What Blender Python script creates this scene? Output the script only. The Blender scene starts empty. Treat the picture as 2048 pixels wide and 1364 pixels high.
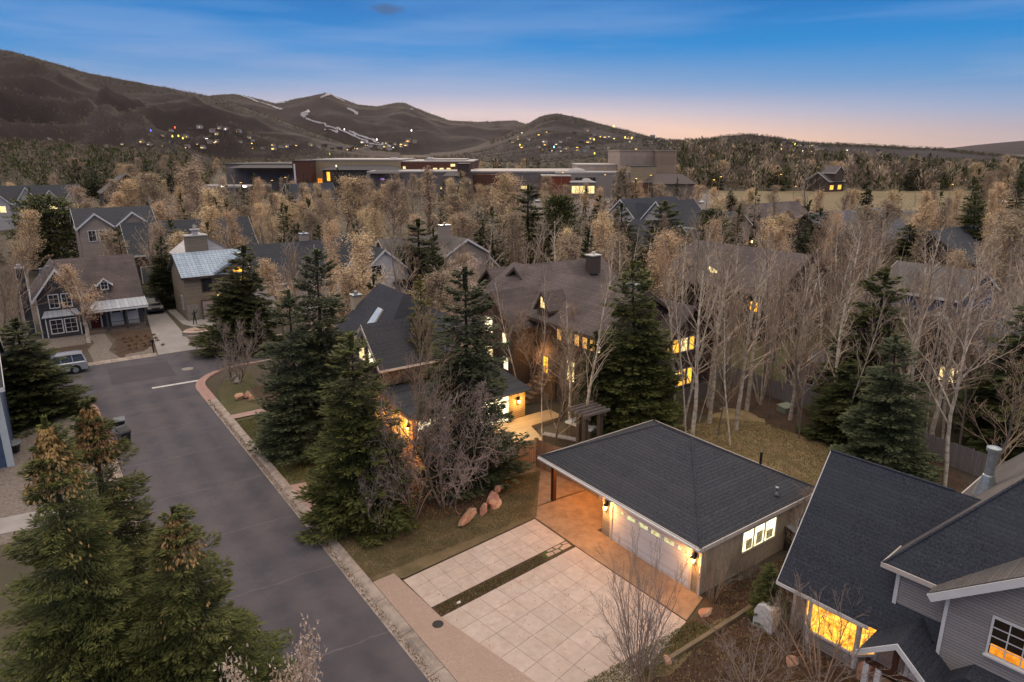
import bpy, math, random
import numpy as np
from mathutils import Matrix, Vector
R = math.radians
S = bpy.context.scene
COL = S.collection
# ---------------------------------------------------------------- camera, sky, sun, exposure
CH = 19.3; PITCH = R(15.6); YAW = R(35.5); F = 1365.0
cam = bpy.data.objects.new('camera', bpy.data.cameras.new('camera')); COL.objects.link(cam); S.camera = cam
cam.data.lens = 24; cam.data.sensor_width = 36; cam.data.clip_end = 40000; cam.data.clip_start = 0.3
cam.location = (0, 0, CH); cam.rotation_euler = (R(90)-PITCH, 0, -YAW)
S.view_settings.view_transform = 'Standard'; S.view_settings.look = 'None'; S.view_settings.gamma = 1
S.view_settings.exposure = 0.2
SUN_EL = R(9); SUN_AZ = R(30)
w = bpy.data.worlds.new('World'); S.world = w; w.use_nodes = True
def sky():
    N = w.node_tree; n = N.nodes; L = N.links
    bg = n['Background']
    sk = n.new('ShaderNodeTexSky'); sk.sky_type = 'NISHITA'; sk.sun_disc = False
    sk.sun_elevation = SUN_EL; sk.sun_rotation = SUN_AZ; sk.altitude = 2000
    tc = n.new('ShaderNodeTexCoord'); sx = n.new('ShaderNodeSeparateXYZ'); L.new(tc.outputs['Generated'], sx.inputs[0])
    def ramp(stops, inp):
        r = n.new('ShaderNodeValToRGB'); e = r.color_ramp.elements
        while len(e) < len(stops): e.new(0.5)
        for k, (p, c) in enumerate(stops): e[k].position = p; e[k].color = (*c, 1)
        L.new(inp, r.inputs[0]); return r.outputs[0]
    def mth(op, a, b=None, clamp=False):
        m = n.new('ShaderNodeMath'); m.operation = op; m.use_clamp = clamp
        for k, v in enumerate((a, b)):
            if v is None: continue
            if isinstance(v, (int, float)): m.inputs[k].default_value = v
            else: L.new(v, m.inputs[k])
        return m.outputs[0]
    def mix(f, a, b, t='MIX'):
        m = n.new('ShaderNodeMixRGB'); m.blend_type = t
        for k, v in enumerate((f, a, b)):
            if isinstance(v, (int, float)): m.inputs[k].default_value = v
            elif isinstance(v, tuple): m.inputs[k].default_value = (*v, 1)
            else: L.new(v, m.inputs[k])
        return m.outputs[0]
    # sky colour by height above the horizon (twilight low down, brightened overhead out of view as fill light), all in world directions
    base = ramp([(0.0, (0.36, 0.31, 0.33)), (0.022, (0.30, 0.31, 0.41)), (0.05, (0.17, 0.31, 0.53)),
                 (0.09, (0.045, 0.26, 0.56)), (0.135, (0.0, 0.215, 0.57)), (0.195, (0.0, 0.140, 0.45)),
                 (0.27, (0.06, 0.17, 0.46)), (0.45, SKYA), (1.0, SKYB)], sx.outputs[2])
    # warm glow low over the hills around the set sun
    d = n.new('ShaderNodeVectorMath'); d.operation = 'DOT_PRODUCT'; L.new(tc.outputs['Generated'], d.inputs[0])
    d.inputs[1].default_value = (math.sin(R(30)), math.cos(R(30)), 0.0)
    az = mth('POWER', mth('MAXIMUM', d.outputs['Value'], 0.0), 6)
    low = ramp([(0.0, (1, 1, 1)), (0.03, (0.75, 0.75, 0.75)), (0.075, (0.22, 0.22, 0.22)), (0.13, (0, 0, 0))], sx.outputs[2])
    glow = mix(1.0, (0.95, 0.44, 0.05), low, 'MULTIPLY'); glow = mix(1.0, glow, az, 'MULTIPLY')
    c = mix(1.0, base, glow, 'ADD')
    # thin streaks of high cloud
    mp = n.new('ShaderNodeMapping'); L.new(tc.outputs['Generated'], mp.inputs[0]); mp.inputs['Scale'].default_value = (1.6, 1.1, 15)
    mp.inputs['Rotation'].default_value = (R(4), R(-5), R(20))
    ns = n.new('ShaderNodeTexNoise'); L.new(mp.outputs[0], ns.inputs[0]); ns.inputs['Scale'].default_value = 1.5; ns.inputs['Detail'].default_value = 5
    ns.inputs['Roughness'].default_value = 0.5
    cl = ramp([(0.44, (0, 0, 0)), (0.62, (1, 1, 1))], ns.outputs[0])
    mp2 = n.new('ShaderNodeMapping'); L.new(tc.outputs['Generated'], mp2.inputs[0]); mp2.inputs['Scale'].default_value = (7, 5, 70)
    mp2.inputs['Rotation'].default_value = (R(5), R(-6), R(20))
    n2 = n.new('ShaderNodeTexNoise'); L.new(mp2.outputs[0], n2.inputs[0]); n2.inputs['Scale'].default_value = 1.3; n2.inputs['Detail'].default_value = 4
    cl = mix(0.35, cl, mix(1.0, cl, n2.outputs[0], 'MULTIPLY'))
    f = mth('MULTIPLY', cl, 0.62)
    hi = ramp([(0.0, (0.55, 0.42, 0.42)), (0.08, (0.36, 0.40, 0.58)), (0.2, (0.03, 0.25, 0.60)), (0.5, (0.4, 0.42, 0.52))], sx.outputs[2])
    c = mix(f, c, hi)
    # one small dark cloud high on the left
    v = Vector(ray(775, 18)).normalized(); side = Vector((v.y, -v.x, 0)).normalized()
    dx = n.new('ShaderNodeVectorMath'); dx.operation = 'DOT_PRODUCT'; L.new(tc.outputs['Generated'], dx.inputs[0]); dx.inputs[1].default_value = side
    n3 = n.new('ShaderNodeTexNoise'); L.new(tc.outputs['Generated'], n3.inputs[0]); n3.inputs['Scale'].default_value = 60; n3.inputs['Detail'].default_value = 6
    ax = mth('POWER', mth('DIVIDE', dx.outputs['Value'], 0.026), 2)
    ay = mth('POWER', mth('DIVIDE', mth('SUBTRACT', sx.outputs[2], v.z), 0.0075), 2)
    rr = mth('ADD', mth('ADD', ax, ay), mth('MULTIPLY', n3.outputs[0], 1.3))
    fr = mth('GREATER_THAN', d.outputs['Value'], 0.0)
    cf = mth('MULTIPLY', mth('MULTIPLY', mth('SUBTRACT', 1.7, rr, True), 0.9), fr)
    c = mix(cf, c, (0.035, 0.11, 0.27))
    nk = mix(1.0, sk.outputs[0], (NISH,)*3, 'MULTIPLY')
    c = mix(1.0, c, nk, 'ADD')
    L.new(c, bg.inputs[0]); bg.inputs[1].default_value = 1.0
cp, sp = math.cos(PITCH), math.sin(PITCH); cA, sA = math.cos(YAW), math.sin(YAW)
def ray(x, y):
    u = x-1024; v = y-682; dy = F*cp-v*sp; dz = -F*sp-v*cp
    return (u*cA+dy*sA, -u*sA+dy*cA, dz)
def G(x, y, z=0.0):
    r = ray(x, y); t = (z-CH)/r[2]; return (r[0]*t, r[1]*t)
def GX(x, y, X):
    r = ray(x, y); t = X/r[0]; return (X, r[1]*t, CH+r[2]*t)
def GY(x, y, Y):
    r = ray(x, y); t = Y/r[1]; return (r[0]*t, Y, CH+r[2]*t)
def AT(x, y, D):
    v = y-682; dy = F*cp-v*sp; r = ray(x, y); t = D/dy; return (r[0]*t, r[1]*t, CH+r[2]*t)
def fwd(X, Y): return X*sA+Y*cA
def zat(X, Y, ypx):
    v = ypx-682; return CH+fwd(X, Y)*(-F*sp-v*cp)/(F*cp-v*sp)
SKYA = (1.10, 1.02, 1.00); SKYB = (1.85, 1.62, 1.34); NISH = 0.002  # upper sky, out of frame, set brighter than dusk to light the ground
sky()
sun = bpy.data.objects.new('sun', bpy.data.lights.new('sun', 'SUN')); COL.objects.link(sun)
sun.data.energy = 1.5; sun.data.angle = R(18); sun.data.color = (1.0, 0.72, 0.48)
sv = Vector((math.sin(SUN_AZ)*math.cos(SUN_EL), math.cos(SUN_AZ)*math.cos(SUN_EL), math.sin(SUN_EL)))
sun.rotation_euler = sv.to_track_quat('Z', 'Y').to_euler(); sun.location = (60, 100, 60)
S.cycles.use_denoising = True; S.cycles.max_bounces = 5; S.cycles.diffuse_bounces = 2; S.cycles.transparent_max_bounces = 8
S.cycles.sample_clamp_indirect = 4; S.cycles.caustics_reflective = False; S.cycles.caustics_refractive = False
rnd = random.Random(7); RN = np.random.default_rng(7)
# ---------------------------------------------------------------- materials
MATS = {}
def M(name, col, col2=None, rough=0.85, scale=3.0, var=0.18, bump=0.0, bs=None, spec=0.25, metal=0.0, lines=(), objvar=0.0,
      emit=None, coord='Object', detail=6, stretch=None, big=None, attr=None):
    """procedural material. lines: (axis, period, width, dark) ; big: (scale, colour, amount) patches ; attr: colour spread by face value 'v'"""
    if name in MATS: return MATS[name]
    m = bpy.data.materials.new(name); m.use_nodes = True; MATS[name] = m
    N = m.node_tree; n = N.nodes; L = N.links; b = n['Principled BSDF']
    b.inputs['Roughness'].default_value = rough; b.inputs['Specular IOR Level'].default_value = spec; b.inputs['Metallic'].default_value = metal
    if coord == 'world': g = n.new('ShaderNodeNewGeometry'); vec = g.outputs['Position']
    else: g = n.new('ShaderNodeTexCoord'); vec = g.outputs['Object']
    def mixc(f, a, bb, t='MIX'):
        q = n.new('ShaderNodeMixRGB'); q.blend_type = t
        for k, v in enumerate((f, a, bb)):
            if isinstance(v, (int, float)): q.inputs[k].default_value = v
            elif isinstance(v, tuple): q.inputs[k].default_value = (*v[:3], 1)
            else: L.new(v, q.inputs[k])
        return q.outputs[0]
    def mth(op, a, bb=None, c=False):
        q = n.new('ShaderNodeMath'); q.operation = op; q.use_clamp = c
        for k, v in enumerate((a, bb)):
            if v is None: continue
            if isinstance(v, (int, float)): q.inputs[k].default_value = v
            else: L.new(v, q.inputs[k])
        return q.outputs[0]
    v0 = vec
    if stretch:
        mp = n.new('ShaderNodeMapping'); L.new(vec, mp.inputs[0]); mp.inputs['Scale'].default_value = stretch; v0 = mp.outputs[0]
    def noise(s, v=v0, d=detail, rg=0.6):
        q = n.new('ShaderNodeTexNoise'); L.new(v, q.inputs[0]); q.inputs['Scale'].default_value = s; q.inputs['Detail'].default_value = d
        q.inputs['Roughness'].default_value = rg; return q.outputs[0]
    c1 = tuple(c*(1-var) for c in col) if col2 is None else col
    c2 = tuple(min(1, c*(1+var)) for c in col) if col2 is None else col2
    nz = noise(scale)
    st = mth('ADD', mth('MULTIPLY', mth('SUBTRACT', nz, 0.5), 2.2), 0.5, True)
    c = mixc(st, c1, c2)
    if big:
        for bgs in (big if isinstance(big, list) else [big]):
            nb = noise(bgs[0], vec, 4)
            fb = mth('MULTIPLY', mth('ADD', mth('MULTIPLY', mth('SUBTRACT', nb, 0.52), 6), 0.5, True), bgs[2])
            c = mixc(fb, c, bgs[1])
    if attr:
        at = n.new('ShaderNodeAttribute'); at.attribute_name = 'v'
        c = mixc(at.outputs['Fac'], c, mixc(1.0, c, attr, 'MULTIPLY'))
    if objvar:
        oi = n.new('ShaderNodeObjectInfo'); hs = n.new('ShaderNodeHueSaturation'); L.new(c, hs.inputs['Color'])
        L.new(mth('ADD', mth('MULTIPLY', oi.outputs['Random'], 2*objvar), 1-objvar), hs.inputs['Value'])
        rr = mth('FRACT', mth('MULTIPLY', oi.outputs['Random'], 7.3))
        L.new(mth('ADD', mth('MULTIPLY', rr, 0.018), 0.493), hs.inputs['Hue']); c = hs.outputs[0]
    hsum = None
    if lines:
        s3 = n.new('ShaderNodeSeparateXYZ'); L.new(vec, s3.inputs[0])
        for (ax, per, wd, dk) in lines:
            wob = mth('MULTIPLY', mth('SUBTRACT', noise(0.7, vec, 3), 0.5), per*0.12)
            fz = mth('FRACT', mth('DIVIDE', mth('ADD', s3.outputs['XYZ'.index(ax)], wob), per))
            ln = mth('LESS_THAN', fz, wd)
            c = mixc(mth('MULTIPLY', ln, dk), c, (0.0, 0.0, 0.0))
            # each course has its own slight tint
            fl = mth('FLOOR', mth('DIVIDE', s3.outputs['XYZ'.index(ax)], per)); wn = n.new('ShaderNodeTexWhiteNoise'); wn.noise_dimensions = '1D'
            L.new(fl, wn.inputs['W']); c = mixc(0.22, c, mixc(1.0, c, mixc(wn.outputs['Value'], (0.6, 0.6, 0.6), (1.4, 1.4, 1.4)), 'MULTIPLY'))
            hsum = mth('SUBTRACT', 1.0, ln)
    L.new(c, b.inputs['Base Color'])
    if bump:
        bp = n.new('ShaderNodeBump'); bp.inputs['Strength'].default_value = min(1, bump); bp.inputs['Distance'].default_value = 0.04
        hh = noise(bs or scale*6, v0, 4)
        if hsum is not None: hh = mth('ADD', hh, hsum)
        L.new(hh, bp.inputs['Height']); L.new(bp.outputs[0], b.inputs['Normal'])
    if emit:
        ec, es, esc = emit
        ne = noise(esc, vec, 3); fe = mth('ADD', mth('MULTIPLY', mth('SUBTRACT', ne, 0.45), 3.5), 0.5, True)
        L.new(mixc(fe, (ec[0]*0.34, ec[1]*0.22, ec[2]*0.15), ec), b.inputs['Emission Color']); b.inputs['Emission Strength'].default_value = es
    return m
# ---------------------------------------------------------------- mesh helpers
class MB:
    def __init__(s): s.v = []; s.f = []; s.m = []
    def add(s, vs, fs, m=0):
        o = len(s.v); s.v += [tuple(a) for a in vs]; s.f += [tuple(i+o for i in f) for f in fs]; s.m += [m]*len(fs); return s
    def box(s, x0, x1, y0, y1, z0, z1, m=0):
        return s.add([(x0,y0,z0),(x1,y0,z0),(x1,y1,z0),(x0,y1,z0),(x0,y0,z1),(x1,y0,z1),(x1,y1,z1),(x0,y1,z1)],
                     [(0,3,2,1),(4,5,6,7),(0,1,5,4),(1,2,6,5),(2,3,7,6),(3,0,4,7)], m)
    def ext(s, poly, axis, a, b, m=0):
        """extrude a 2D polygon along axis ('x': poly is (y,z); 'y': (x,z); 'z': (x,y))"""
        def P(p, t): return {'x': (t, p[0], p[1]), 'y': (p[0], t, p[1]), 'z': (p[0], p[1], t)}[axis]
        k = len(poly); vs = [P(p, a) for p in poly]+[P(p, b) for p in poly]
        fs = [tuple(range(k))[::-1], tuple(range(k, 2*k))]+[(i, (i+1) % k, (i+1) % k+k, i+k) for i in range(k)]
        return s.add(vs, fs, m)
    def poly(s, pts, z, m=0): return s.add([(p[0], p[1], z) for p in pts], [tuple(range(len(pts)))], m)
    def tube(s, pts, rad, n=8, m=0, cap=True):
        pts = [Vector(p) for p in pts]; rings = []
        for i, p in enumerate(pts):
            d = (pts[min(i+1, len(pts)-1)]-pts[max(i-1, 0)]).normalized()
            a = d.orthogonal().normalized() if i == 0 else (a-d*a.dot(d)).normalized()
            b = d.cross(a); r = rad[i] if isinstance(rad, (list, tuple)) else rad
            rings.append([p+(a*math.cos(t)+b*math.sin(t))*r for t in [2*math.pi*k/n for k in range(n)]])
        vs = [q for r_ in rings for q in r_]; fs = []
        for i in range(len(pts)-1):
            for k in range(n): fs.append((i*n+k, i*n+(k+1) % n, (i+1)*n+(k+1) % n, (i+1)*n+k))
        if cap: fs += [tuple(range(n))[::-1], tuple((len(pts)-1)*n+k for k in range(n))]
        return s.add(vs, fs, m)
    def lathe(s, prof, n=16, c=(0, 0), m=0):
        vs = [(c[0]+r*math.cos(2*math.pi*k/n), c[1]+r*math.sin(2*math.pi*k/n), z) for r, z in prof for k in range(n)]
        fs = [(i*n+k, i*n+(k+1) % n, (i+1)*n+(k+1) % n, (i+1)*n+k) for i in range(len(prof)-1) for k in range(n)]
        fs += [tuple(range(n))[::-1], tuple((len(prof)-1)*n+k for k in range(n))]
        return s.add(vs, fs, m)
    def obj(s, name, mats, parent=None, loc=None, rz=None, smooth=False, fix=True):
        me = bpy.data.meshes.new(name); me.from_pydata(s.v, [], s.f)
        for mt in (mats if isinstance(mats, (list, tuple)) else [mats]): me.materials.append(mt)
        if any(s.m): me.polygons.foreach_set('material_index', s.m)
        if fix:
            import bmesh
            bm = bmesh.new(); bm.from_mesh(me); bmesh.ops.recalc_face_normals(bm, faces=bm.faces); bm.to_mesh(me); bm.free()
        if smooth: me.polygons.foreach_set('use_smooth', [True]*len(me.polygons))
        return link(name, me, parent, loc, rz)
def link(name, me, parent=None, loc=None, rz=None):
    o = bpy.data.objects.new(name, me); COL.objects.link(o)
    if parent: o.parent = parent
    if loc is not None: o.location = loc
    if rz is not None: o.rotation_euler = (0, 0, rz)
    return o
def tag(o, label=None, cat=None, group=None, kind=None):
    if label: o['label'] = label
    if cat: o['category'] = cat
    if group: o['group'] = group
    if kind: o['kind'] = kind
    return o
def thing(name, label, cat, loc=(0, 0, 0), rz=0.0, group=None):
    o = bpy.data.objects.new(name, None); COL.objects.link(o); o.location = loc; o.rotation_euler = (0, 0, rz)
    o.empty_display_size = 0.3; return tag(o, label, cat, group)
def struct(name, mb, m, **k): return tag(mb.obj(name, m, **k), kind='structure')
KEEP = []
def keep(x0, x1, y0, y1): KEEP.append((x0, x1, y0, y1))
def npmesh(name, V, Fq, mats, v=None, mi=None):
    """fast mesh from numpy; Fq is (n,4) or (n,3)"""
    me = bpy.data.meshes.new(name); k = Fq.shape[1]; nf = len(Fq)
    me.vertices.add(len(V)); me.vertices.foreach_set('co', V.astype(np.float32).ravel())
    me.loops.add(nf*k); me.loops.foreach_set('vertex_index', Fq.astype(np.int32).ravel())
    me.polygons.add(nf); me.polygons.foreach_set('loop_start', np.arange(0, nf*k, k, dtype=np.int32))
    for mt in mats: me.materials.append(mt)
    if mi is not None: me.polygons.foreach_set('material_index', mi.astype(np.int32))
    if v is not None:
        a = me.attributes.new('v', 'FLOAT', 'FACE'); a.data.foreach_set('value', v.astype(np.float32))
    me.update(calc_edges=True); me.polygons.foreach_set('use_smooth', [False]*nf); return me
# ---------------------------------------------------------------- colours
ROOF = M('charcoal_shingle', (0.050, 0.051, 0.062), scale=13, var=0.6, bump=0.5, lines=[('Z', 0.085, 0.16, 0.45)], big=(0.5, (0.062, 0.062, 0.07), 0.5))
ROOFB = M('slate_blue_shingle', (0.038, 0.042, 0.057), scale=15, var=0.7, bump=0.5, lines=[('Z', 0.13, 0.16, 0.3)], big=(0.4, (0.05, 0.055, 0.07), 0.5))
ROOFG = M('weathered_and_lit_shingle', (0.13, 0.115, 0.11), scale=8, var=0.3, bump=0.5, lines=[('Z', 0.1, 0.16, 0.3)], big=(0.5, (0.09, 0.085, 0.09), 0.5))  # grey roofs; on the grey house its paler tone paints the lit slopes
ROOFW = M('brown_wood_shingle', (0.13, 0.10, 0.095), scale=8, var=0.35, bump=0.5, lines=[('Z', 0.12, 0.2, 0.35)], big=(0.35, (0.065, 0.055, 0.055), 0.6))
ROOFD = M('dark_shingle', (0.045, 0.047, 0.055), scale=6, var=0.35, lines=[('Z', 0.15, 0.16, 0.3)])
WHITE = M('white_paint', (0.62, 0.60, 0.60), scale=2, var=0.08, rough=0.5)
TRIM = M('cream_trim', (0.50, 0.44, 0.40), scale=2, var=0.08, rough=0.5)
GSID = M('greige_siding', (0.25, 0.22, 0.18), scale=5, var=0.12, bump=0.25, lines=[('Z', 0.17, 0.12, 0.35)])
STUC = M('tan_stucco', (0.44, 0.35, 0.25), scale=14, var=0.2, bump=0.5, bs=40, big=(0.5, (0.37, 0.295, 0.21), 0.5))
GRAYS = M('grey_shake_siding', (0.34, 0.305, 0.30), scale=22, var=0.30, bump=0.5, lines=[('Z', 0.115, 0.2, 0.5)], stretch=(1, 1, 2.5))
BLUE = M('navy_siding', (0.058, 0.057, 0.064), scale=5, var=0.2, lines=[('Z', 0.16, 0.14, 0.4)])
WOODT = M('tan_log_siding', (0.27, 0.22, 0.165), (0.17, 0.135, 0.10), scale=3, lines=[('Z', 0.22, 0.16, 0.45)], stretch=(0.6, 0.6, 5))
BROWN = M('dark_brown_board', (0.085, 0.062, 0.052), scale=6, var=0.25, lines=[('X', 0.3, 0.1, 0.4), ('Y', 0.3, 0.1, 0.4)])
BEIGE = M('beige_siding', (0.30, 0.245, 0.21), scale=5, var=0.12, lines=[('Z', 0.18, 0.12, 0.3)])
LGREY = M('pale_grey_siding', (0.40, 0.37, 0.37), scale=5, var=0.1, lines=[('Z', 0.18, 0.12, 0.3)])
WSID = M('white_siding', (0.55, 0.51, 0.50), scale=5, var=0.08, lines=[('Z', 0.2, 0.12, 0.3)])
DKG = M('dark_glass', (0.02, 0.022, 0.028), scale=2, var=0.5, rough=0.12, spec=0.6)
METR = M('standing_seam_metal', (0.38, 0.40, 0.45), scale=2, var=0.12, rough=0.4, metal=0.3, lines=[('X', 0.42, 0.09, 0.5)])
METB = M('blue_grey_metal_roof', (0.32, 0.39, 0.48), scale=3, var=0.2, rough=0.4, metal=0.2, lines=[('X', 0.45, 0.12, 0.45), ('Z', 0.19, 0.2, 0.5)])
STEEL = M('galvanised_steel', (0.35, 0.38, 0.40), scale=6, var=0.2, rough=0.4, metal=0.7)
BLACK = M('black_plastic', (0.012, 0.012, 0.013), scale=6, var=0.3, rough=0.45, spec=0.4)
DWOOD = M('dark_stained_timber', (0.06, 0.024, 0.014), scale=4, var=0.3, rough=0.6, stretch=(5, 5, 0.6))
CEDAR = M('weathered_cedar_board', (0.34, 0.235, 0.165), (0.21, 0.15, 0.115), scale=2.5, bump=0.3, lines=[('X', 0.14, 0.1, 0.6), ('Y', 0.14, 0.1, 0.6)], stretch=(7, 7, 0.5))
GRFEN = M('grey_weathered_board', (0.30, 0.27, 0.27), (0.20, 0.175, 0.175), scale=2.5, lines=[('Y', 0.14, 0.1, 0.6), ('X', 0.14, 0.1, 0.6)], stretch=(7, 7, 0.5))
def lit(name, c, s, sc=3.0): return M(name, tuple(x*0.2 for x in c), rough=0.3, emit=(c, s, sc))
LAMB = lit('amber_lit_pane', (1.0, 0.47, 0.05), 2.0, 4.2)
LORG = lit('orange_lit_pane', (1.0, 0.36, 0.03), 1.1, 2.5)
LYEL = lit('pale_yellow_lit_pane', (1.0, 0.80, 0.36), 1.5, 3.0)
LWHI = lit('bright_lit_pane', (1.0, 0.90, 0.58), 2.2, 3.0)
LGRN = lit('greenish_lit_pane', (0.80, 0.80, 0.42), 0.9, 5.0)
LTAN = lit('curtained_lit_pane', (0.95, 0.52, 0.17), 0.75, 4.0)
BULB = M('glowing_lamp_glass', (0.9, 0.6, 0.2), emit=((1.0, 0.58, 0.14), 9.0, 1.0))
def plight(root, loc, e, col=(1.0, 0.50, 0.14), r=0.06):
    l = bpy.data.lights.new('lamp_light', 'POINT'); l.energy = e; l.color = col; l.shadow_soft_size = r
    o = bpy.data.objects.new('lamp_light', l); COL.objects.link(o); o.location = loc
    if root: o.parent = root
    return o
# ---------------------------------------------------------------- terrain
GROUND = M('valley_ground', (0.10, 0.075, 0.055), (0.055, 0.045, 0.035), scale=0.25, coord='world', detail=9, rough=1, bump=0.4, bs=6,
           big=[(0.02, (0.12, 0.10, 0.07), 0.6), (0.05, (0.06, 0.06, 0.035), 0.5)])
g = MB(); g.poly([(-9000, -400), (9000, -400), (9000, 11000), (-9000, 11000)], 0.0); struct('ground', g, GROUND, fix=False)
ASPH = M('asphalt', (0.078, 0.072, 0.084), rough=0.9, scale=0.35, coord='world', var=0.14, detail=10, bump=0.35, bs=60,
         big=[(30, (0.17, 0.145, 0.15), 0.35), (1.1, (0.058, 0.052, 0.062), 0.45), (0.16, (0.108, 0.088, 0.094), 0.6), (0.33, (0.055, 0.054, 0.066), 0.6)])
# wheel lanes and seams worn into the asphalt
def asphalt_wear():
    N = ASPH.node_tree; n = N.nodes; L = N.links; b = n['Principled BSDF']; c0 = b.inputs['Base Color'].links[0].from_socket
    g = n.new('ShaderNodeNewGeometry'); s3 = n.new('ShaderNodeSeparateXYZ'); L.new(g.outputs['Position'], s3.inputs[0])
    def mth(op, a, bb=None, c=False):
        q = n.new('ShaderNodeMath'); q.operation = op; q.use_clamp = c
        for k, v in enumerate((a, bb)):
            if v is None: continue
            if isinstance(v, (int, float)): q.inputs[k].default_value = v
            else: L.new(v, q.inputs[k])
        return q.outputs[0]
    def nz(sc, d=3):
        q = n.new('ShaderNodeTexNoise'); L.new(g.outputs['Position'], q.inputs[0]); q.inputs['Scale'].default_value = sc; q.inputs['Detail'].default_value = d; return q.outputs[0]
    def mixc(f, a, bb, t='MIX'):
        q = n.new('ShaderNodeMixRGB'); q.blend_type = t; L.new(f, q.inputs[0]); L.new(a, q.inputs[1])
        q.inputs[2].default_value = (*bb, 1); return q.outputs[0]
    x, y = s3.outputs[0], s3.outputs[1]
    lane = mth('ADD', mth('MULTIPLY', mth('SINE', mth('ADD', mth('MULTIPLY', x, 3.3), mth('MULTIPLY', nz(0.2), 2.5))), 0.5), 0.5)
    c = mixc(mth('MULTIPLY', mth('MULTIPLY', lane, nz(0.5)), 0.6), c0, (0.128, 0.112, 0.12))
    yy = mth('ADD', mth('ADD', y, mth('MULTIPLY', x, 0.06)), mth('MULTIPLY', nz(0.9, 5), 0.55))
    seam = mth('LESS_THAN', mth('FRACT', mth('DIVIDE', mth('ADD', yy, mth('MULTIPLY', mth('FLOOR', mth('DIVIDE', yy, 6.1)), 0.3)), 6.1)), 0.011)
    c = mixc(mth('MULTIPLY', mth('MULTIPLY', seam, nz(0.8)), 0.8), c, (0.19, 0.165, 0.16))
    xx = mth('ADD', x, mth('MULTIPLY', nz(0.35, 4), 0.5)); s2 = mth('LESS_THAN', mth('ABSOLUTE', mth('SUBTRACT', xx, 6.6)), 0.022)
    c = mixc(mth('MULTIPLY', s2, 0.22), c, (0.055, 0.05, 0.052)); L.new(c, b.inputs['Base Color'])
asphalt_wear()
def arc(cx, cy, r, a0, a1, n=10): return [(cx+r*math.cos(R(a0+(a1-a0)*k/n)), cy+r*math.sin(R(a0+(a1-a0)*k/n))) for k in range(n+1)]
XL, XR = 2.7, 9.85
inL = arc(-2.3, 59.0, 5.0, 0, 90); inR = arc(15.1, 59.3, 5.25, 180, 90)
road = [(XL, -30), (XR, -30)]+inR+[(60, 64.4), (60, 72), (-60, 72), (-60, 64.0)]+inL[::-1]
g = MB(); g.poly(road, 0.012); struct('road', g, ASPH)
CURB = M('curb_concrete', (0.34, 0.275, 0.235), scale=1.6, coord='world', var=0.25, rough=0.95, detail=9, bump=0.4, bs=30,
         big=[(2.5, (0.16, 0.13, 0.12), 0.55), (0.4, (0.42, 0.34, 0.29), 0.5)])
CRED = M('red_painted_curb', (0.36, 0.19, 0.165), (0.40, 0.26, 0.22), scale=2.5, coord='world', rough=0.9, big=(1.2, (0.30, 0.22, 0.19), 0.5))
def curb(path, side, name='kerb', seg=3.0, mi=None, mats=None):
    """rolled kerb: gutter pan then a raised lip; jointed every few metres"""
    pts = [Vector((p[0], p[1], 0)) for p in path]
    # resample
    d = [0]
    for a, b in zip(pts, pts[1:]): d.append(d[-1]+(b-a).length)
    def at(t):
        for i in range(len(pts)-1):
            if t <= d[i+1] or i == len(pts)-2:
                u = (t-d[i])/max(1e-6, d[i+1]-d[i]); return pts[i].lerp(pts[i+1], u), (pts[i+1]-pts[i]).normalized()
    g = MB(); t = 0
    while t < d[-1]-0.1:
        e = min(t+seg, d[-1]); n = 5
        prof = [(0.0, 0.0), (0.0, 0.02), (0.30, 0.035), (0.46, 0.115), (0.78, 0.135), (0.78, 0.0)]
        vs = []; m = 0
        for k in range(n+1):
            tt = t+(e-0.03-t)*k/n; p, dr = at(tt); nn = Vector((dr.y, -dr.x, 0))*side
            vs += [tuple(p+nn*a+Vector((0, 0, z))) for a, z in prof]
        q = len(prof)
        fs = [(k*q+i, k*q+(i+1) % q, (k+1)*q+(i+1) % q, (k+1)*q+i) for k in range(n) for i in range(q)]+[tuple(range(q)), tuple(n*q+i for i in range(q))[::-1]]
        mid, _ = at((t+e)/2)
        g.add(vs, fs, mi(mid) if mi else 0); t = e
    return struct(name, g, mats or CURB)
curb([(XR, -30), (XR, 20), (XR, 40)]+[(XR, 50)]+inR+[(30, 64.4), (60, 64.4)], 1, seg=2.6, mi=lambda p: 1 if 55 < p.y < 66 and p.x < 16 else 0, mats=[CURB, CRED])
curb([(XL, -30), (XL, 20), (XL, 50)]+inL+[(-30, 64.0), (-60, 64.0)], -1, seg=2.6, mi=lambda p: 1 if p.y > 53.5 and p.x > -1 else 0, mats=[CURB, CRED])
curb([(-60, 72), (8.9, 72)], -1, seg=2.6); curb([(12.6, 72), (60, 72)], -1, seg=2.6)
PAINT = M('worn_white_marking', (0.55, 0.52, 0.51), scale=5, coord='world', var=0.2, rough=0.8, big=(4, (0.3, 0.28, 0.28), 0.5))
g = MB(); g.poly([(6.85, 61.62), (10.5, 61.50), (10.5, 61.92), (6.85, 62.02)], 0.017); struct('stop_line', g, PAINT)
def patch(name, pts, z, m): g = MB(); g.poly(pts, z); return struct(name, g, m)
patch('asphalt_patch', [(4.2, 64.6), (9.2, 64.4), (9.3, 69.6), (4.4, 69.8)], 0.0165, M('newer_asphalt', (0.060, 0.054, 0.062), coord='world', scale=.5, rough=.9, big=(30, (0.14, 0.12, 0.125), 0.3)))
GRASS = M('dormant_lawn', (0.095, 0.072, 0.038), (0.175, 0.122, 0.07), scale=1.1, coord='world', rough=1, detail=10, bump=0.6, bs=25,
          big=[(0.5, (0.20, 0.15, 0.085), 0.5), (0.9, (0.062, 0.060, 0.026), 0.5)])
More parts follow.
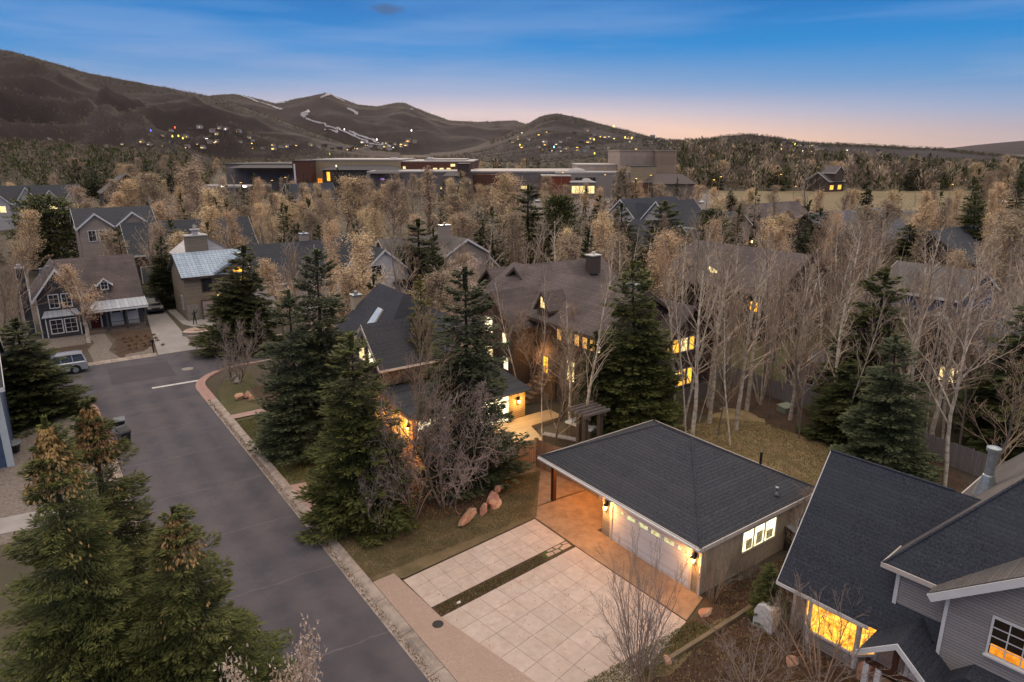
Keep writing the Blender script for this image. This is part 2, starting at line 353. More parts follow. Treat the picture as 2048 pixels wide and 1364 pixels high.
GREEN = M('green_lawn', (0.055, 0.062, 0.024), (0.11, 0.092, 0.045), scale=1.0, coord='world', rough=1, detail=9, bump=0.6, bs=25, big=(0.6, (0.13, 0.105, 0.06), 0.5))
TAN = M('tan_lawn', (0.32, 0.225, 0.12), (0.22, 0.155, 0.085), scale=1.3, coord='world', rough=1, detail=10, bump=0.6, bs=25,
        big=[(0.45, (0.32, 0.25, 0.13), 0.5), (0.7, (0.12, 0.105, 0.045), 0.5)])
MULCH = M('bark_mulch', (0.060, 0.035, 0.024), (0.11, 0.07, 0.048), scale=3, coord='world', rough=1, detail=10, bump=0.8, bs=30, big=(0.7, (0.045, 0.03, 0.022), 0.5))
GRAVEL = M('river_gravel', (0.26, 0.21, 0.18), (0.10, 0.085, 0.075), scale=5, coord='world', rough=1, detail=10, bump=0.9, bs=25)
CONC = M('pale_driveway_concrete', (0.45, 0.355, 0.305), scale=2.2, coord='world', var=0.16, rough=0.9, detail=9, bump=0.2, bs=40, attr=(1.12, 1.12, 1.14),
         big=[(0.6, (0.50, 0.42, 0.38), 0.45), (1.5, (0.42, 0.31, 0.25), 0.35), (0.35, (0.40, 0.32, 0.28), 0.4), (3.5, (0.30, 0.21, 0.165), 0.18)])
JOINT = M('slab_joint', (0.17, 0.12, 0.095), scale=4, coord='world', rough=1)
AGG = M('exposed_aggregate', (0.44, 0.32, 0.26), (0.30, 0.21, 0.17), scale=14, coord='world', rough=1, detail=8, bump=0.5, bs=40, big=(0.8, (0.34, 0.24, 0.195), 0.4))
STAMP = M('stamped_brown_concrete', (0.33, 0.225, 0.155), (0.20, 0.135, 0.095), scale=2.2, coord='world', rough=0.75, detail=10, bump=0.5, bs=14,
          big=[(0.9, (0.15, 0.09, 0.06), 0.4), (2.5, (0.36, 0.24, 0.16), 0.35)])
DRVC = M('grey_driveway_concrete', (0.29, 0.265, 0.255), scale=1.2, coord='world', var=0.12, rough=0.9, detail=9, big=(0.5, (0.24, 0.215, 0.21), 0.5))
PINKC = M('pink_concrete', (0.36, 0.235, 0.205), scale=1.2, coord='world', var=0.14, rough=0.9, detail=9)
def wob(pts, a=0.25, n=6, sd=1):
    r = random.Random(sd); out = []
    for i in range(len(pts)):
        p, q = pts[i], pts[(i+1) % len(pts)]
        for k in range(n): t = k/n; out.append((p[0]+(q[0]-p[0])*t+r.uniform(-a, a), p[1]+(q[1]-p[1])*t+r.uniform(-a, a)))
    return out
patch('verge_lawn', [(10.62, 33.6), (13.3, 33.5), (15.4, 31.2), (14.5, 38), (14.3, 58), (14.8, 62), (12.5, 60.6), (11.2, 58), (10.6, 54)], 0.060, GREEN)
patch('garage_lawn', [(10.62, 26.2), (12.0, 25.5), (20.4, 26.3), (24.0, 30.6), (21.5, 31.0), (18.2, 29.0), (16, 30.5), (13.3, 33.5), (10.62, 33.6)], 0.066, GRASS)
patch('tree_bed', wob([(13.2, 30), (18.2, 28.4), (22, 31.3), (19.5, 37), (17.5, 45), (15.5, 57), (13.5, 57), (13.4, 46), (13, 37)], 0.2, 5, 2), 0.072, MULCH)
patch('front_yard_soil', wob([(10.7, 15.7), (21.8, 15.8), (22.2, 16.5), (24.2, 16.5), (24.2, 3), (10.7, 3)], 0.05, 4, 3), 0.02, MULCH)
patch('front_lawn_strip', wob([(12.8, 15.6), (20.6, 15.2), (22.3, 14.9), (17.5, 14.2), (14.0, 14.4), (12.5, 12), (12.2, 14.6)], 0.12, 5, 4), 0.05, GRASS)
patch('back_lawn', wob([(31.3, 14.5), (31.3, 27), (33, 30.5), (37, 29.8), (40.5, 30.5), (42.6, 31.6), (43.5, 29.5), (42.3, 26.5), (42.6, 23.0), (42, 18), (40, 12)], 0.25, 6, 5), 0.03, TAN)
patch('mulch_bed', wob([(43.3, 33), (48.5, 34), (48.2, 20), (42, 12), (41.8, 17), (42.4, 23), (42.1, 26.5), (43.3, 29.5)], 0.25, 6, 6), 0.036, MULCH)
patch('neighbour_back_lawn', [(50, 29), (78, 40), (70, 52), (50, 43)], 0.03, GREEN)
for c in ((36.6, 30.9), (40.8, 31.9), (44, 31)):
    patch('tree_ring_mulch', wob(arc(c[0], c[1], 1.5, 0, 340, 7), 0.15, 2, int(c[0])), 0.042, MULCH)
# driveway of square slabs in two fields either side of a planted strip
def slabs(name, c, nu, nv):
    (a, b, cc, d) = c; V = []; Fq = []; vv = []
    for i in range(nu):
        for j in range(nv):
            g_ = 0.022/ (9/nu)
            us = (i/nu+0.0009, (i+1)/nu-0.0009); vs = (j/nv+0.008/nv, (j+1)/nv-0.008/nv)
            o = len(V)
            for z in (0.0, 0.055):
                for (u, v) in ((us[0], vs[0]), (us[1], vs[0]), (us[1], vs[1]), (us[0], vs[1])):
                    x = (a[0]*(1-u)+b[0]*u)*(1-v)+(d[0]*(1-u)+cc[0]*u)*v; y = (a[1]*(1-u)+b[1]*u)*(1-v)+(d[1]*(1-u)+cc[1]*u)*v
                    V.append((x, y, z))
            r = rnd.random()
            for f in ((4, 5, 6, 7), (0, 1, 5, 4), (1, 2, 6, 5), (2, 3, 7, 6), (3, 0, 4, 7)): Fq.append([o+k for k in f]); vv.append(r)
    me = npmesh(name, np.array(V), np.array(Fq), [CONC], v=np.array(vv)); o = link(name, me); tag(o, kind='structure')
    gb = MB(); gb.poly([a, b, cc, d], 0.046); struct('driveway_joint', gb, JOINT)
slabs('driveway_slabs', [(12.0, 22.9), (20.2, 23.6), (20.2, 26.2), (11.9, 25.4)], 9, 3)
slabs('driveway_slabs', [(13.4, 13.9), (20.35, 15.8), (20.25, 22.85), (12.0, 22.1)], 8, 7)
g = MB(); g.ext([(11.9, 22.1), (20.3, 22.85), (20.3, 23.6), (11.9, 22.9)], 'z', 0.0, 0.05); struct('planting_strip_soil', g, MULCH)
g = MB(); g.ext([(10.66, 26.0), (11.75, 26.05), (12.0, 22.0), (12.95, 17.2), (13.5, 13.6), (10.66, 13.0)], 'z', 0.0, 0.118); struct('driveway_apron', g, AGG)
g = MB(); g.ext([(20.42, 15.85), (22.2, 16.45), (22.2, 23.4), (24.9, 23.4), (24.9, 27.0), (20.3, 27.2), (20.3, 23.0)], 'z', 0.0, 0.06); struct('stamped_forecourt', g, STAMP)
g = MB(); g.ext([(21.2, 27.25), (22.9, 27.25), (24.9, 27.1), (25.2, 28.6), (24.6, 31.3), (21.7, 31.6), (22.0, 30.3), (21.8, 28.8)], 'z', 0.0, 0.05); struct('curved_path', g, STAMP)
patch('side_path', [(10.62, 34.3), (12.6, 34.5), (12.6, 37.2), (10.62, 37.6)], 0.14, PINKC)
patch('garden_path', [(10.62, 50.4), (13, 50.4), (13, 51.3), (10.62, 51.3)], 0.14, PINKC)
patch('entry_walk', [(12.6, 35.4), (17.5, 36.5), (19.2, 39), (19.2, 45), (16.5, 45), (15.2, 38.4), (12.6, 37.2)], 0.09, PINKC)
# far side of the cross street
g = MB(); g.ext([(8.95, 72.1), (12.5, 72.1), (12.9, 92), (10.8, 92)], 'z', 0.0, 0.05); struct('concrete_driveway', g, DRVC)
g = MB(); g.ext([(8.0+5.2, 95.6), (14.2, 95.6), (14.2, 85.3), (24, 85.3), (24, 80), (19.5, 77), (14.8, 80.5), (13.4, 84)], 'z', 0.0, 0.05); struct('concrete_forecourt', g, DRVC)
g = MB(); g.ext([(4.0, 72.75), (5.8, 72.75), (5.2, 77.5), (4.1, 79.5), (4.3, 84.5), (5.9, 84.5), (6.1, 80.5), (7.0, 78)][::1], 'z', 0, 0.03)
patch('flagstone_walk', [(3.6, 72.8), (5.9, 72.8), (5.2, 76.6), (5.8, 79.2), (5.6, 84.6), (3.9, 84.6), (4.3, 80.6), (3.5, 78)], 0.05, GRAVEL)
patch('gravel_bed', wob([(-2.5, 81), (3.6, 80.8), (3.9, 85.4), (-2.5, 86)], 0.2, 5, 9), 0.03, GRAVEL)
patch('gravel_bed', wob([(6.0, 72.9), (8.7, 72.9), (8.9, 76), (8.0, 74.4), (6.5, 74.2)], 0.12, 5, 10), 0.034, GRAVEL)
patch('front_garden_bed', wob([(5.5, 73.6), (9.2, 74), (10.2, 84), (6.0, 84.3), (6.2, 80), (5.7, 77)], 0.2, 5, 11), 0.028, MULCH)
patch('front_garden_bed', wob([(-8, 72.9), (3.4, 72.9), (3.2, 77.8), (3.8, 80.5), (-8, 81)], 0.2, 5, 12), 0.026, MULCH)
patch('gravel_yard', wob([(-8, 40), (1.5, 40), (1.6, 56), (-1, 62.8), (-8, 63)], 0.15, 5, 13), 0.03, GRAVEL)
g = MB(); g.ext([(-7, 17.5), (1.85, 17.0), (1.85, 21.2), (-7, 21.8)], 'z', 0, 0.1); struct('concrete_driveway', g, M('blue_grey_concrete', (0.23, 0.245, 0.28), scale=1, coord='world', var=0.1, rough=0.8, lines=[('X', 1.6, 0.015, 0.4)]))
g = MB(); g.ext([(-6, 41.5), (0.6, 40.6), (0.6, 42.6), (-6, 43.4)], 'z', 0, 0.06); struct('concrete_path', g, DRVC)
# playing field and school car park, far right
FIELD = M('playing_field', (0.21, 0.16, 0.085), (0.15, 0.12, 0.065), scale=0.05, coord='world', rough=1, detail=8, lines=[('X', 9, 0.03, 0.2)])
def camquad(name, x0, x1, D0, D1, m, z=0.02):
    def P(x, D): u = (x-1024)/1400.0*D; return (u*cA+D*sA, -u*sA+D*cA)
    patch(name, [P(x0, D0), P(x1, D0), P(x1, D1), P(x0, D1)], z, m)
camquad('playing_field', 1440, 1960, 225, 345, FIELD)
camquad('car_park', 960, 1445, 225, 325, M('far_asphalt', (0.16, 0.14, 0.135), scale=0.1, coord='world', rough=0.9), 0.026)
camquad('far_meadow', 180, 330, 420, 700, FIELD, 0.03)
camquad('far_street', 1560, 2150, 224, 232, ASPH, 0.03)
# ---------------------------------------------------------------- hills
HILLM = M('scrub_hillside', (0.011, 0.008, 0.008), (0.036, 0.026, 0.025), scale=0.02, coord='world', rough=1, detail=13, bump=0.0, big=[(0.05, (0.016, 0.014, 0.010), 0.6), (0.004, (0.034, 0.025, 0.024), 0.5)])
NEARH = M('sagebrush_slope', (0.026, 0.022, 0.015), (0.062, 0.050, 0.034), scale=0.09, coord='world', rough=1, detail=11, big=[(0.35, (0.05, 0.05, 0.03), 0.6)])
SNOW = M('old_snow', (0.28, 0.27, 0.30), scale=0.02, coord='world', var=0.06, rough=0.7)
LAYERS = []
def vnoise(x, y, sd):
    """smooth value noise on arrays"""
    r = np.random.default_rng(sd); T = r.random((64, 64)); xi = np.floor(x).astype(int); yi = np.floor(y).astype(int)
    fx = x-xi; fy = y-yi; fx = fx*fx*(3-2*fx); fy = fy*fy*(3-2*fy)
    a = T[xi % 64, yi % 64]; b = T[(xi+1) % 64, yi % 64]; c = T[xi % 64, (yi+1) % 64]; d = T[(xi+1) % 64, (yi+1) % 64]
    return (a*(1-fx)+b*fx)*(1-fy)+(c*(1-fx)+d*fx)*fy
def layer(name, prof, D0, D1, D2, m, sd, rough=0.30, nx=260, ny=70, pw=1.25, sc=260.0, snow=None):
    px = np.array([p[0] for p in prof], float); py = np.array([p[1] for p in prof], float)
    def top(x):
        y = np.interp(x, px, py); v = y-682; dy = F*cp-v*sp; dz = -F*sp-v*cp; return np.maximum(0, CH+D1*dz/dy)
    def P(x, D):  # azimuth by image column at the horizon
        vv = 300-682.; dy = F*cp-vv*sp; u = (x-1024)/dy*D; return u*cA+D*sA, -u*sA+D*cA
    def hz(x, D):
        X, Y = P(x, D); t = top(x)
        u = np.clip((D-D0)/(D1-D0), 0, 1); back = np.clip((D2-D)/(D2-D1), 0, 1)
        n1 = 1-np.abs(2*vnoise(X/sc, Y/sc, sd)-1); n2 = 1-np.abs(2*vnoise(X/sc*2.3+7, Y/sc*2.3, sd+1)-1); n3 = vnoise(X/sc*7, Y/sc*7, sd+2)
        rg = (n1*0.6+n2*0.3+n3*0.15-0.72)
        base = np.where(D <= D1, u**pw, back)
        return t*base+t*rg*rough*np.where(D <= D1, np.clip(u*(1-u)**1.4*5.5, 0, 1), 0.0)+t*0.008*(vnoise(X/9, Y/9, sd+5)-.5)*(base > 0.02)-2.0*(1-np.clip(u*8, 0, 1))*(D <= D1)-3*(back < 0.02)
    xs = np.linspace(px[0], px[-1], nx); Ds = np.concatenate([np.linspace(D0, D1, int(ny*0.8)), np.linspace(D1, D2, int(ny*0.2)+1)[1:]])
    XX, DD = np.meshgrid(xs, Ds, indexing='ij'); Z = hz(XX, DD); X, Y = P(XX, DD)
    V = np.stack([X, Y, Z], -1).reshape(-1, 3); n = len(Ds); i, j = np.meshgrid(np.arange(nx-1), np.arange(n-1), indexing='ij')
    a = (i*n+j).ravel(); Fq = np.stack([a, a+n, a+n+1, a+1], 1)
    me = npmesh(name, V, Fq, [m]); me.polygons.foreach_set('use_smooth', [True]*len(Fq)); o = link(name, me); tag(o, kind='structure')
    LAYERS.append((hz, P, px[0], px[-1], D0, D1)); return o
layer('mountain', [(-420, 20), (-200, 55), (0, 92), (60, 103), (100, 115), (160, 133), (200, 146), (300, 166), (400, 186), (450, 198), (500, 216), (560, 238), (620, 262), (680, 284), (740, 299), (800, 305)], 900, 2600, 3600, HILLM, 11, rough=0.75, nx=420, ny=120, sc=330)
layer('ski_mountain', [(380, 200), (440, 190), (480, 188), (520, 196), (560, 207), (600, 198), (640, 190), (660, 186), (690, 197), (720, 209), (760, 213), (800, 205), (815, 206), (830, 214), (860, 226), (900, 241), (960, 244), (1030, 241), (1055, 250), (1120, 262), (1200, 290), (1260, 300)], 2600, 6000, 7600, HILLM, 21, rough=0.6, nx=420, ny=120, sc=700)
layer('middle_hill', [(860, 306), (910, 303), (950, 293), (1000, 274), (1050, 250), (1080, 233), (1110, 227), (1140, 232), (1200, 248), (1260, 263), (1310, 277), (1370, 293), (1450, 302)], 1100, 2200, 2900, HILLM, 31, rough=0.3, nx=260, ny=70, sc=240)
layer('low_ridge', [(1080, 300), (1200, 288), (1300, 279), (1340, 281), (1400, 279), (1450, 272), (1500, 269), (1560, 277), (1610, 286), (1700, 289), (1800, 294), (1880, 298), (1950, 306), (2048, 317), (2200, 325)], 800, 1500, 2000, HILLM, 41, rough=0.3, nx=320, ny=70, sc=170)
layer('far_right_ridge', [(1780, 302), (1850, 298), (1900, 296), (1950, 290), (2000, 285), (2048, 281), (2200, 268), (2400, 262)], 3200, 5000, 6000, HILLM, 51, nx=160, ny=50, sc=500)
layer('sagebrush_hill', [(1080, 326), (1130, 321), (1200, 313), (1300, 306), (1400, 303), (1480, 305), (1560, 312), (1640, 322), (1720, 332), (1800, 338)], 400, 520, 700, NEARH, 61, rough=0.25, nx=260, ny=60, sc=60, pw=0.9)
layer('left_bench', [(-300, 292), (-100, 288), (0, 290), (100, 296), (200, 305), (300, 312), (380, 318)], 330, 620, 900, NEARH, 71, rough=0.2, nx=160, ny=50, sc=70, pw=1.0)
def hit(x, y, lay=None):
    """where the line of sight meets the hills"""
    rx = ray(x, y); v = y-682; dy = F*cp-v*sp; u = (x-1024)/dy
    vv = 300-682.; xe = 1024+u*(F*cp-vv*sp)
    D = 350.0
    while D < 7000:
        z = CH+D*(-F*sp-v*cp)/dy
        for k, (hz, P, a, b, D0, D1) in enumerate(LAYERS):
            if a <= xe <= b and D0 <= D <= D1 and (lay is None or k == lay):
                h = float(hz(np.array([xe]), np.array([D]))[0])
                if h >= z: X, Y = P(xe, D); return (X, Y, h, D)
        D *= 1.006
    return None
def drape(name, pts, wid, m, lay, n=40, lift=3.0, kind='structure'):
    """a strip lying on a hillside along a line of sight points"""
    P3 = []
    for (x0, y0), (x1, y1) in zip(pts, pts[1:]):
        for k in range(n): t = k/n; q = hit(x0+(x1-x0)*t, y0+(y1-y0)*t, lay); P3.append(q)
    P3 = [q for q in P3 if q]; g = MB(); r = random.Random(len(pts))
    hz = LAYERS[lay][0]
    def col(X, Y):
        D = X*sA+Y*cA; u = (X*cA-Y*sA)/D; vv = 300-682.; xe = 1024+u*(F*cp-vv*sp)
        return float(hz(np.array([xe]), np.array([D]))[0])
    sides = []
    for k, q in enumerate(P3):
        a = P3[max(0, k-2)]; b = P3[min(len(P3)-1, k+2)]; d = Vector((b[0]-a[0], b[1]-a[1], 0))
        if d.length < 1e-3: d = Vector((1, 0, 0))
        d.normalize(); s_ = Vector((-d.y, d.x, 0)); w_ = wid*(0.6+0.8*r.random()); row = []
        for t in (-1, -0.33, 0.33, 1): X = q[0]+s_.x*w_*t; Y = q[1]+s_.y*w_*t; row.append((X, Y, col(X, Y)+lift))
        sides.append(row)
    for a, b in zip(sides, sides[1:]):
        for i in range(3): g.add([a[i], a[i+1], b[i+1], b[i]], [(0, 1, 2, 3)])
    return tag(g.obj(name, m, fix=False), kind=kind)
drape('ski_run', [(612, 240), (640, 250), (700, 266), (740, 282), (782, 297)], 6, SNOW, 1)
drape('ski_run', [(650, 262), (690, 268), (740, 290), (782, 297)], 5, SNOW, 1)
drape('ski_run', [(690, 268), (720, 276), (760, 288)], 5, SNOW, 1)
for pts, wd in (([(642, 197), (656, 190), (664, 189), (672, 196), (690, 205)], 18), ([(606, 236), (612, 228), (618, 222)], 14), ([(482, 193), (500, 198), (520, 207)], 16),
                ([(520, 206), (545, 214), (565, 222)], 13), ([(695, 218), (705, 224), (716, 232)], 16), ([(556, 208), (580, 206)], 12), ([(822, 218), (828, 223)], 12)):
    drape('snow_patch', pts, wd, SNOW, 1, n=14, lift=6)
# ---------------------------------------------------------------- building helpers
FACE = {'f': 0.0, 'l': -math.pi/2, 'b': math.pi, 'r': math.pi/2}
def window(root, face, cx, cy, z0, w_, h, nx=2, ny=2, pane=None, fm=None, fw=0.09, mun=0.03, arch=False, sill=False, depth=0.05, name='window'):
    """frame with glazing bars proud of the wall, its glass a sub-part just behind"""
    pane = pane or DKG; fm = fm or WHITE; g = MB(); x0, x1 = -w_/2, w_/2
    g.box(x0-fw, x0, -depth, 0, -fw, h+fw); g.box(x1, x1+fw, -depth, 0, -fw, h+fw)
    g.box(x0, x1, -depth, 0, -fw, 0); g.box(x0, x1, -depth, 0, h, h+fw)
    for i in range(1, nx): x = x0+w_*i/nx; g.box(x-mun/2, x+mun/2, -depth*0.7, 0, 0, h)
    for j in range(1, ny): z = h*j/ny; g.box(x0, x1, -depth*0.66, 0, z-mun/2, z+mun/2)
    if sill: g.box(x0-fw*1.6, x1+fw*1.6, -depth-0.07, -depth, -fw-0.05, -fw+0.02)
    o = g.obj(name, fm, root, (cx, cy, z0), FACE[face])
    q = MB()
    if arch:
        q.ext([(x0, 0), (x1, 0)]+[(w_/2*math.cos(R(a)), h+w_/2*math.sin(R(a))) for a in range(0, 181, 20)], 'y', -0.02, 0)
    else: q.box(x0, x1, -0.022, -0.002, 0, h)
    q.obj('pane', pane, o); return o
def gable(root, x0, x1, y0, y1, z0, he, hr, axis, wm, rm, tm, ov=0.4, ovg=0.35, t=0.16, ridge=0.5, wall=True, fascia=True):
    """walls with gable ends, roof slab and fascia boards; ridge along axis"""
    if axis == 'x': a0, a1, b0, b1 = y0, y1, x0, x1
    else: a0, a1, b0, b1 = x0, x1, y0, y1
    am = a0+(a1-a0)*ridge; sl0 = (hr-he)/(am-a0); sl1 = (hr-he)/(a1-am)
    if wall: g = MB(); g.ext([(a0, z0), (a1, z0), (a1, he), (am, hr), (a0, he)], axis, b0, b1); g.obj('wall', wm, root)
    e0, e1 = (a0-ov, he-ov*sl0), (a1+ov, he-ov*sl1)
    g = MB(); g.ext([(e0[0], e0[1]+.01), (am, hr+.01), (e1[0], e1[1]+.01), (e1[0], e1[1]+t), (am, hr+t+0.03), (e0[0], e0[1]+t)], axis, b0-ovg, b1+ovg); g.obj('roof', rm, root)
    if fascia:
        g = MB(); k = 0.10
        for (p, q) in ((b0-ovg-0.035, b0-ovg-0.002), (b1+ovg+0.002, b1+ovg+0.035)):
            g.ext([(e0[0], e0[1]-k), (am, hr-k), (e1[0], e1[1]-k), (e1[0], e1[1]+t+.02), (am, hr+t+.05), (e0[0], e0[1]+t+.02)], axis, p, q)
        bx = (lambda p, q, r_, s_: g.box(r_, s_, p, q, 0, 0)) 
        for (ex, ez, sg) in ((e0[0], e0[1], -1), (e1[0], e1[1], 1)):
            p, q = sorted((ex+sg*0.002, ex+sg*0.05))
            if axis == 'x': g.box(b0-ovg, b1+ovg, p, q, ez-k, ez+t)
            else: g.box(p, q, b0-ovg, b1+ovg, ez-k, ez+t)
        g.obj('fascia', tm, root)
def hiproof(root, x0, x1, y0, y1, ze, zr, rm, tm, inset=None, fh=0.17, gut=True):
    lx, ly = x1-x0, y1-y0; ins = inset if inset is not None else min(lx, ly)/2
    if lx >= ly: r0, r1 = (x0+ins, (y0+y1)/2), (x1-ins, (y0+y1)/2)
    else: r0, r1 = ((x0+x1)/2, y0+ins), ((x0+x1)/2, y1-ins)
    V = [(x0,y0,ze),(x1,y0,ze),(x1,y1,ze),(x0,y1,ze),(*r0,zr),(*r1,zr)]
    Fs = [(0,1,5,4),(1,2,5),(2,3,4,5),(3,0,4)] if lx >= ly else [(0,1,4),(1,2,5,4),(2,3,5),(3,0,4,5)]
    g = MB(); g.add(V, Fs+[(0,3,2,1)]); g.obj('roof', rm, root)
    g = MB(); a = 0.05
    g.box(x0-a, x1+a, y0-a, y0, ze-fh, ze+.03); g.box(x0-a, x1+a, y1, y1+a, ze-fh, ze+.03); g.box(x0-a, x0, y0, y1, ze-fh, ze+.03); g.box(x1, x1+a, y0, y1, ze-fh, ze+.03)
    g.obj('fascia', tm, root)
    g = MB(); hp = 0.045
    for p, q in ((0, 4), (3, 4), (1, 5), (2, 5), (4, 5)) if lx >= ly else ((0, 4), (1, 4), (2, 5), (3, 5), (4, 5)):
        A, B = Vector(V[p]), Vector(V[q]); g.tube([A, B], 0.07, 5)
    g.obj('ridge_cap', rm, root)
def door(root, face, cx, cy, z0, w_, h, m, panes=None, name='door', trim=None, rows=4, cols=6):
    g = MB(); t = trim or WHITE
    o = MB()
    o.box(-w_/2, w_/2, -0.03, 0, 0, h)
    if rows:
        for i in range(rows):
            for j in range(cols):
                o.box(-w_/2+w_*(j+.08)/cols, -w_/2+w_*(j+.92)/cols, -0.038, -0.03, h*(i+.1)/rows, h*(i+.9)/rows)
    d = o.obj(name, m, root, (cx, cy, z0), FACE[face])
    g.box(-w_/2-.14, -w_/2, -0.07, 0, 0, h+.14); g.box(w_/2, w_/2+.14, -0.07, 0, 0, h+.14); g.box(-w_/2, w_/2, -0.07, 0, h, h+.14)
    g.obj('door_frame', t, d); return d
def sconce(root, face, cx, cy, z, e=25, col=(1, .5, .12), sc=1.0, pt=True):
    g = MB(); s = sc
    g.box(-.06*s, .06*s, -.04*s, 0, -.05*s, .2*s); g.box(-.012, .012, -.2*s, -.04*s, .14*s, .17*s)
    g.lathe([(.13*s, .0), (.14*s, .02), (.05*s, .1*s), (.015, .15*s)], 8, (0, -.17*s)); g.lathe([(.04*s, -.26*s), (.09*s, -.25*s), (.09*s, -.235*s)], 8, (0, -.17*s))
    o = g.obj('wall_lamp', BLACK, root, (cx, cy, z), FACE[face])
    q = MB(); q.lathe([(.07*s, -.23*s), (.105*s, -.01)], 8, (0, -.17*s)); q.obj('lamp_glass', BULB, o)
    if pt:
        a = FACE[face]; dx, dy = math.sin(a)*0.42, -math.cos(a)*0.42
        plight(root, (cx+dx, cy+dy, z-.1*s), e, col)
    return o
def chimney(root, x, y, z0, z1, w_, d, m, cap=None, name='chimney'):
    g = MB(); g.box(x-w_/2, x+w_/2, y-d/2, y+d/2, z0, z1); o = g.obj(name, m, root)
    g = MB(); g.box(x-w_/2-.08, x+w_/2+.08, y-d/2-.08, y+d/2+.08, z1, z1+.1); g.box(x-.12, x+.12, y-.12, y+.12, z1+.1, z1+.35); g.obj('chimney_cap', cap or STEEL, o)
# ---------------------------------------------------------------- the lit double garage
gr = thing('garage', 'greige garage with charcoal hipped roof, wide white door and two glowing wall lamps', 'garage', (22.2, 16.75, 0))
keep(21.5, 31.5, 16, 28.4)
# local frame: x depth, y along the street; wall plane x=0, y 0..10.8
WZ = 2.52
g = MB(); g.box(0.0, 8.6, 0, 6.3, 0, WZ); g.box(2.4, 8.6, 6.302, 10.9, 0, WZ-.002); g.obj('wall', GSID, gr)
g = MB(); g.box(0.02, 8.58, -0.03, -0.002, 0.0, WZ); g.obj('stucco_panel', STUC, gr)
g = MB(); g.box(-.03, .09, -.06, 0.06, .0, WZ); g.box(-0.035, 0.0, 0.30, 0.42, 0, 0.01); g.obj('corner_board', STUC, gr)
hiproof(gr, -0.42, 8.85, -0.28, 11.15, 2.66, 5.05, ROOF, TRIM)
g = MB(); g.box(-0.40, 8.8, -0.26, 11.1, 2.50, 2.53); g.obj('soffit', M('brown_soffit', (0.16, 0.09, 0.05), scale=5, lines=[('Y', .2, .08, .4)]), gr)
g = MB(); g.box(-0.56, -0.475, -0.3, 11.15, 2.55, 2.64); g.box(-0.54, -0.475, -0.28, 11.13, 2.55, 2.56)
g.obj('gutter', WHITE, gr)
g = MB(); g.tube([(-0.5, -.2, 2.55), (-.2, -.1, 2.4), (-.07, -.1, 2.2), (-.07, -.1, 0.1)], 0.035, 6); g.obj('downpipe', WHITE, gr)
# sectional door with a row of small lights along the top
dr = MB(); W2 = 2.5
dr.box(-W2, W2, -.03, 0, 0, 2.06)
for i in range(4):
    if i: dr.box(-W2, W2, -.036, -.03, 2.06*i/4+.008, 2.06*i/4+.02)
DOORM = M('white_garage_door', (0.56, 0.55, 0.58), scale=1.5, var=0.05, rough=0.45, lines=[('Z', 0.103, 0.06, 0.12)])
dob = dr.obj('garage_door', DOORM, gr, (-0.0, 3.02, 0), FACE['l'])
for k in range(6):
    x = -2.05+k*0.82; q = MB(); q.box(x-.29, x+.29, -.045, -.03, 1.74, 1.94); q.obj('door_window', LGRN, dob)
g = MB(); g.box(-W2-.15, -W2, -.07, 0, 0, 2.22); g.box(W2, W2+.15, -.07, 0, 0, 2.22); g.box(-W2, W2, -.07, 0, 2.06, 2.22); g.obj('door_frame', TRIM, dob)
# second recessed door beyond the corner of the open porch
door(gr, 'l', 2.4, 7.75, 0, 2.3, 2.05, DOORM, rows=4, cols=1, name='recessed_door', trim=TRIM)
g = MB(); g.box(0.0, 0.22, 10.35, 10.57, 0, 2.5); g.obj('porch_post', DWOOD, gr)
g = MB(); g.box(0.02, 0.2, 6.31, 10.9, 2.3, 2.498); g.obj('porch_beam', DWOOD, gr)
sconce(gr, 'l', 0.0, 5.95, 1.85, 150, (1, .43, .10)); sconce(gr, 'l', 0.0, 0.26, 1.85, 105, (1, .43, .10))
plight(gr, (1.3, 9.4, 2.3), 300, (1, .40, .08), .1)
wn = window(gr, 'f', 4.22, -0.03, 1.1, 2.55, 1.05, 3, 1, LWHI, M('cream_window_frame', (0.50, 0.46, 0.33), var=.05), .1, .09)
g = MB(); g.box(-1.0, -0.55, -.035, -.023, .05, .55); g.box(-.2, .25, -.035, -.023, .08, .7); g.box(.6, 1.1, -.035, -.023, .06, .5); g.obj('interior_shapes', M('workshop_clutter', (.12, .1, .06), var=.4, emit=((.5, .42, .2), .5, 4)), wn)
g = MB(); g.lathe([(.16, 0), (.06, .12), (.055, .34), (.10, .36), (.10, .42), (.03, .45)], 12, (5.95, .35)); v_ = g.obj('roof_vent', STEEL, gr, (0, 0, 3.0), smooth=True)
g = MB(); g.add([(5.7, .12, 2.86), (6.2, .12, 2.86), (6.2, .62, 3.12), (5.7, .62, 3.12), (5.7, .12, 2.83), (6.2, .12, 2.83), (6.2, .62, 3.09), (5.7, .62, 3.09)], [(0,1,2,3),(4,5,6,7),(0,1,5,4),(2,3,7,6),(1,2,6,5),(0,3,7,4)]); g.obj('vent_flashing', STEEL, gr)
g = MB(); g.tube([(8.75, 3.2, 2.4), (8.75, 3.2, 3.4)], .07, 8); g.tube([(8.75, 3.2, 3.4), (8.75, 3.2, 3.45)], .12, 8); g.obj('flue', BLACK, gr)
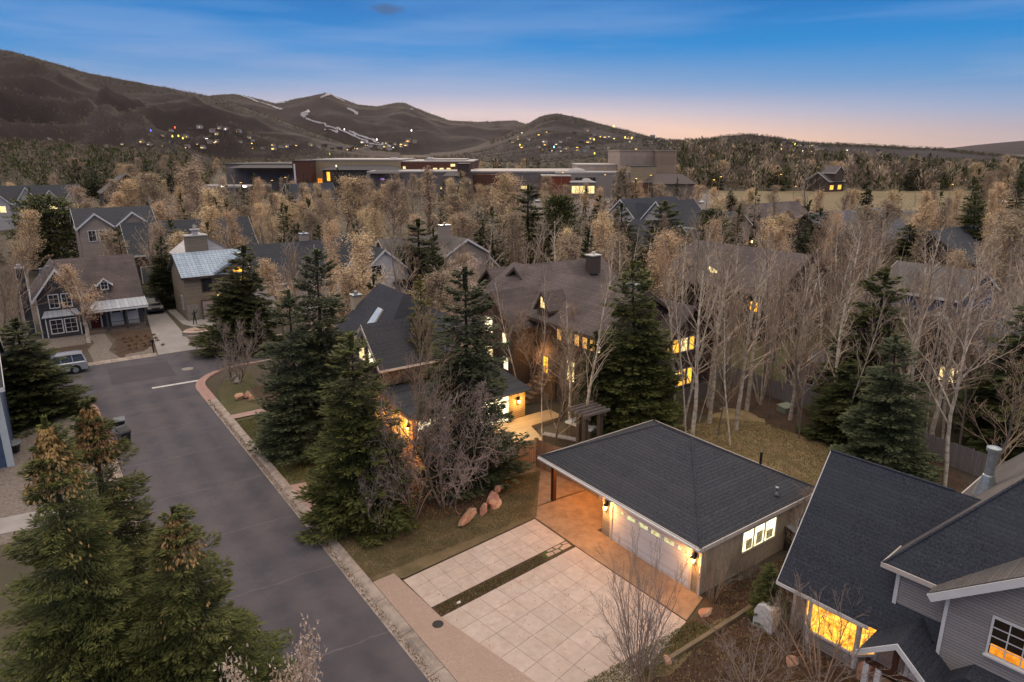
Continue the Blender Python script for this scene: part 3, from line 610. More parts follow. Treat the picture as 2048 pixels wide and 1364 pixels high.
# ---------------------------------------------------------------- things round the garage
t = thing('meter_cabinet', 'dark electrical cabinet with ribbed grey metal lid standing against the stucco side of the garage', 'cabinet', (28.6, 15.9, 0), 0)
g = MB(); g.box(0, 1.2, 0, .75, 0, 1.15); g.obj('body', M('dark_cabinet', (.035, .03, .028), var=.3), t)
g = MB(); g.add([(-.06, -.06, 1.16), (1.26, -.06, 1.16), (1.26, .78, 1.34), (-.06, .78, 1.34), (-.06, -.06, 1.2), (1.26, -.06, 1.2), (1.26, .78, 1.38), (-.06, .78, 1.38)], [(0,3,2,1),(4,5,6,7),(0,1,5,4),(1,2,6,5),(2,3,7,6),(3,0,4,7)]); g.obj('lid', M('ribbed_metal', (.42, .43, .45), metal=.5, rough=.4, lines=[('X', .22, .15, .4)]), t)
SAND = M('red_sandstone', (0.36, 0.15, 0.10), (0.50, 0.32, 0.22), scale=1.3, coord='Object', rough=.95, detail=9, bump=.6, bs=9, objvar=.12, big=(1.2, (0.55, 0.42, 0.33), .4))
GSTN = M('grey_field_stone', (0.30, 0.25, 0.22), (0.18, 0.15, 0.13), scale=3, rough=.95, detail=9, bump=.6, objvar=.2)
def rock(name, label, cat, loc, dims, rz, m, seed, group=None, sub=1):
    import bmesh
    bm = bmesh.new(); bmesh.ops.create_icosphere(bm, subdivisions=sub+1, radius=1.0); r = random.Random(seed)
    # chop with planes so the boulder reads as cut stone
    pl = []
    for _ in range(9): n = Vector((r.gauss(0, 1), r.gauss(0, 1), r.gauss(0, .8))).normalized(); pl.append((n, r.uniform(.42, .72)))
    for v in bm.verts:
        for n, d in pl:
            q = v.co.dot(n)
            if q > d: v.co -= n*(q-d)
        v.co += Vector((r.uniform(-.03, .03), r.uniform(-.03, .03), r.uniform(-.03, .03)))
        v.co = Vector((v.co.x*dims[0], v.co.y*dims[1], (v.co.z+.4)*dims[2]))
    me = bpy.data.meshes.new(name); bm.to_mesh(me); bm.free(); me.materials.append(m)
    return tag(link(name, me, None, loc, rz), label, cat, group)
RB = 'row of sandstone boulders below the bare tangled tree'
for i, (px, py, w_, d, h, rz, lb) in enumerate([(936, 1040, 1.15, .5, .42, .62, 'broad pale topped red sandstone slab, lowest of the boulder row by the lawn'), (968, 1026, .62, .36, .4, .7, 'cream and pink boulder second from the low end of the row'),
        (990, 1012, .95, .42, .45, .6, 'flat brick red boulder in the middle of the row at its bend'), (984, 995, .3, .3, .35, 0, 'small grey stone tucked behind the red boulder row'),
        (986, 1008, .5, .5, .62, .2, 'upright amber lit boulder just above the bend of the row'), (994, 985, .6, .5, .6, 1.1, 'domed orange boulder halfway up the row to the fence'),
        (1003, 968, .28, .55, .7, 1.3, 'narrow upright sandstone slab near the fence end'), (1000, 955, .45, .4, .5, .4, 'rounded orange boulder closest to the cedar fence')]):
    X, Y = G(px, py); rock('boulder', lb, 'boulder', (X, Y, .05), (w_*.95, d*.9, h*.85), rz, SAND, i+3, RB)
rock('flat_rock', 'square pink sandstone block at the foot of the garage corner', 'rock', (21.5, 15.75, 0.02), (.5, .26, .14), .1, SAND, 31)
rock('rock', 'pale pink rock at the low end of the timber edging', 'rock', (*G(1335, 1325), 0), (.36, .26, .18), .6, SAND, 33)
rock('rock', 'pinkish round boulder among the bare shrubs before the bay window', 'rock', (*G(1583, 1330), 0), (.32, .28, .28), .2, SAND, 34)
rock('rock', 'small tan rock beside the little glowing spruce', 'rock', (*G(1527, 1215), 0), (.22, .16, .16), .9, SAND, 35)
rock('rock', 'large orange boulder at the foot of the porch posts', 'rock', (*G(1728, 1353), 0), (.6, .5, .4), .3, SAND, 36)
for i, (px, py) in enumerate([(480, 800), (495, 795), (503, 801), (470, 760), (478, 766)]):
    rock('rock', ['pinkish landscape rock at the left of the verge rock pile', 'tall tan rock at the centre of the verge rock pile', 'low rock at the right of the verge rock pile', 'grey pink rock under the purple crab apple', 'lower grey rock beside the crab apple trunk'][i], 'rock', (*G(px, py), .05), (.55, .4, .4), i, SAND if i < 3 else GSTN, 50+i, 'landscape rocks on the far verge')
t = thing('timber_edging', 'long weathered railway timber edging the planting bed before the garage side', 'edging', (*G(1335, 1325), 0), 0)
a, b = Vector((*G(1345, 1318), 0)), Vector((*G(1512, 1212), 0)); dr_ = (b-a); L_ = dr_.length
g = MB(); g.box(0, L_*.52, -.09, .09, 0, .2); g.box(L_*.53, L_, -.07, .11, 0, .18); o = g.obj('sleeper', M('weathered_sleeper', (.21, .155, .10), (.12, .09, .06), scale=2, stretch=(.6, 5, 5)), t); o.rotation_euler = (0, 0, math.atan2(dr_.y, dr_.x))
# flagstones at the head of the planting strip
FLAG = M('pink_flagstone', (.40, .29, .25), scale=3, var=.15, rough=.9)
MOSS = M('moss', (.07, .085, .02), scale=6, var=.3, rough=1)
g = MB(); g.ext(wob([(18.4, 22.85), (20.2, 22.98), (20.2, 23.5), (18.4, 23.38)], .03, 4, 4), 'z', .03, .065); tag(g.obj('moss_bed', MOSS), kind='stuff')
FS = [[(19.5, 22.98), (20.1, 23.02), (20.12, 23.26), (19.8, 23.3), (19.45, 23.15)], [(19.85, 23.36), (20.12, 23.32), (20.14, 23.48), (19.8, 23.47)], [(19.0, 22.95), (19.4, 22.96), (19.35, 23.16), (19.05, 23.18)], [(19.3, 23.22), (19.74, 23.34), (19.7, 23.46), (19.25, 23.44)], [(18.55, 22.95), (18.93, 22.94), (18.98, 23.15), (18.6, 23.2)], [(18.8, 23.27), (19.2, 23.25), (19.15, 23.42), (18.8, 23.38)]]
for k, p in enumerate(FS):
    g = MB(); g.ext([(x, y) for x, y in p], 'z', .05, .085)
    tag(g.obj('flagstone', FLAG), 'irregular pink flagstone set in moss at the garage end of the planting strip', 'flagstone', 'flagstones at the head of the planting strip')
rock('rock', 'small white stone lying near the street end of the planting strip', 'rock', (*G(918, 1207), .05), (.16, .1, .07), .3, M('white_stone', (.6, .55, .5)), 71)
def disc(name, label, cat, c, r, z, m):
    o = MB(); o.lathe([(r, 0), (r, .012), (r*.9, .016)], 24); tag(o.obj(name, m, None, (*c, z)), label, cat)
IRON = M('cast_iron', (.05, .045, .045), var=.3, rough=.6, lines=[('X', .09, .3, .4), ('Y', .09, .3, .4)])
disc('manhole_cover', 'small round iron valve cover in the aggregate apron', 'manhole cover', G(876, 1253), .24, .118, IRON)
disc('manhole_cover', 'round manhole cover with pale collar in the cross street', 'manhole cover', G(375, 738), .5, .014, M('manhole_collar', (.26, .23, .21), var=.2))
# cedar fence: runs of boards with a gate
def fence(name, label, pts, h, m, cat='fence', post=2.4, gate=None):
    t = thing(name, label, cat, (pts[0][0], pts[0][1], 0)); ox, oy = pts[0]
    for (a, b) in zip(pts, pts[1:]):
        A, B = Vector((a[0]-ox, a[1]-oy, 0)), Vector((b[0]-ox, b[1]-oy, 0)); d = B-A; L_ = d.length; n = int(L_/.14)
        g = MB(); r = random.Random(int(L_*100))
        for k in range(n): zz = h+r.uniform(-.02, .02); g.box(k*L_/n, (k+.93)*L_/n, -.012, .012, .03, zz)
        g.box(0, L_, .013, .05, .35, .44); g.box(0, L_, .013, .05, h-.4, h-.31)
        o = g.obj('board_panel', m, t, A, math.atan2(d.y, d.x))
        k = max(1, round(L_/post))
        for q in range(k+1): p = MB(); p.box(-.05, .05, .014, .11, 0, h+.06); p.obj('post', m, t, A+d*q/k, math.atan2(d.y, d.x))
    return t
fence('cedar_fence', 'tall weathered cedar board fence left of the gate by the big spruce', [(19.4, 33.0), (21.9, 31.45)], 1.95, CEDAR)
fence('cedar_gate', 'cedar board gate at the end of the curved path', [(21.95, 31.42), (24.1, 31.2)], 1.95, CEDAR, 'gate')
fence('cedar_fence', 'weathered cedar board fence running from the gate behind the garage porch', [(24.15, 31.15), (24.6, 28.6), (24.75, 27.75)], 1.95, CEDAR)
fence('board_fence', 'grey weathered board fence along the mulch bed before the shed', [(47.6, 36.5), (47.4, 31), (47.2, 25.0)], 1.55, GRFEN)
fence('board_fence', 'dark weathered board fence behind the bare aspens at the right', [(46.5, 24.6), (45.5, 15), (44, 5)], 1.6, GRFEN)
# bins at the kerb
def bin_(label, loc, rz, m, lidm, tilt=0.35):
    t = thing('wheelie_bin', label, 'rubbish bin', (*loc, .012), rz, 'wheeled bins at the left kerb')
    g = MB(); vs = []
    for (z, a, b) in ((.08, .24, .27), (.95, .31, .36), (1.0, .34, .39), (1.03, .34, .39)): vs += [(-a, -b, z), (a, -b, z), (a, b, z), (-a, b, z)]
    g.add(vs, [(0,3,2,1), (12,13,14,15)]+[(4*k+i, 4*k+(i+1)%4, 4*k+4+(i+1)%4, 4*k+4+i) for k in range(3) for i in range(4)]); g.obj('body', m, t)
    g = MB(); g.ext([(-.40, 0), (.42, 0), (.42, .04), (.2, .1), (-.3, .1), (-.40, .05)], 'x', -.36, .36); l = g.obj('lid', lidm, t, (0, .0, 1.04)); l.rotation_euler = (tilt, 0, 0); l.location = (0, 0, 1.04+abs(math.sin(tilt))*.42)
    for sx in (-1, 1): g = MB(); g.tube([(sx*.26, .3, .12), (sx*.33, .3, .12)], .12, 12); g.obj('wheel', BLACK, t)
    g = MB(); g.tube([(-.28, .42, .95), (.28, .42, .95)], .02, 6); g.obj('handle', BLACK, t)
BINM = M('black_bin_plastic', (.010, .010, .011), var=.3, rough=.35, spec=.5); LIDM = M('sheen_bin_lid', (.035, .034, .035), var=.5, rough=.3, scale=5); 
bin_('black wheeled bin with an overfull raised lid nearest the camera', G(251, 893), R(20), BINM, LIDM, .42)
bin_('black wheeled bin behind the overfull one, pale lid', G(243, 868), R(-4), BINM, M('pale_bin_lid', (.14, .14, .15), var=.25, rough=.3), .1)
# mailbox
t = thing('mailbox', 'black mailbox on a black post at the edge of the far driveway', 'mailbox', (8.75, 73.4, 0))
g = MB(); g.box(-.05, .05, -.05, .05, 0, 1.1); g.box(-.04, .04, -.25, .2, .95, 1.03); g.obj('post', BLACK, t)
g = MB(); g.ext([(-.12, 0), (.12, 0), (.12, .16), (.08, .26), (0, .29), (-.08, .26), (-.12, .16)], 'y', -.28, .25); g.obj('box', BLACK, t, (0, 0, 1.1))
t = thing('mailbox', 'dark mailbox post by the crab apple on the corner verge', 'mailbox', (*G(462, 757), 0))
g = MB(); g.box(-.06, .06, -.06, .06, 0, 1.2); g.obj('post', BLACK, t); g = MB(); g.ext([(-.12, 0), (.12, 0), (.12, .16), (0, .29), (-.12, .16)], 'y', -.28, .25); g.obj('box', BLACK, t, (0, 0, 1.2))
# ---------------------------------------------------------------- grey house lower right
B = thing('grey_house', 'large grey shake-sided house with steep slate roofs and amber lit bay window', 'house', (23.9, 13.15, 0), R(4.5))
keep(22.5, 40, -5, 14)
# local: x depth, y toward the garage; the facade runs toward -y
g = MB(); g.ext([(0, 0), (5.2, 0), (5.2, 2.2), (2.45, 6.95), (0, 2.5)], 'y', -5.3, 0); g.obj('wall', GRAYS, B)
# steep main roof slab
def slab(root, name, quad, t, m):
    A = [Vector(p) for p in quad]; n = (A[1]-A[0]).cross(A[3]-A[0]).normalized()
    if n.z < 0: n = -n
    g = MB(); g.add([tuple(p) for p in A]+[tuple(p-n*t) for p in A], [(0,1,2,3),(7,6,5,4)]+[(i, (i+1) % 4, (i+1) % 4+4, i+4) for i in range(4)]); return g.obj(name, m, root)
EV = (-1.05, 2.42); RG = (2.30, 7.2)
slab(B, 'roof', [(EV[0], .32, EV[1]), (EV[0], -5.6, EV[1]), (RG[0], -5.6, RG[1]), (RG[0], .32, RG[1])], .16, ROOFB)
slab(B, 'roof', [(RG[0]+.06, .32, RG[1]-.22), (RG[0]+.06, -5.6, RG[1]-.22), (5.9, -5.6, 2.2), (5.9, .32, 2.2)], .16, ROOFG)  # rear slope in paler shingle, its lit tone put into the colour
g = MB(); g.tube([(RG[0], .32, RG[1]+.01), (RG[0], -4.3, RG[1]+.01)], .05, 5); g.obj('ridge_cap', ROOFB, B)
slab(B, 'rake_board', [(EV[0], .37, EV[1]-.05), (EV[0], .32, EV[1]-.05), (RG[0], .32, RG[1]-.05), (RG[0], .37, RG[1]-.05)], .2, WHITE)
g = MB(); g.box(EV[0]-.03, EV[0], -3.3, .36, EV[1]-.16, EV[1]-.02); g.obj('gutter', WHITE, B)
g = MB(); g.box(-.03, .08, -.06, .06, 0, 2.6); g.obj('corner_board', WHITE, B)
# bay window: three glowing faces
bay = MB(); bp = [(0, -.55), (-.62, -.95), (-.62, -2.85), (0, -3.35)]
bay.ext(bp+[(0.3, -3.35), (.3, -.55)], 'z', 0, .62); bay.ext(bp+[(0.3, -3.35), (.3, -.55)], 'z', 1.98, 2.3); bay.obj('bay_wall', GRAYS, B)
fr = MB()
for (a, b) in zip(bp, bp[1:]):
    A, B2 = Vector((*a, 0)), Vector((*b, 0)); d = B2-A; L_ = d.length; dn = d.normalized(); nn = Vector((dn.y, -dn.x, 0)); 
    if nn.x > 0: nn = -nn
    def bb(u0, u1, z0, z1, o0, o1, g_): g_.add([tuple(A+dn*u+nn*o+Vector((0, 0, z))) for z in (z0, z1) for (u, o) in ((u0, o0), (u1, o0), (u1, o1), (u0, o1))], [(0,3,2,1),(4,5,6,7),(0,1,5,4),(1,2,6,5),(2,3,7,6),(3,0,4,7)])
    bb(0, L_, .60, .70, -.02, .07, fr); bb(0, L_, 1.93, 2.0, -.02, .05, fr); bb(-.02, .09, 0, 2.0, -.02, .045, fr); bb(L_-.09, L_+.02, 0, 2.0, -.02, .045, fr)
    q = MB(); bb(.09, L_-.09, .70, 1.93, -.02, .0, q); q.obj('bay_pane', LAMB, B)
    k = max(2, int(L_/.3))
    for i in range(1, k): bb(L_*i/k-.007, L_*i/k+.007, .7, 1.93, 0, .012, fr)
    bb(.09, L_-.09, 1.62, 1.635, 0, .014, fr)
fr.obj('bay_frame', WHITE, B)
pl_ = MB(); r = random.Random(4)
for k in range(11):
    y = -1.1-k*.165; pl_.lathe([(.03, .705), (.05, .78)], 6, (-.56, y)); 
    for j in range(5): a = r.random()*6.28; pl_.add([(-.56, y, .78), (-.56+.09*math.cos(a), y+.09*math.sin(a), .9+.1*r.random()), (-.56+.05*math.cos(a+.5), y+.05*math.sin(a+.5), .8)], [(0, 1, 2)])
# second-storey block with hipped roof
g = MB(); g.box(-.35, 5.5, -10.5, -3.75, 2.0, 5.05); g.obj('upper_wall', GRAYS, B)
g = MB(); g.box(-.39, -.28, -3.83, -3.70, 3.0, 5.0); g.obj('corner_board', WHITE, B)
hx0, hy1, ze = -.85, -3.35, 5.03
g = MB(); A_ = (hx0, hy1, ze); B_ = (hx0, -12, ze); T0 = (hx0+4.5, hy1-4.8, ze+5.76); T1 = (hx0+4.5, -12, ze+5.76); C_ = (10.5, hy1, ze); D_ = (10.5, hy1-4.8, ze+5.76)
g.add([A_, B_, T1, T0, C_, D_], [(0, 1, 2, 3)]); g.obj('roof', ROOFB, B)
g = MB(); g.add([A_, T0, D_, C_], [(0, 1, 2, 3)]); g.obj('roof', ROOFG, B)  # left slope of the same hip, painted paler as the lit side
g = MB(); g.box(hx0-.05, hx0, -12, hy1+.05, ze-.15, ze+.03); g.box(hx0, 10.4, hy1, hy1+.05, ze-.15, ze+.02); g.obj('fascia', TRIM, B)
g = MB(); g.box(5.6, 10.2, -11, -3.8, 0, ze-.02); g.obj('rear_wall', GRAYS, B)
g = MB(); g.tube([A_, T0], .06, 5); g.obj('ridge_cap', ROOFB, B)
# right-hand street gable
pk = -9.35; gw = -5.55
def rgz(y): return 5.02+(gw+.5-y)*.80
g = MB(); g.ext([(gw, 0), (gw, 5.02), (pk, rgz(pk)-.25), (2*pk-gw, 5.02), (2*pk-gw, 0)], 'x', -.95, 2.5); g.obj('gable_wall', GRAYS, B)
slab(B, 'roof', [(-1.45, gw+.5, 5.02), (-1.45, pk, rgz(pk)), (4.8, pk, rgz(pk)), (4.8, gw+.5, 5.02)], .15, ROOFG)  # left slope of the gable, lit tone painted by the paler shingle
slab(B, 'rake_board', [(-1.50, gw+.52, 4.95), (-1.50, pk, rgz(pk)-.05), (-1.40, pk, rgz(pk)-.05), (-1.40, gw+.52, 4.95)], .26, WHITE)
slab(B, 'eave_return', [(-1.47, gw+.5, 4.93), (-1.47, gw-.35, 5.62), (-.96, gw-.35, 5.62), (-.96, gw+.5, 4.93)], .06, WHITE)
g = MB(); g.box(-.99, -.88, gw-.03, gw+.08, 1.6, 5.0); g.obj('corner_board', WHITE, B)
# round louvred vent
g = MB(); g.tube([(-.99, -8.72, 6.05), (-.95, -8.72, 6.05)], .36, 28); 
for k in range(7): g.box(-1.01, -.985, -8.72-.28, -8.72+.28, 5.80+k*.075, 5.83+k*.075)
g.obj('round_vent', WHITE, B)
g = MB(); g.tube([(-1.0, -8.72, 6.05), (-.96, -8.72, 6.05)], .42, 28); g.obj('vent_rim', WHITE, B)
wn = window(B, 'l', -.95, -7.75, 3.55, 1.75, 1.30, 4, 4, M('amber_half_lit_pane', (.03, .02, .015), rough=.2), WHITE, .07, .035, sill=True)
q = MB(); q.box(-.84, .84, -.03, -.024, .02, .38); q.obj('lit_pane', LORG, wn)
# flue and roof box
t0 = (4.6, -4.7); g = MB(); g.lathe([(.42, -.5), (.2, .35), (.17, .4), (.17, 1.35), (.25, 1.37), (.25, 1.5), (.08, 1.56)], 16, t0); g.obj('flue', STEEL, B, (0, 0, 6.9), smooth=False)
g = MB(); g.box(6.2, 6.8, -6.0, -5.6, 8.3, 8.75); g.obj('roof_box', WHITE, B)
# gabled porch on paired white posts
px0, px1, py0, pyk, py1 = -2.55, .1, -3.55, -4.75, -6.15
zp0, zk, zp1 = 2.35, 3.35, 2.10
slab(B, 'porch_roof', [(px0, py0, zp0), (px0, pyk, zk), (.6, pyk, zk), (.6, py0, zp0)], .12, ROOFB)
slab(B, 'porch_roof', [(px0, pyk-.003, zk), (px0, py1, zp1), (-.4, py1, zp1), (-.4, pyk-.003, zk)], .12, ROOFB)
g = MB(); g.ext([(py0+.03, zp0-.18), (pyk, zk-.2), (py1-.03, zp1-.2), (py1-.03, zp1+.02), (pyk, zk+.03), (py0+.03, zp0+.03)], 'x', px0-.06, px0-.002); g.obj('porch_fascia', WHITE, B)
g = MB(); g.box(px0+.05, px0+.2, py1+.35, py0-.3, 2.0, 2.16); g.box(px0+.05, px0+.18, pyk-.08, pyk+.08, 2.16, 3.1); g.obj('porch_truss', DWOOD, B)
for (x, y) in ((px0+.12, py0-.35), (px0+.12, py0-.75), (px0+.12, py1+.5), (px0+.12, py1+.85)):
    g = MB(); g.box(x-.09, x+.09, y-.09, y+.09, 0, 2.0); g.obj('porch_post', WHITE, B)
g = MB(); g.box(px0, -.36, py1, py0, 0, .16); g.obj('porch_floor', AGG, B)
door(B, 'l', -.35, -5.1, .16, .95, 2.0, WHITE, rows=2, cols=1, name='front_door', trim=WHITE)
g = MB(); g.box(-.40, -.385, -5.4, -4.8, 1.1, 2.0); g.obj('door_pane', LORG, B)
plight(B, (-2.4, -1.9, 1.1), 6, (1, .5, .1), .3)
g = MB(); g.ext([(-9.6, 2.2), (-5.95, 2.2), (-6.6, 2.9), (-9.6, 2.9)], 'x', -1.9, -.96); g.obj('lower_roof', ROOFB, B)
t = thing('propane_tank', 'white rounded tank cover standing at the left corner of the grey house', 'tank', (22.9, 13.7, 0), R(5))
g = MB(); g.ext([(-.42, 0), (.42, 0), (.42, .75), (.3, 1.05), (0, 1.18), (-.3, 1.05), (-.42, .75)], 'x', -.35, .35); g.obj('cover', WHITE, t)
g = MB(); g.box(-.4, .4, -.46, .46, 0, .06); g.obj('base', DRVC, t)
# ---------------------------------------------------------------- sliver of the blue house at the left edge
X0, Y0 = G(18, 935)
t = thing('blue_house', 'blue sided house with white corner board cut by the left picture edge', 'house', (-2.75, 50.6, 0), 0); keep(-12, -2, 50, 60)
g = MB(); g.box(-8, 0, 0, 9, 0, 5.4); g.obj('wall', M('blue_clapboard', (.055, .085, .15), var=.12, lines=[('Z', .16, .12, .4)]), t)
g = MB(); g.box(-.32, .05, -.05, .3, 0, 5.4); g.obj('corner_board', M('pale_blue_trim', (.42, .47, .5), var=.06), t)
window(t, 'f', -1.2, 0, .7, .9, 1.6, 1, 2)
gable(t, -8, 0, 0, 9, 5.2, 5.4, 8, 'x', WSID, ROOFD, WHITE, wall=False)
t = thing('tub_planter', 'black half-barrel tub beside the blue house wall', 'planter', (*G(28, 905), 0)); g = MB(); g.lathe([(.32, 0), (.45, .6), (.50, .62), (.50, .68), (.42, .68), (.38, .5)], 18); g.obj('tub', BLACK, t); g = MB(); g.lathe([(.38, .5), (.38, .54)], 18); g.obj('soil', MULCH, t)
g = MB(); g.lathe([(.505, .6), (.515, .69), (.47, .70)], 18); g.obj('rim', STEEL, t)
# ---------------------------------------------------------------- houses across the cross street
D = thing('navy_house', 'navy sided house with brown shingle roof, white trimmed windows and grey metal porch roof', 'house', (0, 86.2, 0)); keep(-3, 11, 84, 96)
gable(D, 0, 4.25, 0, 8, 0, 4.35, 7.15, 'y', BLUE, ROOFW, WHITE, ov=.35, ovg=.4)
gable(D, 2.6, 9.9, .55, 8.3, 0, 3.35, 7.5, 'x', BLUE, ROOFW, BLUE, ov=.4, ovg=.25)
window(D, 'f', 1.6, 0, 3.15, .8, 1.35, 2, 3); window(D, 'f', 2.75, 0, 3.15, .8, 1.35, 2, 3)
g = MB(); g.box(.5, 3.6, -.75, 0, .1, 2.3); g.obj('bay', BLUE, D); slab(D, 'bay_roof', [(.25, -.95, 2.32), (3.85, -.95, 2.32), (3.5, 0, 2.85), (.6, 0, 2.85)], .1, METR)
window(D, 'f', 1.45, -.75, .55, 1.0, 1.4, 2, 3); window(D, 'f', 2.75, -.75, .55, 1.0, 1.4, 2, 3)
g = MB()
for x in (.5, 3.55): g.box(x, x+.1, -.80, -.752, .1, 2.3)
for x in (0.0, 4.15): g.box(x, x+.12, -.05, -.002, 0, 4.3)
g.obj('corner_board', WHITE, D)
slab(D, 'porch_roof', [(3.85, -1.55, 2.65), (10.25, -1.55, 2.65), (10.25, .55, 3.35), (3.85, .55, 3.35)], .1, METR)
g = MB(); g.box(3.9, 10.2, -1.6, -1.45, 2.38, 2.54); g.obj('porch_beam', WHITE, D)
g = MB(); g.box(4.3, 10.1, -1.4, .5, 0, .3); g.obj('porch_floor', M('porch_deck', (.16, .12, .10), lines=[('X', .15, .1, .4)]), D)
for x in (6.1, 8.0, 9.9):
    g = MB(); g.box(x-.09, x+.09, -1.45, -1.27, .3, 2.4); g.box(x-.14, x+.14, -1.5, -1.22, .3, .36); g.box(x-.14, x+.14, -1.5, -1.22, 2.28, 2.38); g.obj('porch_post', BLUE, D)
g = MB()
for (a, b) in ((6.2, 7.9), (8.1, 9.8)): g.box(a, b, -1.39, -1.34, 1.1, 1.16); g.box(a, b, -1.39, -1.34, .45, .5); [g.box(a+.12*k, a+.12*k+.03, -1.38, -1.35, .5, 1.1) for k in range(14)]
g.obj('railing', BLUE, D)
door(D, 'f', 5.1, .55, .3, 1.0, 2.05, M('dark_red_door', (.09, .012, .014), var=.3, rough=.5), rows=2, cols=2, name='front_door')
for x in (7.2, 8.75):
    o = door(D, 'f', x, .55, .3, .95, 1.95, WHITE, rows=5, cols=1, name='white_door'); q = MB(); q.box(-.42, .42, -.06, -.045, 1.45, 1.9); q.obj('pane', DKG, o)
dm = MB(); dm.ext([(5.9, 4.1), (7.1, 4.1), (7.1, 5.0), (6.5, 5.55), (5.9, 5.0)], 'y', 1.0, 3.6); dm.obj('dormer', BLUE, D)
gable(D, 5.85, 7.15, .95, 3.8, 4.6, 5.0, 5.6, 'y', BLUE, ROOFW, WHITE, ov=.15, ovg=.2, t=.08, wall=False)
window(D, 'f', 6.5, 1.0, 4.45, .6, .75, 2, 2)
g = MB(); g.box(-1.25, -.45, 1.8, 2.6, 0, 7.3); o = g.obj('chimney', BLUE, D); g = MB(); g.box(-1.3, -.4, 1.75, 2.65, 7.3, 7.42); [g.box(x, x+.08, 1.74, 1.8, 0, 7.3) for x in (-1.27, -.5)]; g.box(-1.05, -.65, 2.0, 2.4, 7.42, 7.75); g.obj('chimney_cap', WHITE, o)
for (x, z) in ((1.0, 6.6), (1.7, 6.8)): g = MB(); g.lathe([(.13, 0), (.13, .5), (.2, .52), (.2, .62)], 8, (x, 4.5)); g.obj('roof_vent', STEEL, D, (0, 0, z-.4))
# its neighbour with the metal roof
Eh = thing('metal_roof_house', 'tan plank sided house with pale blue ribbed metal roof and arched amber window', 'house', (14.3, 85.4, 0)); keep(13, 28, 84, 98)
gable(Eh, 0, 11.8, 0, 7.4, 0, 5.35, 7.35, 'x', WOODT, METB, BROWN, ov=.55, ovg=.3)
gable(Eh, 3.5, 8.9, -.35, 4.2, 0, 5.45, 7.05, 'y', WOODT, METB, METB, ov=.1, ovg=.35)
window(Eh, 'f', 2.45, 0, 3.3, 1.0, 1.6, 2, 1, DKG, BROWN, .12)
window(Eh, 'f', 6.05, -.35, 4.0, 1.5, 1.1, 3, 2, LAMB, BROWN, .1, arch=True)
door(Eh, 'f', 3.6, -.36, 0, 3.9, 2.25, M('mauve_garage_door', (.30, .23, .21), var=.1, lines=[('Z', .3, .05, .3)]), rows=0, name='garage_door', trim=BROWN)
g = MB(); g.box(-.03, 1.6, -.06, -.002, 0, 1.9); g.obj('stone_base', GSTN, Eh)
window(Eh, 'l', 0, 2.3, 1.1, .7, 1.5, 1, 2)
gable(Eh, 1.0, 7.6, 6.4, 12.5, 0, 6.6, 9.0, 'y', WSID, WSID, M('brown_rake', (.25, .17, .13), var=.1), ov=.2, ovg=.1, t=.1)
g = MB(); g.box(1.6, 4.0, 4.4, 5.8, 5.5, 9.3); o = g.obj('chimney', WOODT, Eh); g = MB(); g.box(1.5, 4.1, 4.3, 5.9, 9.3, 9.42); g.box(2.5, 3.1, 4.8, 5.4, 9.42, 10.0); g.box(2.3, 3.3, 4.6, 5.6, 10.0, 10.08); g.box(2.65, 2.95, 4.9, 5.2, 10.08, 10.6); g.obj('chimney_cap', M('pale_cap', (.4, .38, .37)), o)
sconce(Eh, 'f', 3.4, -.4, 2.9, 2, sc=1.1, pt=False)
t = thing('curved_planter', 'low curved sandstone-capped planter wall with steps before the metal roofed house', 'planter', (*G(398, 665), 0))
g = MB(); pp = arc(0, 0, 1.9, 200, 360, 10); 
for k, (a, b) in enumerate(zip(pp, pp[1:])):
    A, B2 = Vector((*a, 0)), Vector((*b, 0)); i = A*.82; j = B2*.82; g.add([tuple(v+Vector((0, 0, z))) for z in (.0, .42) for v in (A, B2, j, i)], [(0,3,2,1),(4,5,6,7),(0,1,5,4),(1,2,6,5),(2,3,7,6),(3,0,4,7)])
g.obj('low_wall', GSTN, t); g = MB()
for a, b in zip(pp, pp[1:]):
    A, B2 = Vector((*a, 0))*1.03, Vector((*b, 0))*1.03; i = A*.77; j = B2*.77; g.add([tuple(v+Vector((0, 0, z))) for z in (.42, .5) for v in (A, B2, j, i)], [(0,3,2,1),(4,5,6,7),(0,1,5,4),(1,2,6,5),(2,3,7,6),(3,0,4,7)])
g.obj('coping', M('pale_coping', (.42, .33, .28), var=.1), t)
g = MB(); g.lathe([(1.5, 0), (1.5, .3)], 20); g.lathe([(.45, .3), (.45, .42)], 14); g.obj('paved_top', AGG, t)
g = MB(); g.ext([(2.1*math.cos(R(a)), 2.1*math.sin(R(a))) for a in range(225, 330, 12)], 'z', 0, .2); g.obj('step', M('pale_coping', (.42, .33, .28)), t)
# bronze statue of a standing figure with a raised arm
def skinned(name, pts, edges, rad, m, loc, rz, root_i=0, sub=2):
    me = bpy.data.meshes.new(name); me.from_pydata(pts, edges, []); me.materials.append(m); o = link(name, me, None, loc, rz)
    sk = o.modifiers.new('skin', 'SKIN'); sv_ = me.skin_vertices[0] if me.skin_vertices else None
    if sv_ is None:
        bpy.context.view_layer.objects.active = o
        bpy.ops.object.select_all(action='DESELECT'); o.select_set(True); bpy.ops.mesh.customdata_skin_add(); sv_ = me.skin_vertices[0]
    for k, r in enumerate(rad): sv_.data[k].radius = r if isinstance(r, tuple) else (r, r); sv_.data[k].use_root = (k == root_i)
    ss = o.modifiers.new('sub', 'SUBSURF'); ss.levels = sub; ss.render_levels = sub
    dg = bpy.context.evaluated_depsgraph_get(); me2 = bpy.data.meshes.new_from_object(o.evaluated_get(dg)); o.modifiers.clear(); o.data = me2; me2.name = name
    return o
BRZ = M('dark_green_bronze', (.035, .05, .042), scale=8, var=.3, rough=.4, metal=.5)
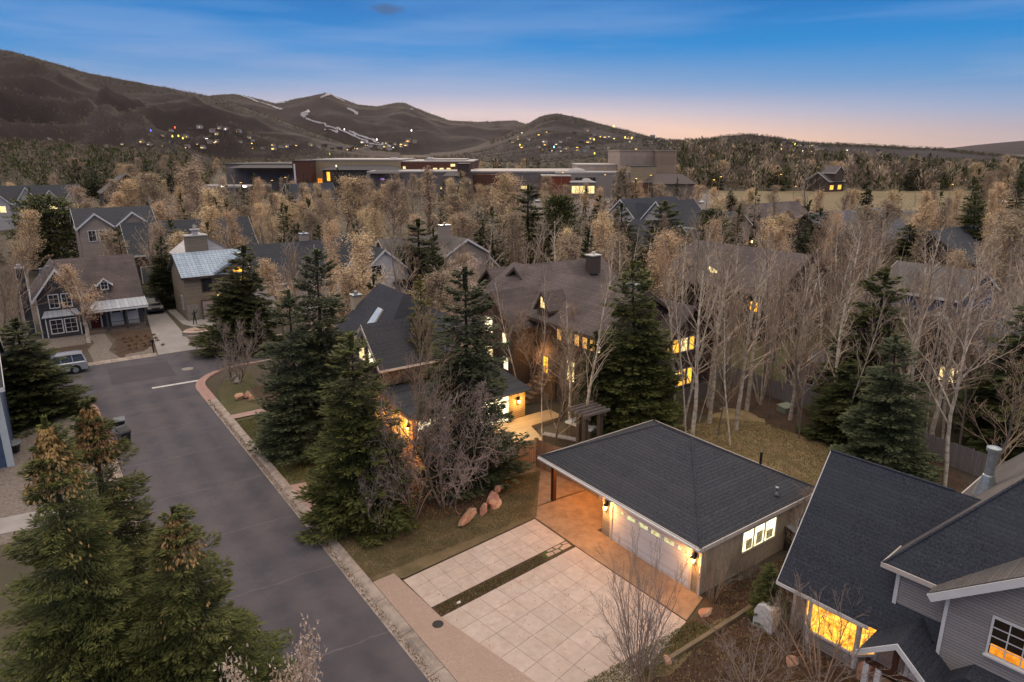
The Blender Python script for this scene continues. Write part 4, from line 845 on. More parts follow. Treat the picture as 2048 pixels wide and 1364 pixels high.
P_ = [(0,0,.86),(0,0,1.02),(0,.0,1.24),(0,-.01,1.40),(0,-.02,1.50),(0,-.03,1.62),(0,-.02,1.70), (.17,0,1.37),(.30,-.10,1.5),(.36,-.18,1.72), (-.17,0,1.37),(-.32,-.06,1.28),(-.42,-.2,1.42), (.09,0,.82),(.12,-.03,.46),(.13,0,.08),(.13,-.12,.03), (-.09,0,.82),(-.12,.05,.46),(-.15,.1,.08),(-.15,-.02,.03)]
E_ = [(0,1),(1,2),(2,3),(3,4),(4,5),(5,6),(3,7),(7,8),(8,9),(3,10),(10,11),(11,12),(0,13),(13,14),(14,15),(15,16),(0,17),(17,18),(18,19),(19,20)]
R_ = [.13,.11,.14,.12,.055,.095,.07,.06,.048,.032,.06,.048,.032,.09,.062,.04,.035,.09,.062,.04,.035]
st = skinned('statue', P_, E_, R_, BRZ, (*G(392, 657), .42), R(25)); tag(st, 'dark green bronze statue of a figure with one arm raised on the round paved planter', 'statue')
# ---------------------------------------------------------------- vehicles
def car(name, label, loc, rz, paint, suv=True, group=None, L_=4.75, W_=1.9):
    t = thing(name, label, 'car', loc, rz, group); h = 1.72 if suv else 1.42; hw = W_/2
    # side outline along x (front at -x)
    low = [(-L_/2+.05, .34), (L_/2-.05, .36), (L_/2, .6), (L_/2-.02, .98), (L_/2-.12, 1.06), (-.95, 1.06), (-L_/2+.35, .98), (-L_/2+.02, .8), (-L_/2, .5)]
    g = MB(); k = len(low)
    def ring(y, s, zoff=0): return [(x*s, y, z) for x, z in low]
    rows = [ring(-hw+.12, .97), ring(-hw, 1.0), ring(hw, 1.0), ring(hw-.12, .97)]; 
    rows = [[(x*.985, -hw+.06, min(z, 1.02)) for x, z in low], [(x, -hw+.0, z*.96+.0) for x, z in low], [(x, -hw+.07, z+.03 if z > .9 else z) for x, z in low], [(x, hw-.07, z+.03 if z > .9 else z) for x, z in low], [(x, hw, z*.96) for x, z in low], [(x*.985, hw-.06, min(z, 1.02)) for x, z in low]]
    vs = [p for r_ in rows[1:5] for p in r_]
    fs = [(i*k+j, i*k+(j+1) % k, (i+1)*k+(j+1) % k, (i+1)*k+j) for i in range(3) for j in range(k)]+[tuple(range(k))[::-1], tuple(3*k+j for j in range(k))]
    g.add(vs, fs)
    rr = L_/2-.1 if suv else L_/2-.75
    top = [(-.95, 1.04), (-.2, h-.06), (.1, h), (rr-.35, h-.02), (rr-.15, h-.1), (rr, 1.04)]
    gl = MB(); kk = len(top); rws = [[(x, s*(hw-.06 if z < 1.2 else hw-.24), z) for x, z in top] for s in (-1, 1)]
    gl.add(rws[0]+rws[1], [tuple(range(kk))[::-1], tuple(range(kk, 2*kk))]+[(j, (j+1) % kk, kk+(j+1) % kk, kk+j) for j in range(kk)])
    body = g.obj('body', paint, t); gl.obj('glasshouse', DKG, t)
    rf = MB(); rf.add([(x, s*(hw-.235), z+.012) for s in (-1, 1) for x, z in top[1:5]], [(j, j+1, 5+j, 4+j) for j in range(3)])
    for s in (-1, 1):
        rf.tube([(-.93, s*(hw-.05), 1.06), (-.2, s*(hw-.22), h-.04)], .035, 4); rf.tube([(rr-.02, s*(hw-.06), 1.06), (rr-.17, s*(hw-.22), h-.08)], .07, 4); rf.tube([(.45, s*(hw-.05), 1.05), (.45, s*(hw-.22), h-.03)], .03, 4); rf.tube([(1.35, s*(hw-.05), 1.05), (1.3, s*(hw-.22), h-.04)], .04, 4); rf.tube([(-.15, s*(hw-.26), h+.03), (rr-.4, s*(hw-.26), h+.04)], .02, 4)
    rf.obj('roof', paint, t)
    for sx in (-1, 1):
        for sy in (-1, 1):
            x = sx*L_*.298; w_ = MB(); w_.tube([(x, sy*(hw-.2), .36), (x, sy*(hw+.012), .36)], .36, 20); wo = w_.obj('wheel', BLACK, t); q = MB(); q.tube([(x, sy*(hw+.012), .36), (x, sy*(hw+.022), .36)], .23, 12); q.obj('rim', STEEL, wo)
            q = MB(); q.tube([(x, sy*(hw-.02), .40), (x, sy*(hw+.006), .40)], .43, 20); q.obj('wheel_arch', BLACK, t)
    for sy in (-1, 1):
        q = MB(); q.box(L_/2-.12, L_/2+.01, sy*(hw-.2)-.13, sy*(hw-.2)+.13, .86, 1.05); q.obj('tail_light', M('red_lens', (.22, .012, .012), rough=.2), t)
        q = MB(); q.box(-L_/2-.01, -L_/2+.1, sy*(hw-.3)-.18, sy*(hw-.3)+.18, .68, .84); q.obj('headlight', M('clear_lens', (.5, .5, .5), rough=.1), t)
        q = MB(); q.box(-.75, -.62, sy*(hw+.08)-.09, sy*(hw+.08)+.09, 1.06, 1.2); q.obj('mirror', paint, t)
    q = MB(); q.box(L_/2-.02, L_/2+.03, -hw+.1, hw-.1, .38, .56); q.box(-L_/2-.03, -L_/2+.02, -hw+.1, hw-.1, .38, .56); q.obj('bumper', BLACK, t)
    return t
SILV = M('silver_car_paint', (.42, .44, .50), var=.05, rough=.25, metal=.5, spec=.5); BLKP = M('black_car_paint', (.015, .015, .017), var=.1, rough=.25, spec=.5)
WHTP = M('white_car_paint', (.6, .6, .6), var=.05, rough=.3, spec=.5); REDP = M('dark_red_car_paint', (.15, .02, .02), var=.1, rough=.3)
car('parked_suv', 'silver suv parked at the far kerb half hidden by the left spruce', (.55, 70.95, .012), 0, SILV, L_=4.85)
car('parked_suv', 'dark pickup-sized suv parked in the driveway beside the navy house', (11.75, 93.5, .05), R(90), BLKP)
for i, (px, D_, pn) in enumerate([(1052, 262, BLKP), (1075, 268, SILV), (1090, 270, WHTP), (1232, 265, WHTP), (1215, 258, SILV), (1325, 272, WHTP), (1300, 250, REDP), (1400, 262, WHTP), (1385, 300, BLKP), (1425, 245, SILV), (1360, 245, WHTP), (1440, 240, BLKP)]):
    x, y, _ = AT(px, 390, D_)
    car('parked_car', '%s car parked before the school, %s' % ({'black_car_paint': 'black', 'silver_car_paint': 'silver', 'white_car_paint': 'white', 'dark_red_car_paint': 'dark red'}[pn.name], ['left of the lit lobby', 'below the lit lobby window', 'just right of the lit lobby', 'near the middle of the lot', 'left of the lot centre', 'below the auditorium wall', 'front row of the lot middle', 'above the dark blue roofed house', 'at the right wing of the school', 'by the right end of the lot', 'closest to the dark blue roofed house', 'at the far right corner of the lot'][i]), (x, y, .03), -YAW+R(90 if i % 2 else 75), pn, suv=i % 2 == 0, group='cars parked at the school')
# ---------------------------------------------------------------- house with skylight and the lit patio wing
I = thing('skylight_house', 'charcoal roofed house with white framed skylight and lit patio doors behind the big centre spruce', 'house', (19, 38, 0)); keep(18.5, 29, 37.5, 50)
LOGG = M('golden_log_siding', (.34, .215, .095), (.22, .13, .055), scale=4, lines=[('Z', .16, .2, .55)])
g = MB(); g.box(0, 9.3, 0, 6, 0, 2.45); g.obj('wall', LOGG, I)
g = MB(); g.box(.02, 5.5, 6.002, 11, 0, 4.2); g.box(1.5, 9, 6.0, 12, 0, 5.2); g.obj('upper_wall', STUC, I)
slab(I, 'roof', [(-.4, -.45, 2.5), (9.6, -.45, 2.5), (9.6, 6, 3.4), (-.4, 6, 3.4)], .14, ROOFD)
slab(I, 'roof', [(-.35, 3.9, 4.6), (6.5, 3.9, 4.6), (6.5, 6.7, 7.35), (-.35, 6.7, 7.35)], .14, ROOF)
slab(I, 'rake_board', [(-.42, 3.85, 4.55), (-.36, 3.85, 4.55), (-.36, 6.7, 7.33), (-.42, 6.7, 7.33)], .22, TRIM)
slab(I, 'rake_board', [(-.42, 6.7, 7.33), (-.36, 6.7, 7.33), (-.36, 9.9, 4.4), (-.42, 9.9, 4.4)], .22, TRIM)
g = MB(); g.ext([(4.2, 3.3), (4.2, 4.6), (6.7, 7.2), (9.5, 4.4), (9.5, 3.3)], 'x', -.01, 6); g.obj('gable_wall', BROWN, I)
g = MB(); g.box(-.4, 6.5, 3.82, 3.9, 4.45, 4.6); g.obj('gutter', TRIM, I)
# main hipped roof with skylight
V = [(.6, 5.9, 5.3), (9.4, 5.9, 5.3), (9.4, 14.5, 5.3), (.6, 14.5, 5.3), (3.6, 7.6, 9.0), (3.6, 12, 9.1)]
g = MB(); g.add(V, [(0, 1, 4), (1, 2, 5, 4), (2, 3, 5), (3, 0, 4, 5), (0, 3, 2, 1)]); g.obj('roof', ROOF, I)
def onslope(u, v_, up): a, b, c_, d_ = Vector(V[0]), Vector(V[3]), Vector(V[5]), Vector(V[4]); p = a.lerp(b, u).lerp(d_.lerp(c_, u), v_); n = (b-a).cross(d_-a).normalized(); n = n if n.z > 0 else -n; return tuple(p+n*up)
def patch3(nm, m, u0, u1, v0, v1, lo, hi): g = MB(); g.add([onslope(u, v_, h_) for h_ in (lo, hi) for (u, v_) in ((u0, v0), (u1, v0), (u1, v1), (u0, v1))], [(0,3,2,1),(4,5,6,7),(0,1,5,4),(1,2,6,5),(2,3,7,6),(3,0,4,7)]); return g.obj(nm, m, I)
sk_ = patch3('skylight', WHITE, .33, .46, .30, .62, -.02, .12); patch3('skylight_pane', M('sky_painted_glass', (.45, .55, .66), rough=.15), .345, .445, .32, .60, .121, .135)  # sky reflection painted as the pane's pale blue base colour
chimney(I, 2.2, 13.5, 5, 8.0, .7, .7, STUC)
window(I, 'l', -.01, 5.9, 4.5, .9, 1.2, 2, 2, LWHI); window(I, 'l', -.01, 7.6, 4.5, .9, 1.0, 2, 2, LYEL)
for y in (1.2, 2.6, 4.0, 5.3): window(I, 'l', 0, y, .45, 1.0, 1.45, 2, 2, LAMB)
for x in (.9, 2.1, 3.4): window(I, 'f', x, 0, .8, 1.0, 1.1, 2, 2, LWHI)
for x in (4.6, 5.9, 7.2, 8.05):
    if x != 8.05: window(I, 'f', x, 0, .32, 1.05, 1.95, 1, 1, LWHI, WHITE, .08)
sconce(I, 'f', 8.6, 0, 1.75, 120, (1, .62, .22)); sconce(I, 'l', 0, .35, 1.6, 160); plight(I, (-1.6, -2.2, 1.8), 600, (1, .42, .12), .2); plight(I, (5.2, -2.6, 2.4), 480, (1, .72, .38), .3)
plight(I, (-1.8, 3.5, 1.7), 600, (1, .45, .14), .2)
dk = MB(); dk.ext([(19.5, 33.2), (23.9, 32.9), (25.0, 33.0), (26.8, 33.9), (27.5, 36.2), (30.6, 36.4), (30.6, 38.0), (19.5, 38.0)], 'z', .02, .3)
DECK = M('sealed_deck_boards', (.42, .30, .175), (.30, .20, .11), scale=2, coord='world', lines=[('Y', .14, .08, .5)], stretch=(.5, 6, 1), rough=.6)
tag(dk.obj('deck', DECK), 'pale timber deck glowing under the patio lights', 'deck')
t = thing('deck_bench', 'low timber bench box at the edge of the lit deck', 'bench', (26.9, 34.0, 0), R(-62)); g = MB(); g.box(0, 3.2, -.25, .25, .6, .68); g.obj('seat', GRFEN, t); g = MB(); g.box(.05, 3.15, -.2, .2, 0, .6); g.obj('base', M('carved_panel', (.10, .075, .055), var=.4, scale=8), t)
t = thing('hot_tub', 'hot tub with pale cover between the deck and the pergola', 'hot tub', (30.3, 33.3, 0), R(10)); g = MB(); g.box(-1.1, 1.1, -1.1, 1.1, 0, .85); g.obj('cabinet', BROWN, t); g = MB(); g.box(-1.14, 1.14, -1.14, 1.14, .85, .97); g.obj('cover', M('pale_tub_cover', (.5, .5, .52), var=.08), t)
t = thing('pergola', 'dark timber pergola with slatted top beside the deck', 'pergola', (28.0, 31.0, 0), R(0)); 
for (x, y) in ((0, 0), (0, .6), (1.3, 0)):
    g = MB(); g.box(x-.14, x+.14, y-.14, y+.14, 0, 2.5); g.obj('post', BROWN, t)
g = MB(); g.box(-.1, .02, -.5, 1.6, 2.5, 2.72); g.box(1.25, 1.37, -.5, 1.6, 2.5, 2.72); g.obj('beam', BROWN, t)
g = MB(); [g.box(-.5, 1.8, -.4+k*.42, -.3+k*.42, 2.722, 2.9) for k in range(5)]; g.obj('slats', M('weathered_rafter', (.16, .13, .12), var=.2), t)
# ---------------------------------------------------------------- big brown house
J = thing('brown_house', 'large dark brown board house with many lit windows and sprawling brown roof', 'house', (33, 33.6, 0)); keep(32.5, 46, 33.6, 56)
gable(J, 0, 8.5, 1.6, 18, 0, 6.45, 9.0, 'y', BROWN, ROOFW, BROWN, ov=.5, ovg=.4)
gable(J, 4.4, 10.9, 0, 9, 0, 4.85, 7.75, 'y', BROWN, ROOFW, BROWN, ov=.55, ovg=.6)
gable(J, -2.2, 5, 9.5, 14.5, 0, 5.7, 8.0, 'x', BROWN, ROOFW, BROWN, ov=.4, ovg=.4)
gable(J, 3, 13, 12, 20, 0, 6.0, 9.0, 'x', BROWN, ROOFW, BROWN, ov=.5, ovg=.4)
gable(J, 5, 14, 20, 27, 0, 4.5, 7.6, 'x', BROWN, ROOFW, BROWN, ov=.5, ovg=.4)
for y in (6.25, 5.0, 4.15, 3.25, 2.4): window(J, 'l', 0, y, 5.0, .55, 1.15, 1, 1, LTAN, BROWN, .07)
window(J, 'l', 0, 1.75, 5.0, .4, 1.1, 1, 2, LYEL, BROWN)
gable(J, -.1, 1.6, 7.5, 9.0, 6.3, 7.3, 8.4, 'x', BROWN, ROOFW, BROWN, ov=.2, ovg=.2, t=.1); window(J, 'l', -.1, 8.25, 7.2, .6, .9, 2, 3, LYEL, BROWN, .06)
window(J, 'l', -2.2, 12.9, 4.6, 1.1, 1.2, 2, 3, LWHI, TRIM, .07); window(J, 'l', -2.2, 10.6, 4.1, .5, .8, 2, 2, LWHI, TRIM, .06); window(J, 'l', -2.2, 12.9, 2.2, 1.1, 1.2, 2, 3, LYEL, TRIM, .07); window(J, 'l', -2.2, 10.4, 1.9, .6, 1.0, 2, 2, LWHI, TRIM, .06)
window(J, 'l', 0, 7.9, 1.7, .6, 1.5, 2, 3, LAMB, BROWN, .06); window(J, 'l', 0, 4.8, 2.0, .9, 1.6, 3, 4, LYEL, BROWN, .06)
for (x, w_) in ((5.3, .5), (6.35, .75), (7.25, .75), (8.15, .5)):
    window(J, 'f', x, 0, 4.35, w_, 1.0, 1, 1, LAMB if x != 7.25 else LYEL, TRIM, .07); window(J, 'f', x, 0, 1.55, w_, 1.25, 1, 1, LYEL if x in (6.35, 5.3) else LAMB, TRIM, .07)
g = MB(); g.box(4.4, 10.9, -.12, -.002, 0, 1.2); g.obj('stone_base', M('grey_base_stucco', (.14, .12, .115), var=.15), J)
chimney(J, 10.8, 14.5, 8, 9.7, 1.1, .9, BROWN, M('white_chimney_cap', (.55, .52, .5)))
chimney(J, 6.5, 5, 7, 8.8, .9, .9, BROWN); plight(J, (-.6, 7.9, 3.6), 80, (1, .5, .15), .15)
st_ = MB()
for k in range(7): st_.box(-3.0+k*.42, -2.58+k*.42, 6.6, 8.4, 0, .25+k*.27)
st_.obj('stairs', M('stair_boards', (.20, .13, .08), lines=[('X', .14, .1, .3)]), J)
# ---------------------------------------------------------------- shed beyond the fence
t = thing('garden_shed', 'small grey shed with red edged roof behind the grey board fence', 'shed', (50.5, 27.5, 0), R(0)); keep(49, 57, 26, 33)
gable(t, 0, 5.5, 0, 3.6, 0, 1.9, 3.3, 'x', M('grey_ply', (.24, .23, .25), var=.1), ROOFG, M('red_edge', (.22, .07, .05), var=.2), ov=.45, ovg=.5); window(t, 'l', 0, 1.4, .9, .6, .6, 1, 1)
tt = thing('utility_box', 'low pale green utility cabinet in the mulch by the aspen clump', 'cabinet', (*G(1571, 823), 0), R(-8)); g = MB(); g.box(-.55, .55, -.4, .4, 0, .42); g.obj('body', M('pale_green_cabinet', (.24, .26, .2), var=.08), tt); g = MB(); g.add([(-.58, -.43, .42), (.58, -.43, .42), (.58, .43, .5), (-.58, .43, .5), (-.58, -.43, .47), (.58, -.43, .47), (.58, .43, .55), (-.58, .43, .55)], [(0,3,2,1),(4,5,6,7),(0,1,5,4),(1,2,6,5),(2,3,7,6),(3,0,4,7)]); g.obj('lid', M('pale_green_cabinet', (.24, .26, .2)), tt)
# ---------------------------------------------------------------- further houses
def far_house(label, x0, y0, wx, dy, he, hr, axis, wm, rm, tm=None, wins=(), extra=(), name='house', rz=0.0, ch=None, lights=()):
    t = thing(name, label, 'house', (x0, y0, 0), rz); keep(x0-1, x0+wx+1, y0-2, y0+dy+1)
    gable(t, 0, wx, 0, dy, 0, he, hr, axis, wm, rm, tm or WHITE)
    for e in extra: gable(t, *e[:7], e[7] if len(e) > 7 else 'y', e[8] if len(e) > 8 else wm, rm, tm or WHITE)
    for (f, cx, cy, z, w_, h, p) in wins: window(t, f, cx, cy, z, w_, h, 2, 2, {'d': DKG, 'a': LAMB, 'y': LYEL, 'w': LWHI, 'o': LORG, 't': LTAN}[p], tm or WHITE, .09)
    if ch: chimney(t, *ch)
    for l in lights: sconce(t, 'f', *l[:3], l[3], sc=1.6, pt=l[3] > 0)
    return t
W = lambda *a: a
g_ = far_house('white sided house with a steep front gable and oval window behind the budding trees', 30.8, 80, 6.6, 9, 3.9, 8.4, 'y', WSID, ROOFD, wins=[('f', 4.4, -1.6, 4.0, 1.3, 1.5, 'd'), ('f', 4.4, -1.6, .8, 1.6, 1.6, 'd'), ('f', 6.8, -1.6, .8, 1.2, 1.4, 'd')], extra=[(2.3, 8.8, -1.55, 6, 0, 4.6, 7.3)], ch=(-1.5, 7, 5, 9.0, 1.0, 1.0, BEIGE))
q = MB(); q.ext([(.35*math.cos(R(a))+.8, 2.9+.65*math.sin(R(a))) for a in range(0, 360, 20)], 'y', -.03, -.002); q.obj('oval_window', DKG, g_)
gable(g_, -9, 2, 2, 11, 0, 4.2, 8.0, 'x', WSID, ROOFD, WHITE)
far_house('beige house with two arched windows, twin chimney and orange porch lamp', 46.2, 80, 6.4, 8, 5.7, 7.5, 'y', BEIGE, ROOFG, wins=[('f', 1.7, 0, 3.6, 1.1, 1.1, 'd'), ('f', 4.2, 0, 3.6, 1.0, 1.1, 'd'), ('f', 2, 0, .9, 1.2, 1.3, 'd'), ('f', 7.6, 1, .8, .5, 1.6, 'o')], extra=[(5.6, 9.5, 1, 8, 0, 2.7, 4.6), (-7, 3, 2, 9, 0, 4.5, 7.6, 'x')], ch=(1.5, 3, 6, 9.3, 1.5, .8, BEIGE), lights=[(8.4, .8, 2.2, 30)])
F1 = far_house('pale grey townhouse with two white trimmed front gables and a dark roof', 6.8, 120, 10.2, 8, 8.4, 10.6, 'x', BEIGE, ROOFD, wins=[('f', 1.6, -1, 6.3, .9, 1.5, 'd'), ('f', 3.0, -1, 6.3, .9, 1.5, 'd'), ('f', 6.5, -1, 6.6, .9, 1.2, 'd'), ('f', 8.2, -1, 6.6, .9, 1.2, 'd')], extra=[(.1, 4.4, -.95, 4, 0, 8.4, 10.2), (5.0, 9.4, -.95, 4, 0, 8.4, 10.2)])
F2 = far_house('long dark roofed garage block with grey green garage doors and pale gutter', 12.5, 114, 18, 9, 4.6, 8.6, 'x', BROWN, ROOFD, rz=0)
for x in (1.4, 5.2, 9.0, 12.8): door(F2, 'f', x+1, 0, 0, 2.6, 2.5, M('grey_green_door', (.13, .15, .155), var=.1), rows=4, cols=2, name='garage_door')
far_house('brown gabled house with dark porch behind the left townhouses', 23, 260, 15, 12, 6, 11.5, 'y', BROWN, ROOFG, BROWN, wins=[('f', 7, 0, 1, 1.2, 3, 't')])
LR = far_house('pale grey row house with four small front gables and lit upper windows, far left', -7, 215, 21, 10, 6.6, 10.4, 'x', LGREY, ROOFD, wins=[('f', 2.2, -1, 4.4, 1.2, 1.5, 'd'), ('f', 4.0, -1, 4.4, 1.2, 1.5, 'y'), ('f', 8.6, 0, 4.6, 1.6, 1.5, 'y'), ('f', 14.5, -1.5, 4.2, 1.9, 1.8, 'y'), ('f', 18.2, -1, 4.6, 1.1, 1.3, 'd'), ('f', 19.6, -1, 4.6, 1.1, 1.3, 'y'), ('f', 15.5, -1.5, 1, 3, .6, 'w'), ('f', 6, 0, .8, 1, 1.2, 'd')], extra=[(1, 5.6, -1, 4, 0, 6.6, 9), (7, 11.6, -.5, 4, 0, 6.8, 10.2), (12, 16.4, -1.5, 4, 0, 6.6, 9.4), (17, 20.8, -1, 4, 0, 6.6, 9)])
far_house('small dark roofed house with one white dormer gable in the left middle distance', 26, 225, 16, 9, 3.0, 5.6, 'x', LGREY, ROOFD, extra=[(4, 8, -1, 4, 0, 3.2, 5.4), (10, 13, -1, 4, 0, 3.2, 5.0)])
far_house('dark slate roofed house with pale rake boards below the orange lit school wall', *G(588, 436), 14, 10, 5.5, 9.5, 'x', BLUE, ROOFB, extra=[(2, 5, -1, 4, 0, 6.2, 8.4), (5.5, 8.5, -1, 4, 0, 6.2, 8.4)], wins=[('f', 10, 0, 2, 1.5, 1.2, 'd')])
far_house('pale grey house with fan window gable and lit side window left of the wood', 99.5, 82, 8, 9, 5.9, 8.4, 'y', LGREY, ROOFD, wins=[('f', 4, 0, 3.6, 1.7, 1.5, 'd'), ('l', 0, 4, 4.3, .8, 1.1, 'a')], extra=[(-2, 8, 4, 12, 0, 6.2, 10, 'x')])
far_house('beige house with white rake gable and arched window over a garage roof', 110.5, 83, 6.2, 8, 5.4, 7.6, 'y', BEIGE, ROOFD, wins=[('f', 3.2, 0, 2.9, 1.5, 1.8, 'd')], extra=[(-8, 3, 2, 10, 0, 4.8, 7.8, 'x')], lights=[(6.6, -.2, 2.1, 60)])
far_house('grey house with long white rake board half hidden by a dark pine', 84, 76, 7.5, 10, 4.4, 7.6, 'y', BEIGE, ROOFD, extra=[(3, 11, -3, 8, 0, 3.6, 6.5)], wins=[('f', 2, 0, 2, 1, 1, 'd')])
far_house('dark blue roofed house with white gable trim and white pickup beside it', 100, 97, 16, 10, 5.5, 9.6, 'x', LGREY, ROOFB, extra=[(1, 5, -1, 4, 0, 6, 8.8)])
far_house('tan craftsman house with stepped brown gables and timber porch', 126, 88, 22, 11, 4.0, 7.8, 'x', BEIGE, ROOFW, M('brown_craft_trim', (.16, .10, .07)), wins=[('f', 6, -2, 3, 1.5, 1.2, 'd'), ('f', 15, -3.5, 1.8, 1.2, 1.2, 'o'), ('f', 3, 0, .8, 2, .8, 'y'), ('f', 12, 0, .8, 2, .8, 'y')], extra=[(3, 11, -2, 4, 0, 4.6, 7.0), (10, 20, -3.5, 4, 0, 3.4, 5.6)])
far_house('reddish low roofed house left of the craftsman house', 112, 100, 12, 9, 5, 7.6, 'x', BEIGE, M('reddish_shingle', (.17, .10, .075), var=.2, lines=[('Z', .2, .16, .3)]))
far_house('long grey roofed low house behind the tall bare cottonwoods', 108, 60, 26, 12, 4.2, 8.8, 'x', BROWN, M('blue_grey_shingle', (.10, .10, .12), var=.25, lines=[('Z', .2, .16, .3)]), BROWN, wins=[('f', 9, 0, 2.1, 2.2, 1.1, 'y'), ('f', 12, 0, 2.1, 1.4, 1.1, 'a'), ('l', 0, 4, 1.8, 1, 1.2, 'a')])
far_house('dark roofed house with a bright rectangular skylight at the right edge', 106, 40, 20, 11, 4.4, 8.0, 'x', BROWN, ROOFD, BROWN, wins=[('f', 3, 0, 1.6, 1, 1.3, 'o'), ('f', 10, 0, 1.2, 1.2, 1.2, 'o')])
far_house('small blue gabled house with white rakes seen through bare branches', 74, 28, 8.5, 8, 5.2, 7.4, 'y', M('blue_gable_siding', (.06, .09, .17), var=.1), ROOFG, wins=[('f', 2.5, 0, 3.0, 1.2, 1, 'd'), ('f', 5.5, 0, 3.0, 1.2, 1, 'd')], extra=[(-1, 9.5, -2, 4, 0, 2.6, 3.6, 'x')])
K = far_house('wide brown roofed house with a lit triangular skylight and tan window bays', 61, 40, 12, 15, 5.0, 8.6, 'y', BROWN, ROOFW, BROWN, wins=[('l', 0, 2, 3.1, .9, 1.0, 'a'), ('l', 0, 5, 2.8, 1.6, 1.8, 'd'), ('l', 0, 9, 2.8, 1.6, 1.8, 'd'), ('f', 3, 0, 2.8, 1.2, 1.6, 'd')])
g = MB(); q = [GX(*p, 61.5) for p in ((1405, 537), (1427, 549), (1410, 552))]; g.add([(a[0]-60, a[1]-40, a[2]+.2) for a in q]+[(a[0]-59.8, a[1]-40, a[2]-.3) for a in q], [(0, 1, 2), (3, 5, 4), (0, 3, 4, 1), (1, 4, 5, 2), (2, 5, 3, 0)]); g.obj('skylight', LYEL, K)
far_house('dark house with amber lit ground floor among the trees at the right edge', *G(1975, 800), 9, 8, 2.8, 5.2, 'x', BROWN, ROOFD, BROWN, wins=[('f', 2, 0, .7, 2.2, 1.2, 'a'), ('f', 5.5, 0, .7, 1.6, 1.2, 'a'), ('l', 0, 3, .7, 1.6, 1.2, 'y')])
far_house('two storey lodge with lit ground floor windows beyond the playing field', *G(1655, 384), 14, 12, 5, 9, 'x', BROWN, ROOFG, wins=[('f', 3, 0, 1, 3, 2, 'a'), ('f', 10, 0, 1, 3, 2, 'a')], extra=[(3, 11, -1, 5, 5, 9, 12)])
far_house('large dark house with amber lit corner on the far left bench', *G(30, 335), 22, 14, 9, 14, 'x', BROWN, ROOFG, BROWN, wins=[('f', 15, 0, 3, 3.5, 4.5, 'a')], extra=[(2, 10, -2, 6, 0, 10, 15)])
far_house('tiny white building with flat roof beyond the car park at the far right', *G(1990, 425), 9, 6, 3, 3.6, 'x', M('salmon_wall', (.35, .22, .18)), M('white_flat_roof', (.7, .7, .72)), WHITE)
# ---------------------------------------------------------------- school complex, parallel to the picture plane of the street behind
SD = 300.0
sroot = thing('school', 'long low school complex of tan, rust and grey blocks with lit lobby and tall auditorium', 'school', (SD*sA, SD*cA, 0), -YAW)
def sx_(x, D): return (x-1024)/(F*cp-(345-682)*sp)*D
def sz(y, D): v = y-682; return CH+D*(-F*sp-v*cp)/(F*cp-v*sp)
def sblock(name, x0, x1, yt, D0, D1, m, cap=None, y0=None, capm=None):
    g = MB(); z1 = sz(yt, D0); z0 = 0 if y0 is None else sz(y0, D0)
    g.box(sx_(x0, D0), sx_(x1, D0), D0-SD, D1-SD, z0, z1); o = g.obj(name, m, sroot)
    if cap: g = MB(); g.box(sx_(x0, D0)-.25, sx_(x1, D0)+.25, D0-SD-.25, D1-SD+.25, z1, z1+cap); g.obj('parapet', capm or SNOWR, o)
    return o
def swin(x0, x1, y0, y1, D0, m, o=.1, name='window'):
    g = MB(); a, b = sx_(x0, D0), sx_(x1, D0); k = max(1, int(abs(x1-x0)/7)); zt, zb = sz(y0, D0), sz(y1, D0)
    for i in range(k): g.box(a+(b-a)*(i+.06)/k, a+(b-a)*(i+.94)/k, D0-SD-o, D0-SD-.01, zb, zt)
    g.obj(name, m, sroot)
SNOWR = M('pale_roof_edge', (.36, .33, .32), var=.1); TANB = M('tan_block', (.30, .225, .145), scale=1, var=.1, lines=[('Z', 1.2, .04, .2)]); REDB = M('rust_block', (.10, .042, .03), scale=1, var=.15)
GRYB = M('grey_panel', (.145, .125, .12), scale=.5, var=.12, lines=[('X', 4, .03, .2)]); DGRY = M('charcoal_metal_roof', (.085, .078, .08), scale=1, var=.15); BGEB = M('beige_auditorium_panel', (.30, .235, .19), scale=.6, var=.10, lines=[('X', 5.4, .02, .3), ('Z', 3.3, .03, .25)])
keepS = []
sblock('wing', 452, 590, 329, 345, 390, GRYB, .4, capm=DGRY); sblock('tower', 586, 622, 322, 318, 350, REDB, .3, capm=DGRY)
sblock('light_strip', 588, 591, 328, 317.5, 318, M('lit_strip', (.6, .6, .62)), y0=370); sblock('wall_block', 622, 800, 321, 326, 380, TANB, .5); sblock('upper_block', 795, 945, 324, 330, 390, REDB, .5)
sblock('upper_block', 850, 930, 320, 345, 380, TANB, .4); sblock('roof_plant', 781, 792, 315, 350, 358, M('pale_box', (.5, .5, .52))); sblock('roof_plant', 856, 866, 315, 350, 358, M('pale_box', (.5, .5, .52)))
sblock('long_wing', 735, 945, 345, 300, 330, GRYB, .55); sblock('entrance_tower', 915, 938, 328, 292, 306, M('dark_tower', (.055, .04, .035)), .2, capm=DGRY)
sblock('wing', 938, 1162, 345, 306, 350, GRYB, .6); sblock('rust_wall', 945, 1000, 349, 300, 306, REDB); sblock('rust_wall', 1085, 1142, 353, 290, 306, M('rust_red_panel', (.17, .045, .025), var=.15), .4)
sblock('block', 1156, 1250, 331, 318, 350, BGEB, .5); sblock('block', 1112, 1262, 347, 300, 318, M('greige_panel', (.24, .205, .185), var=.1), .6)
sblock('lobby', 1142, 1192, 366, 285, 300, M('lobby_roof_edge', (.16, .13, .11)), .4)
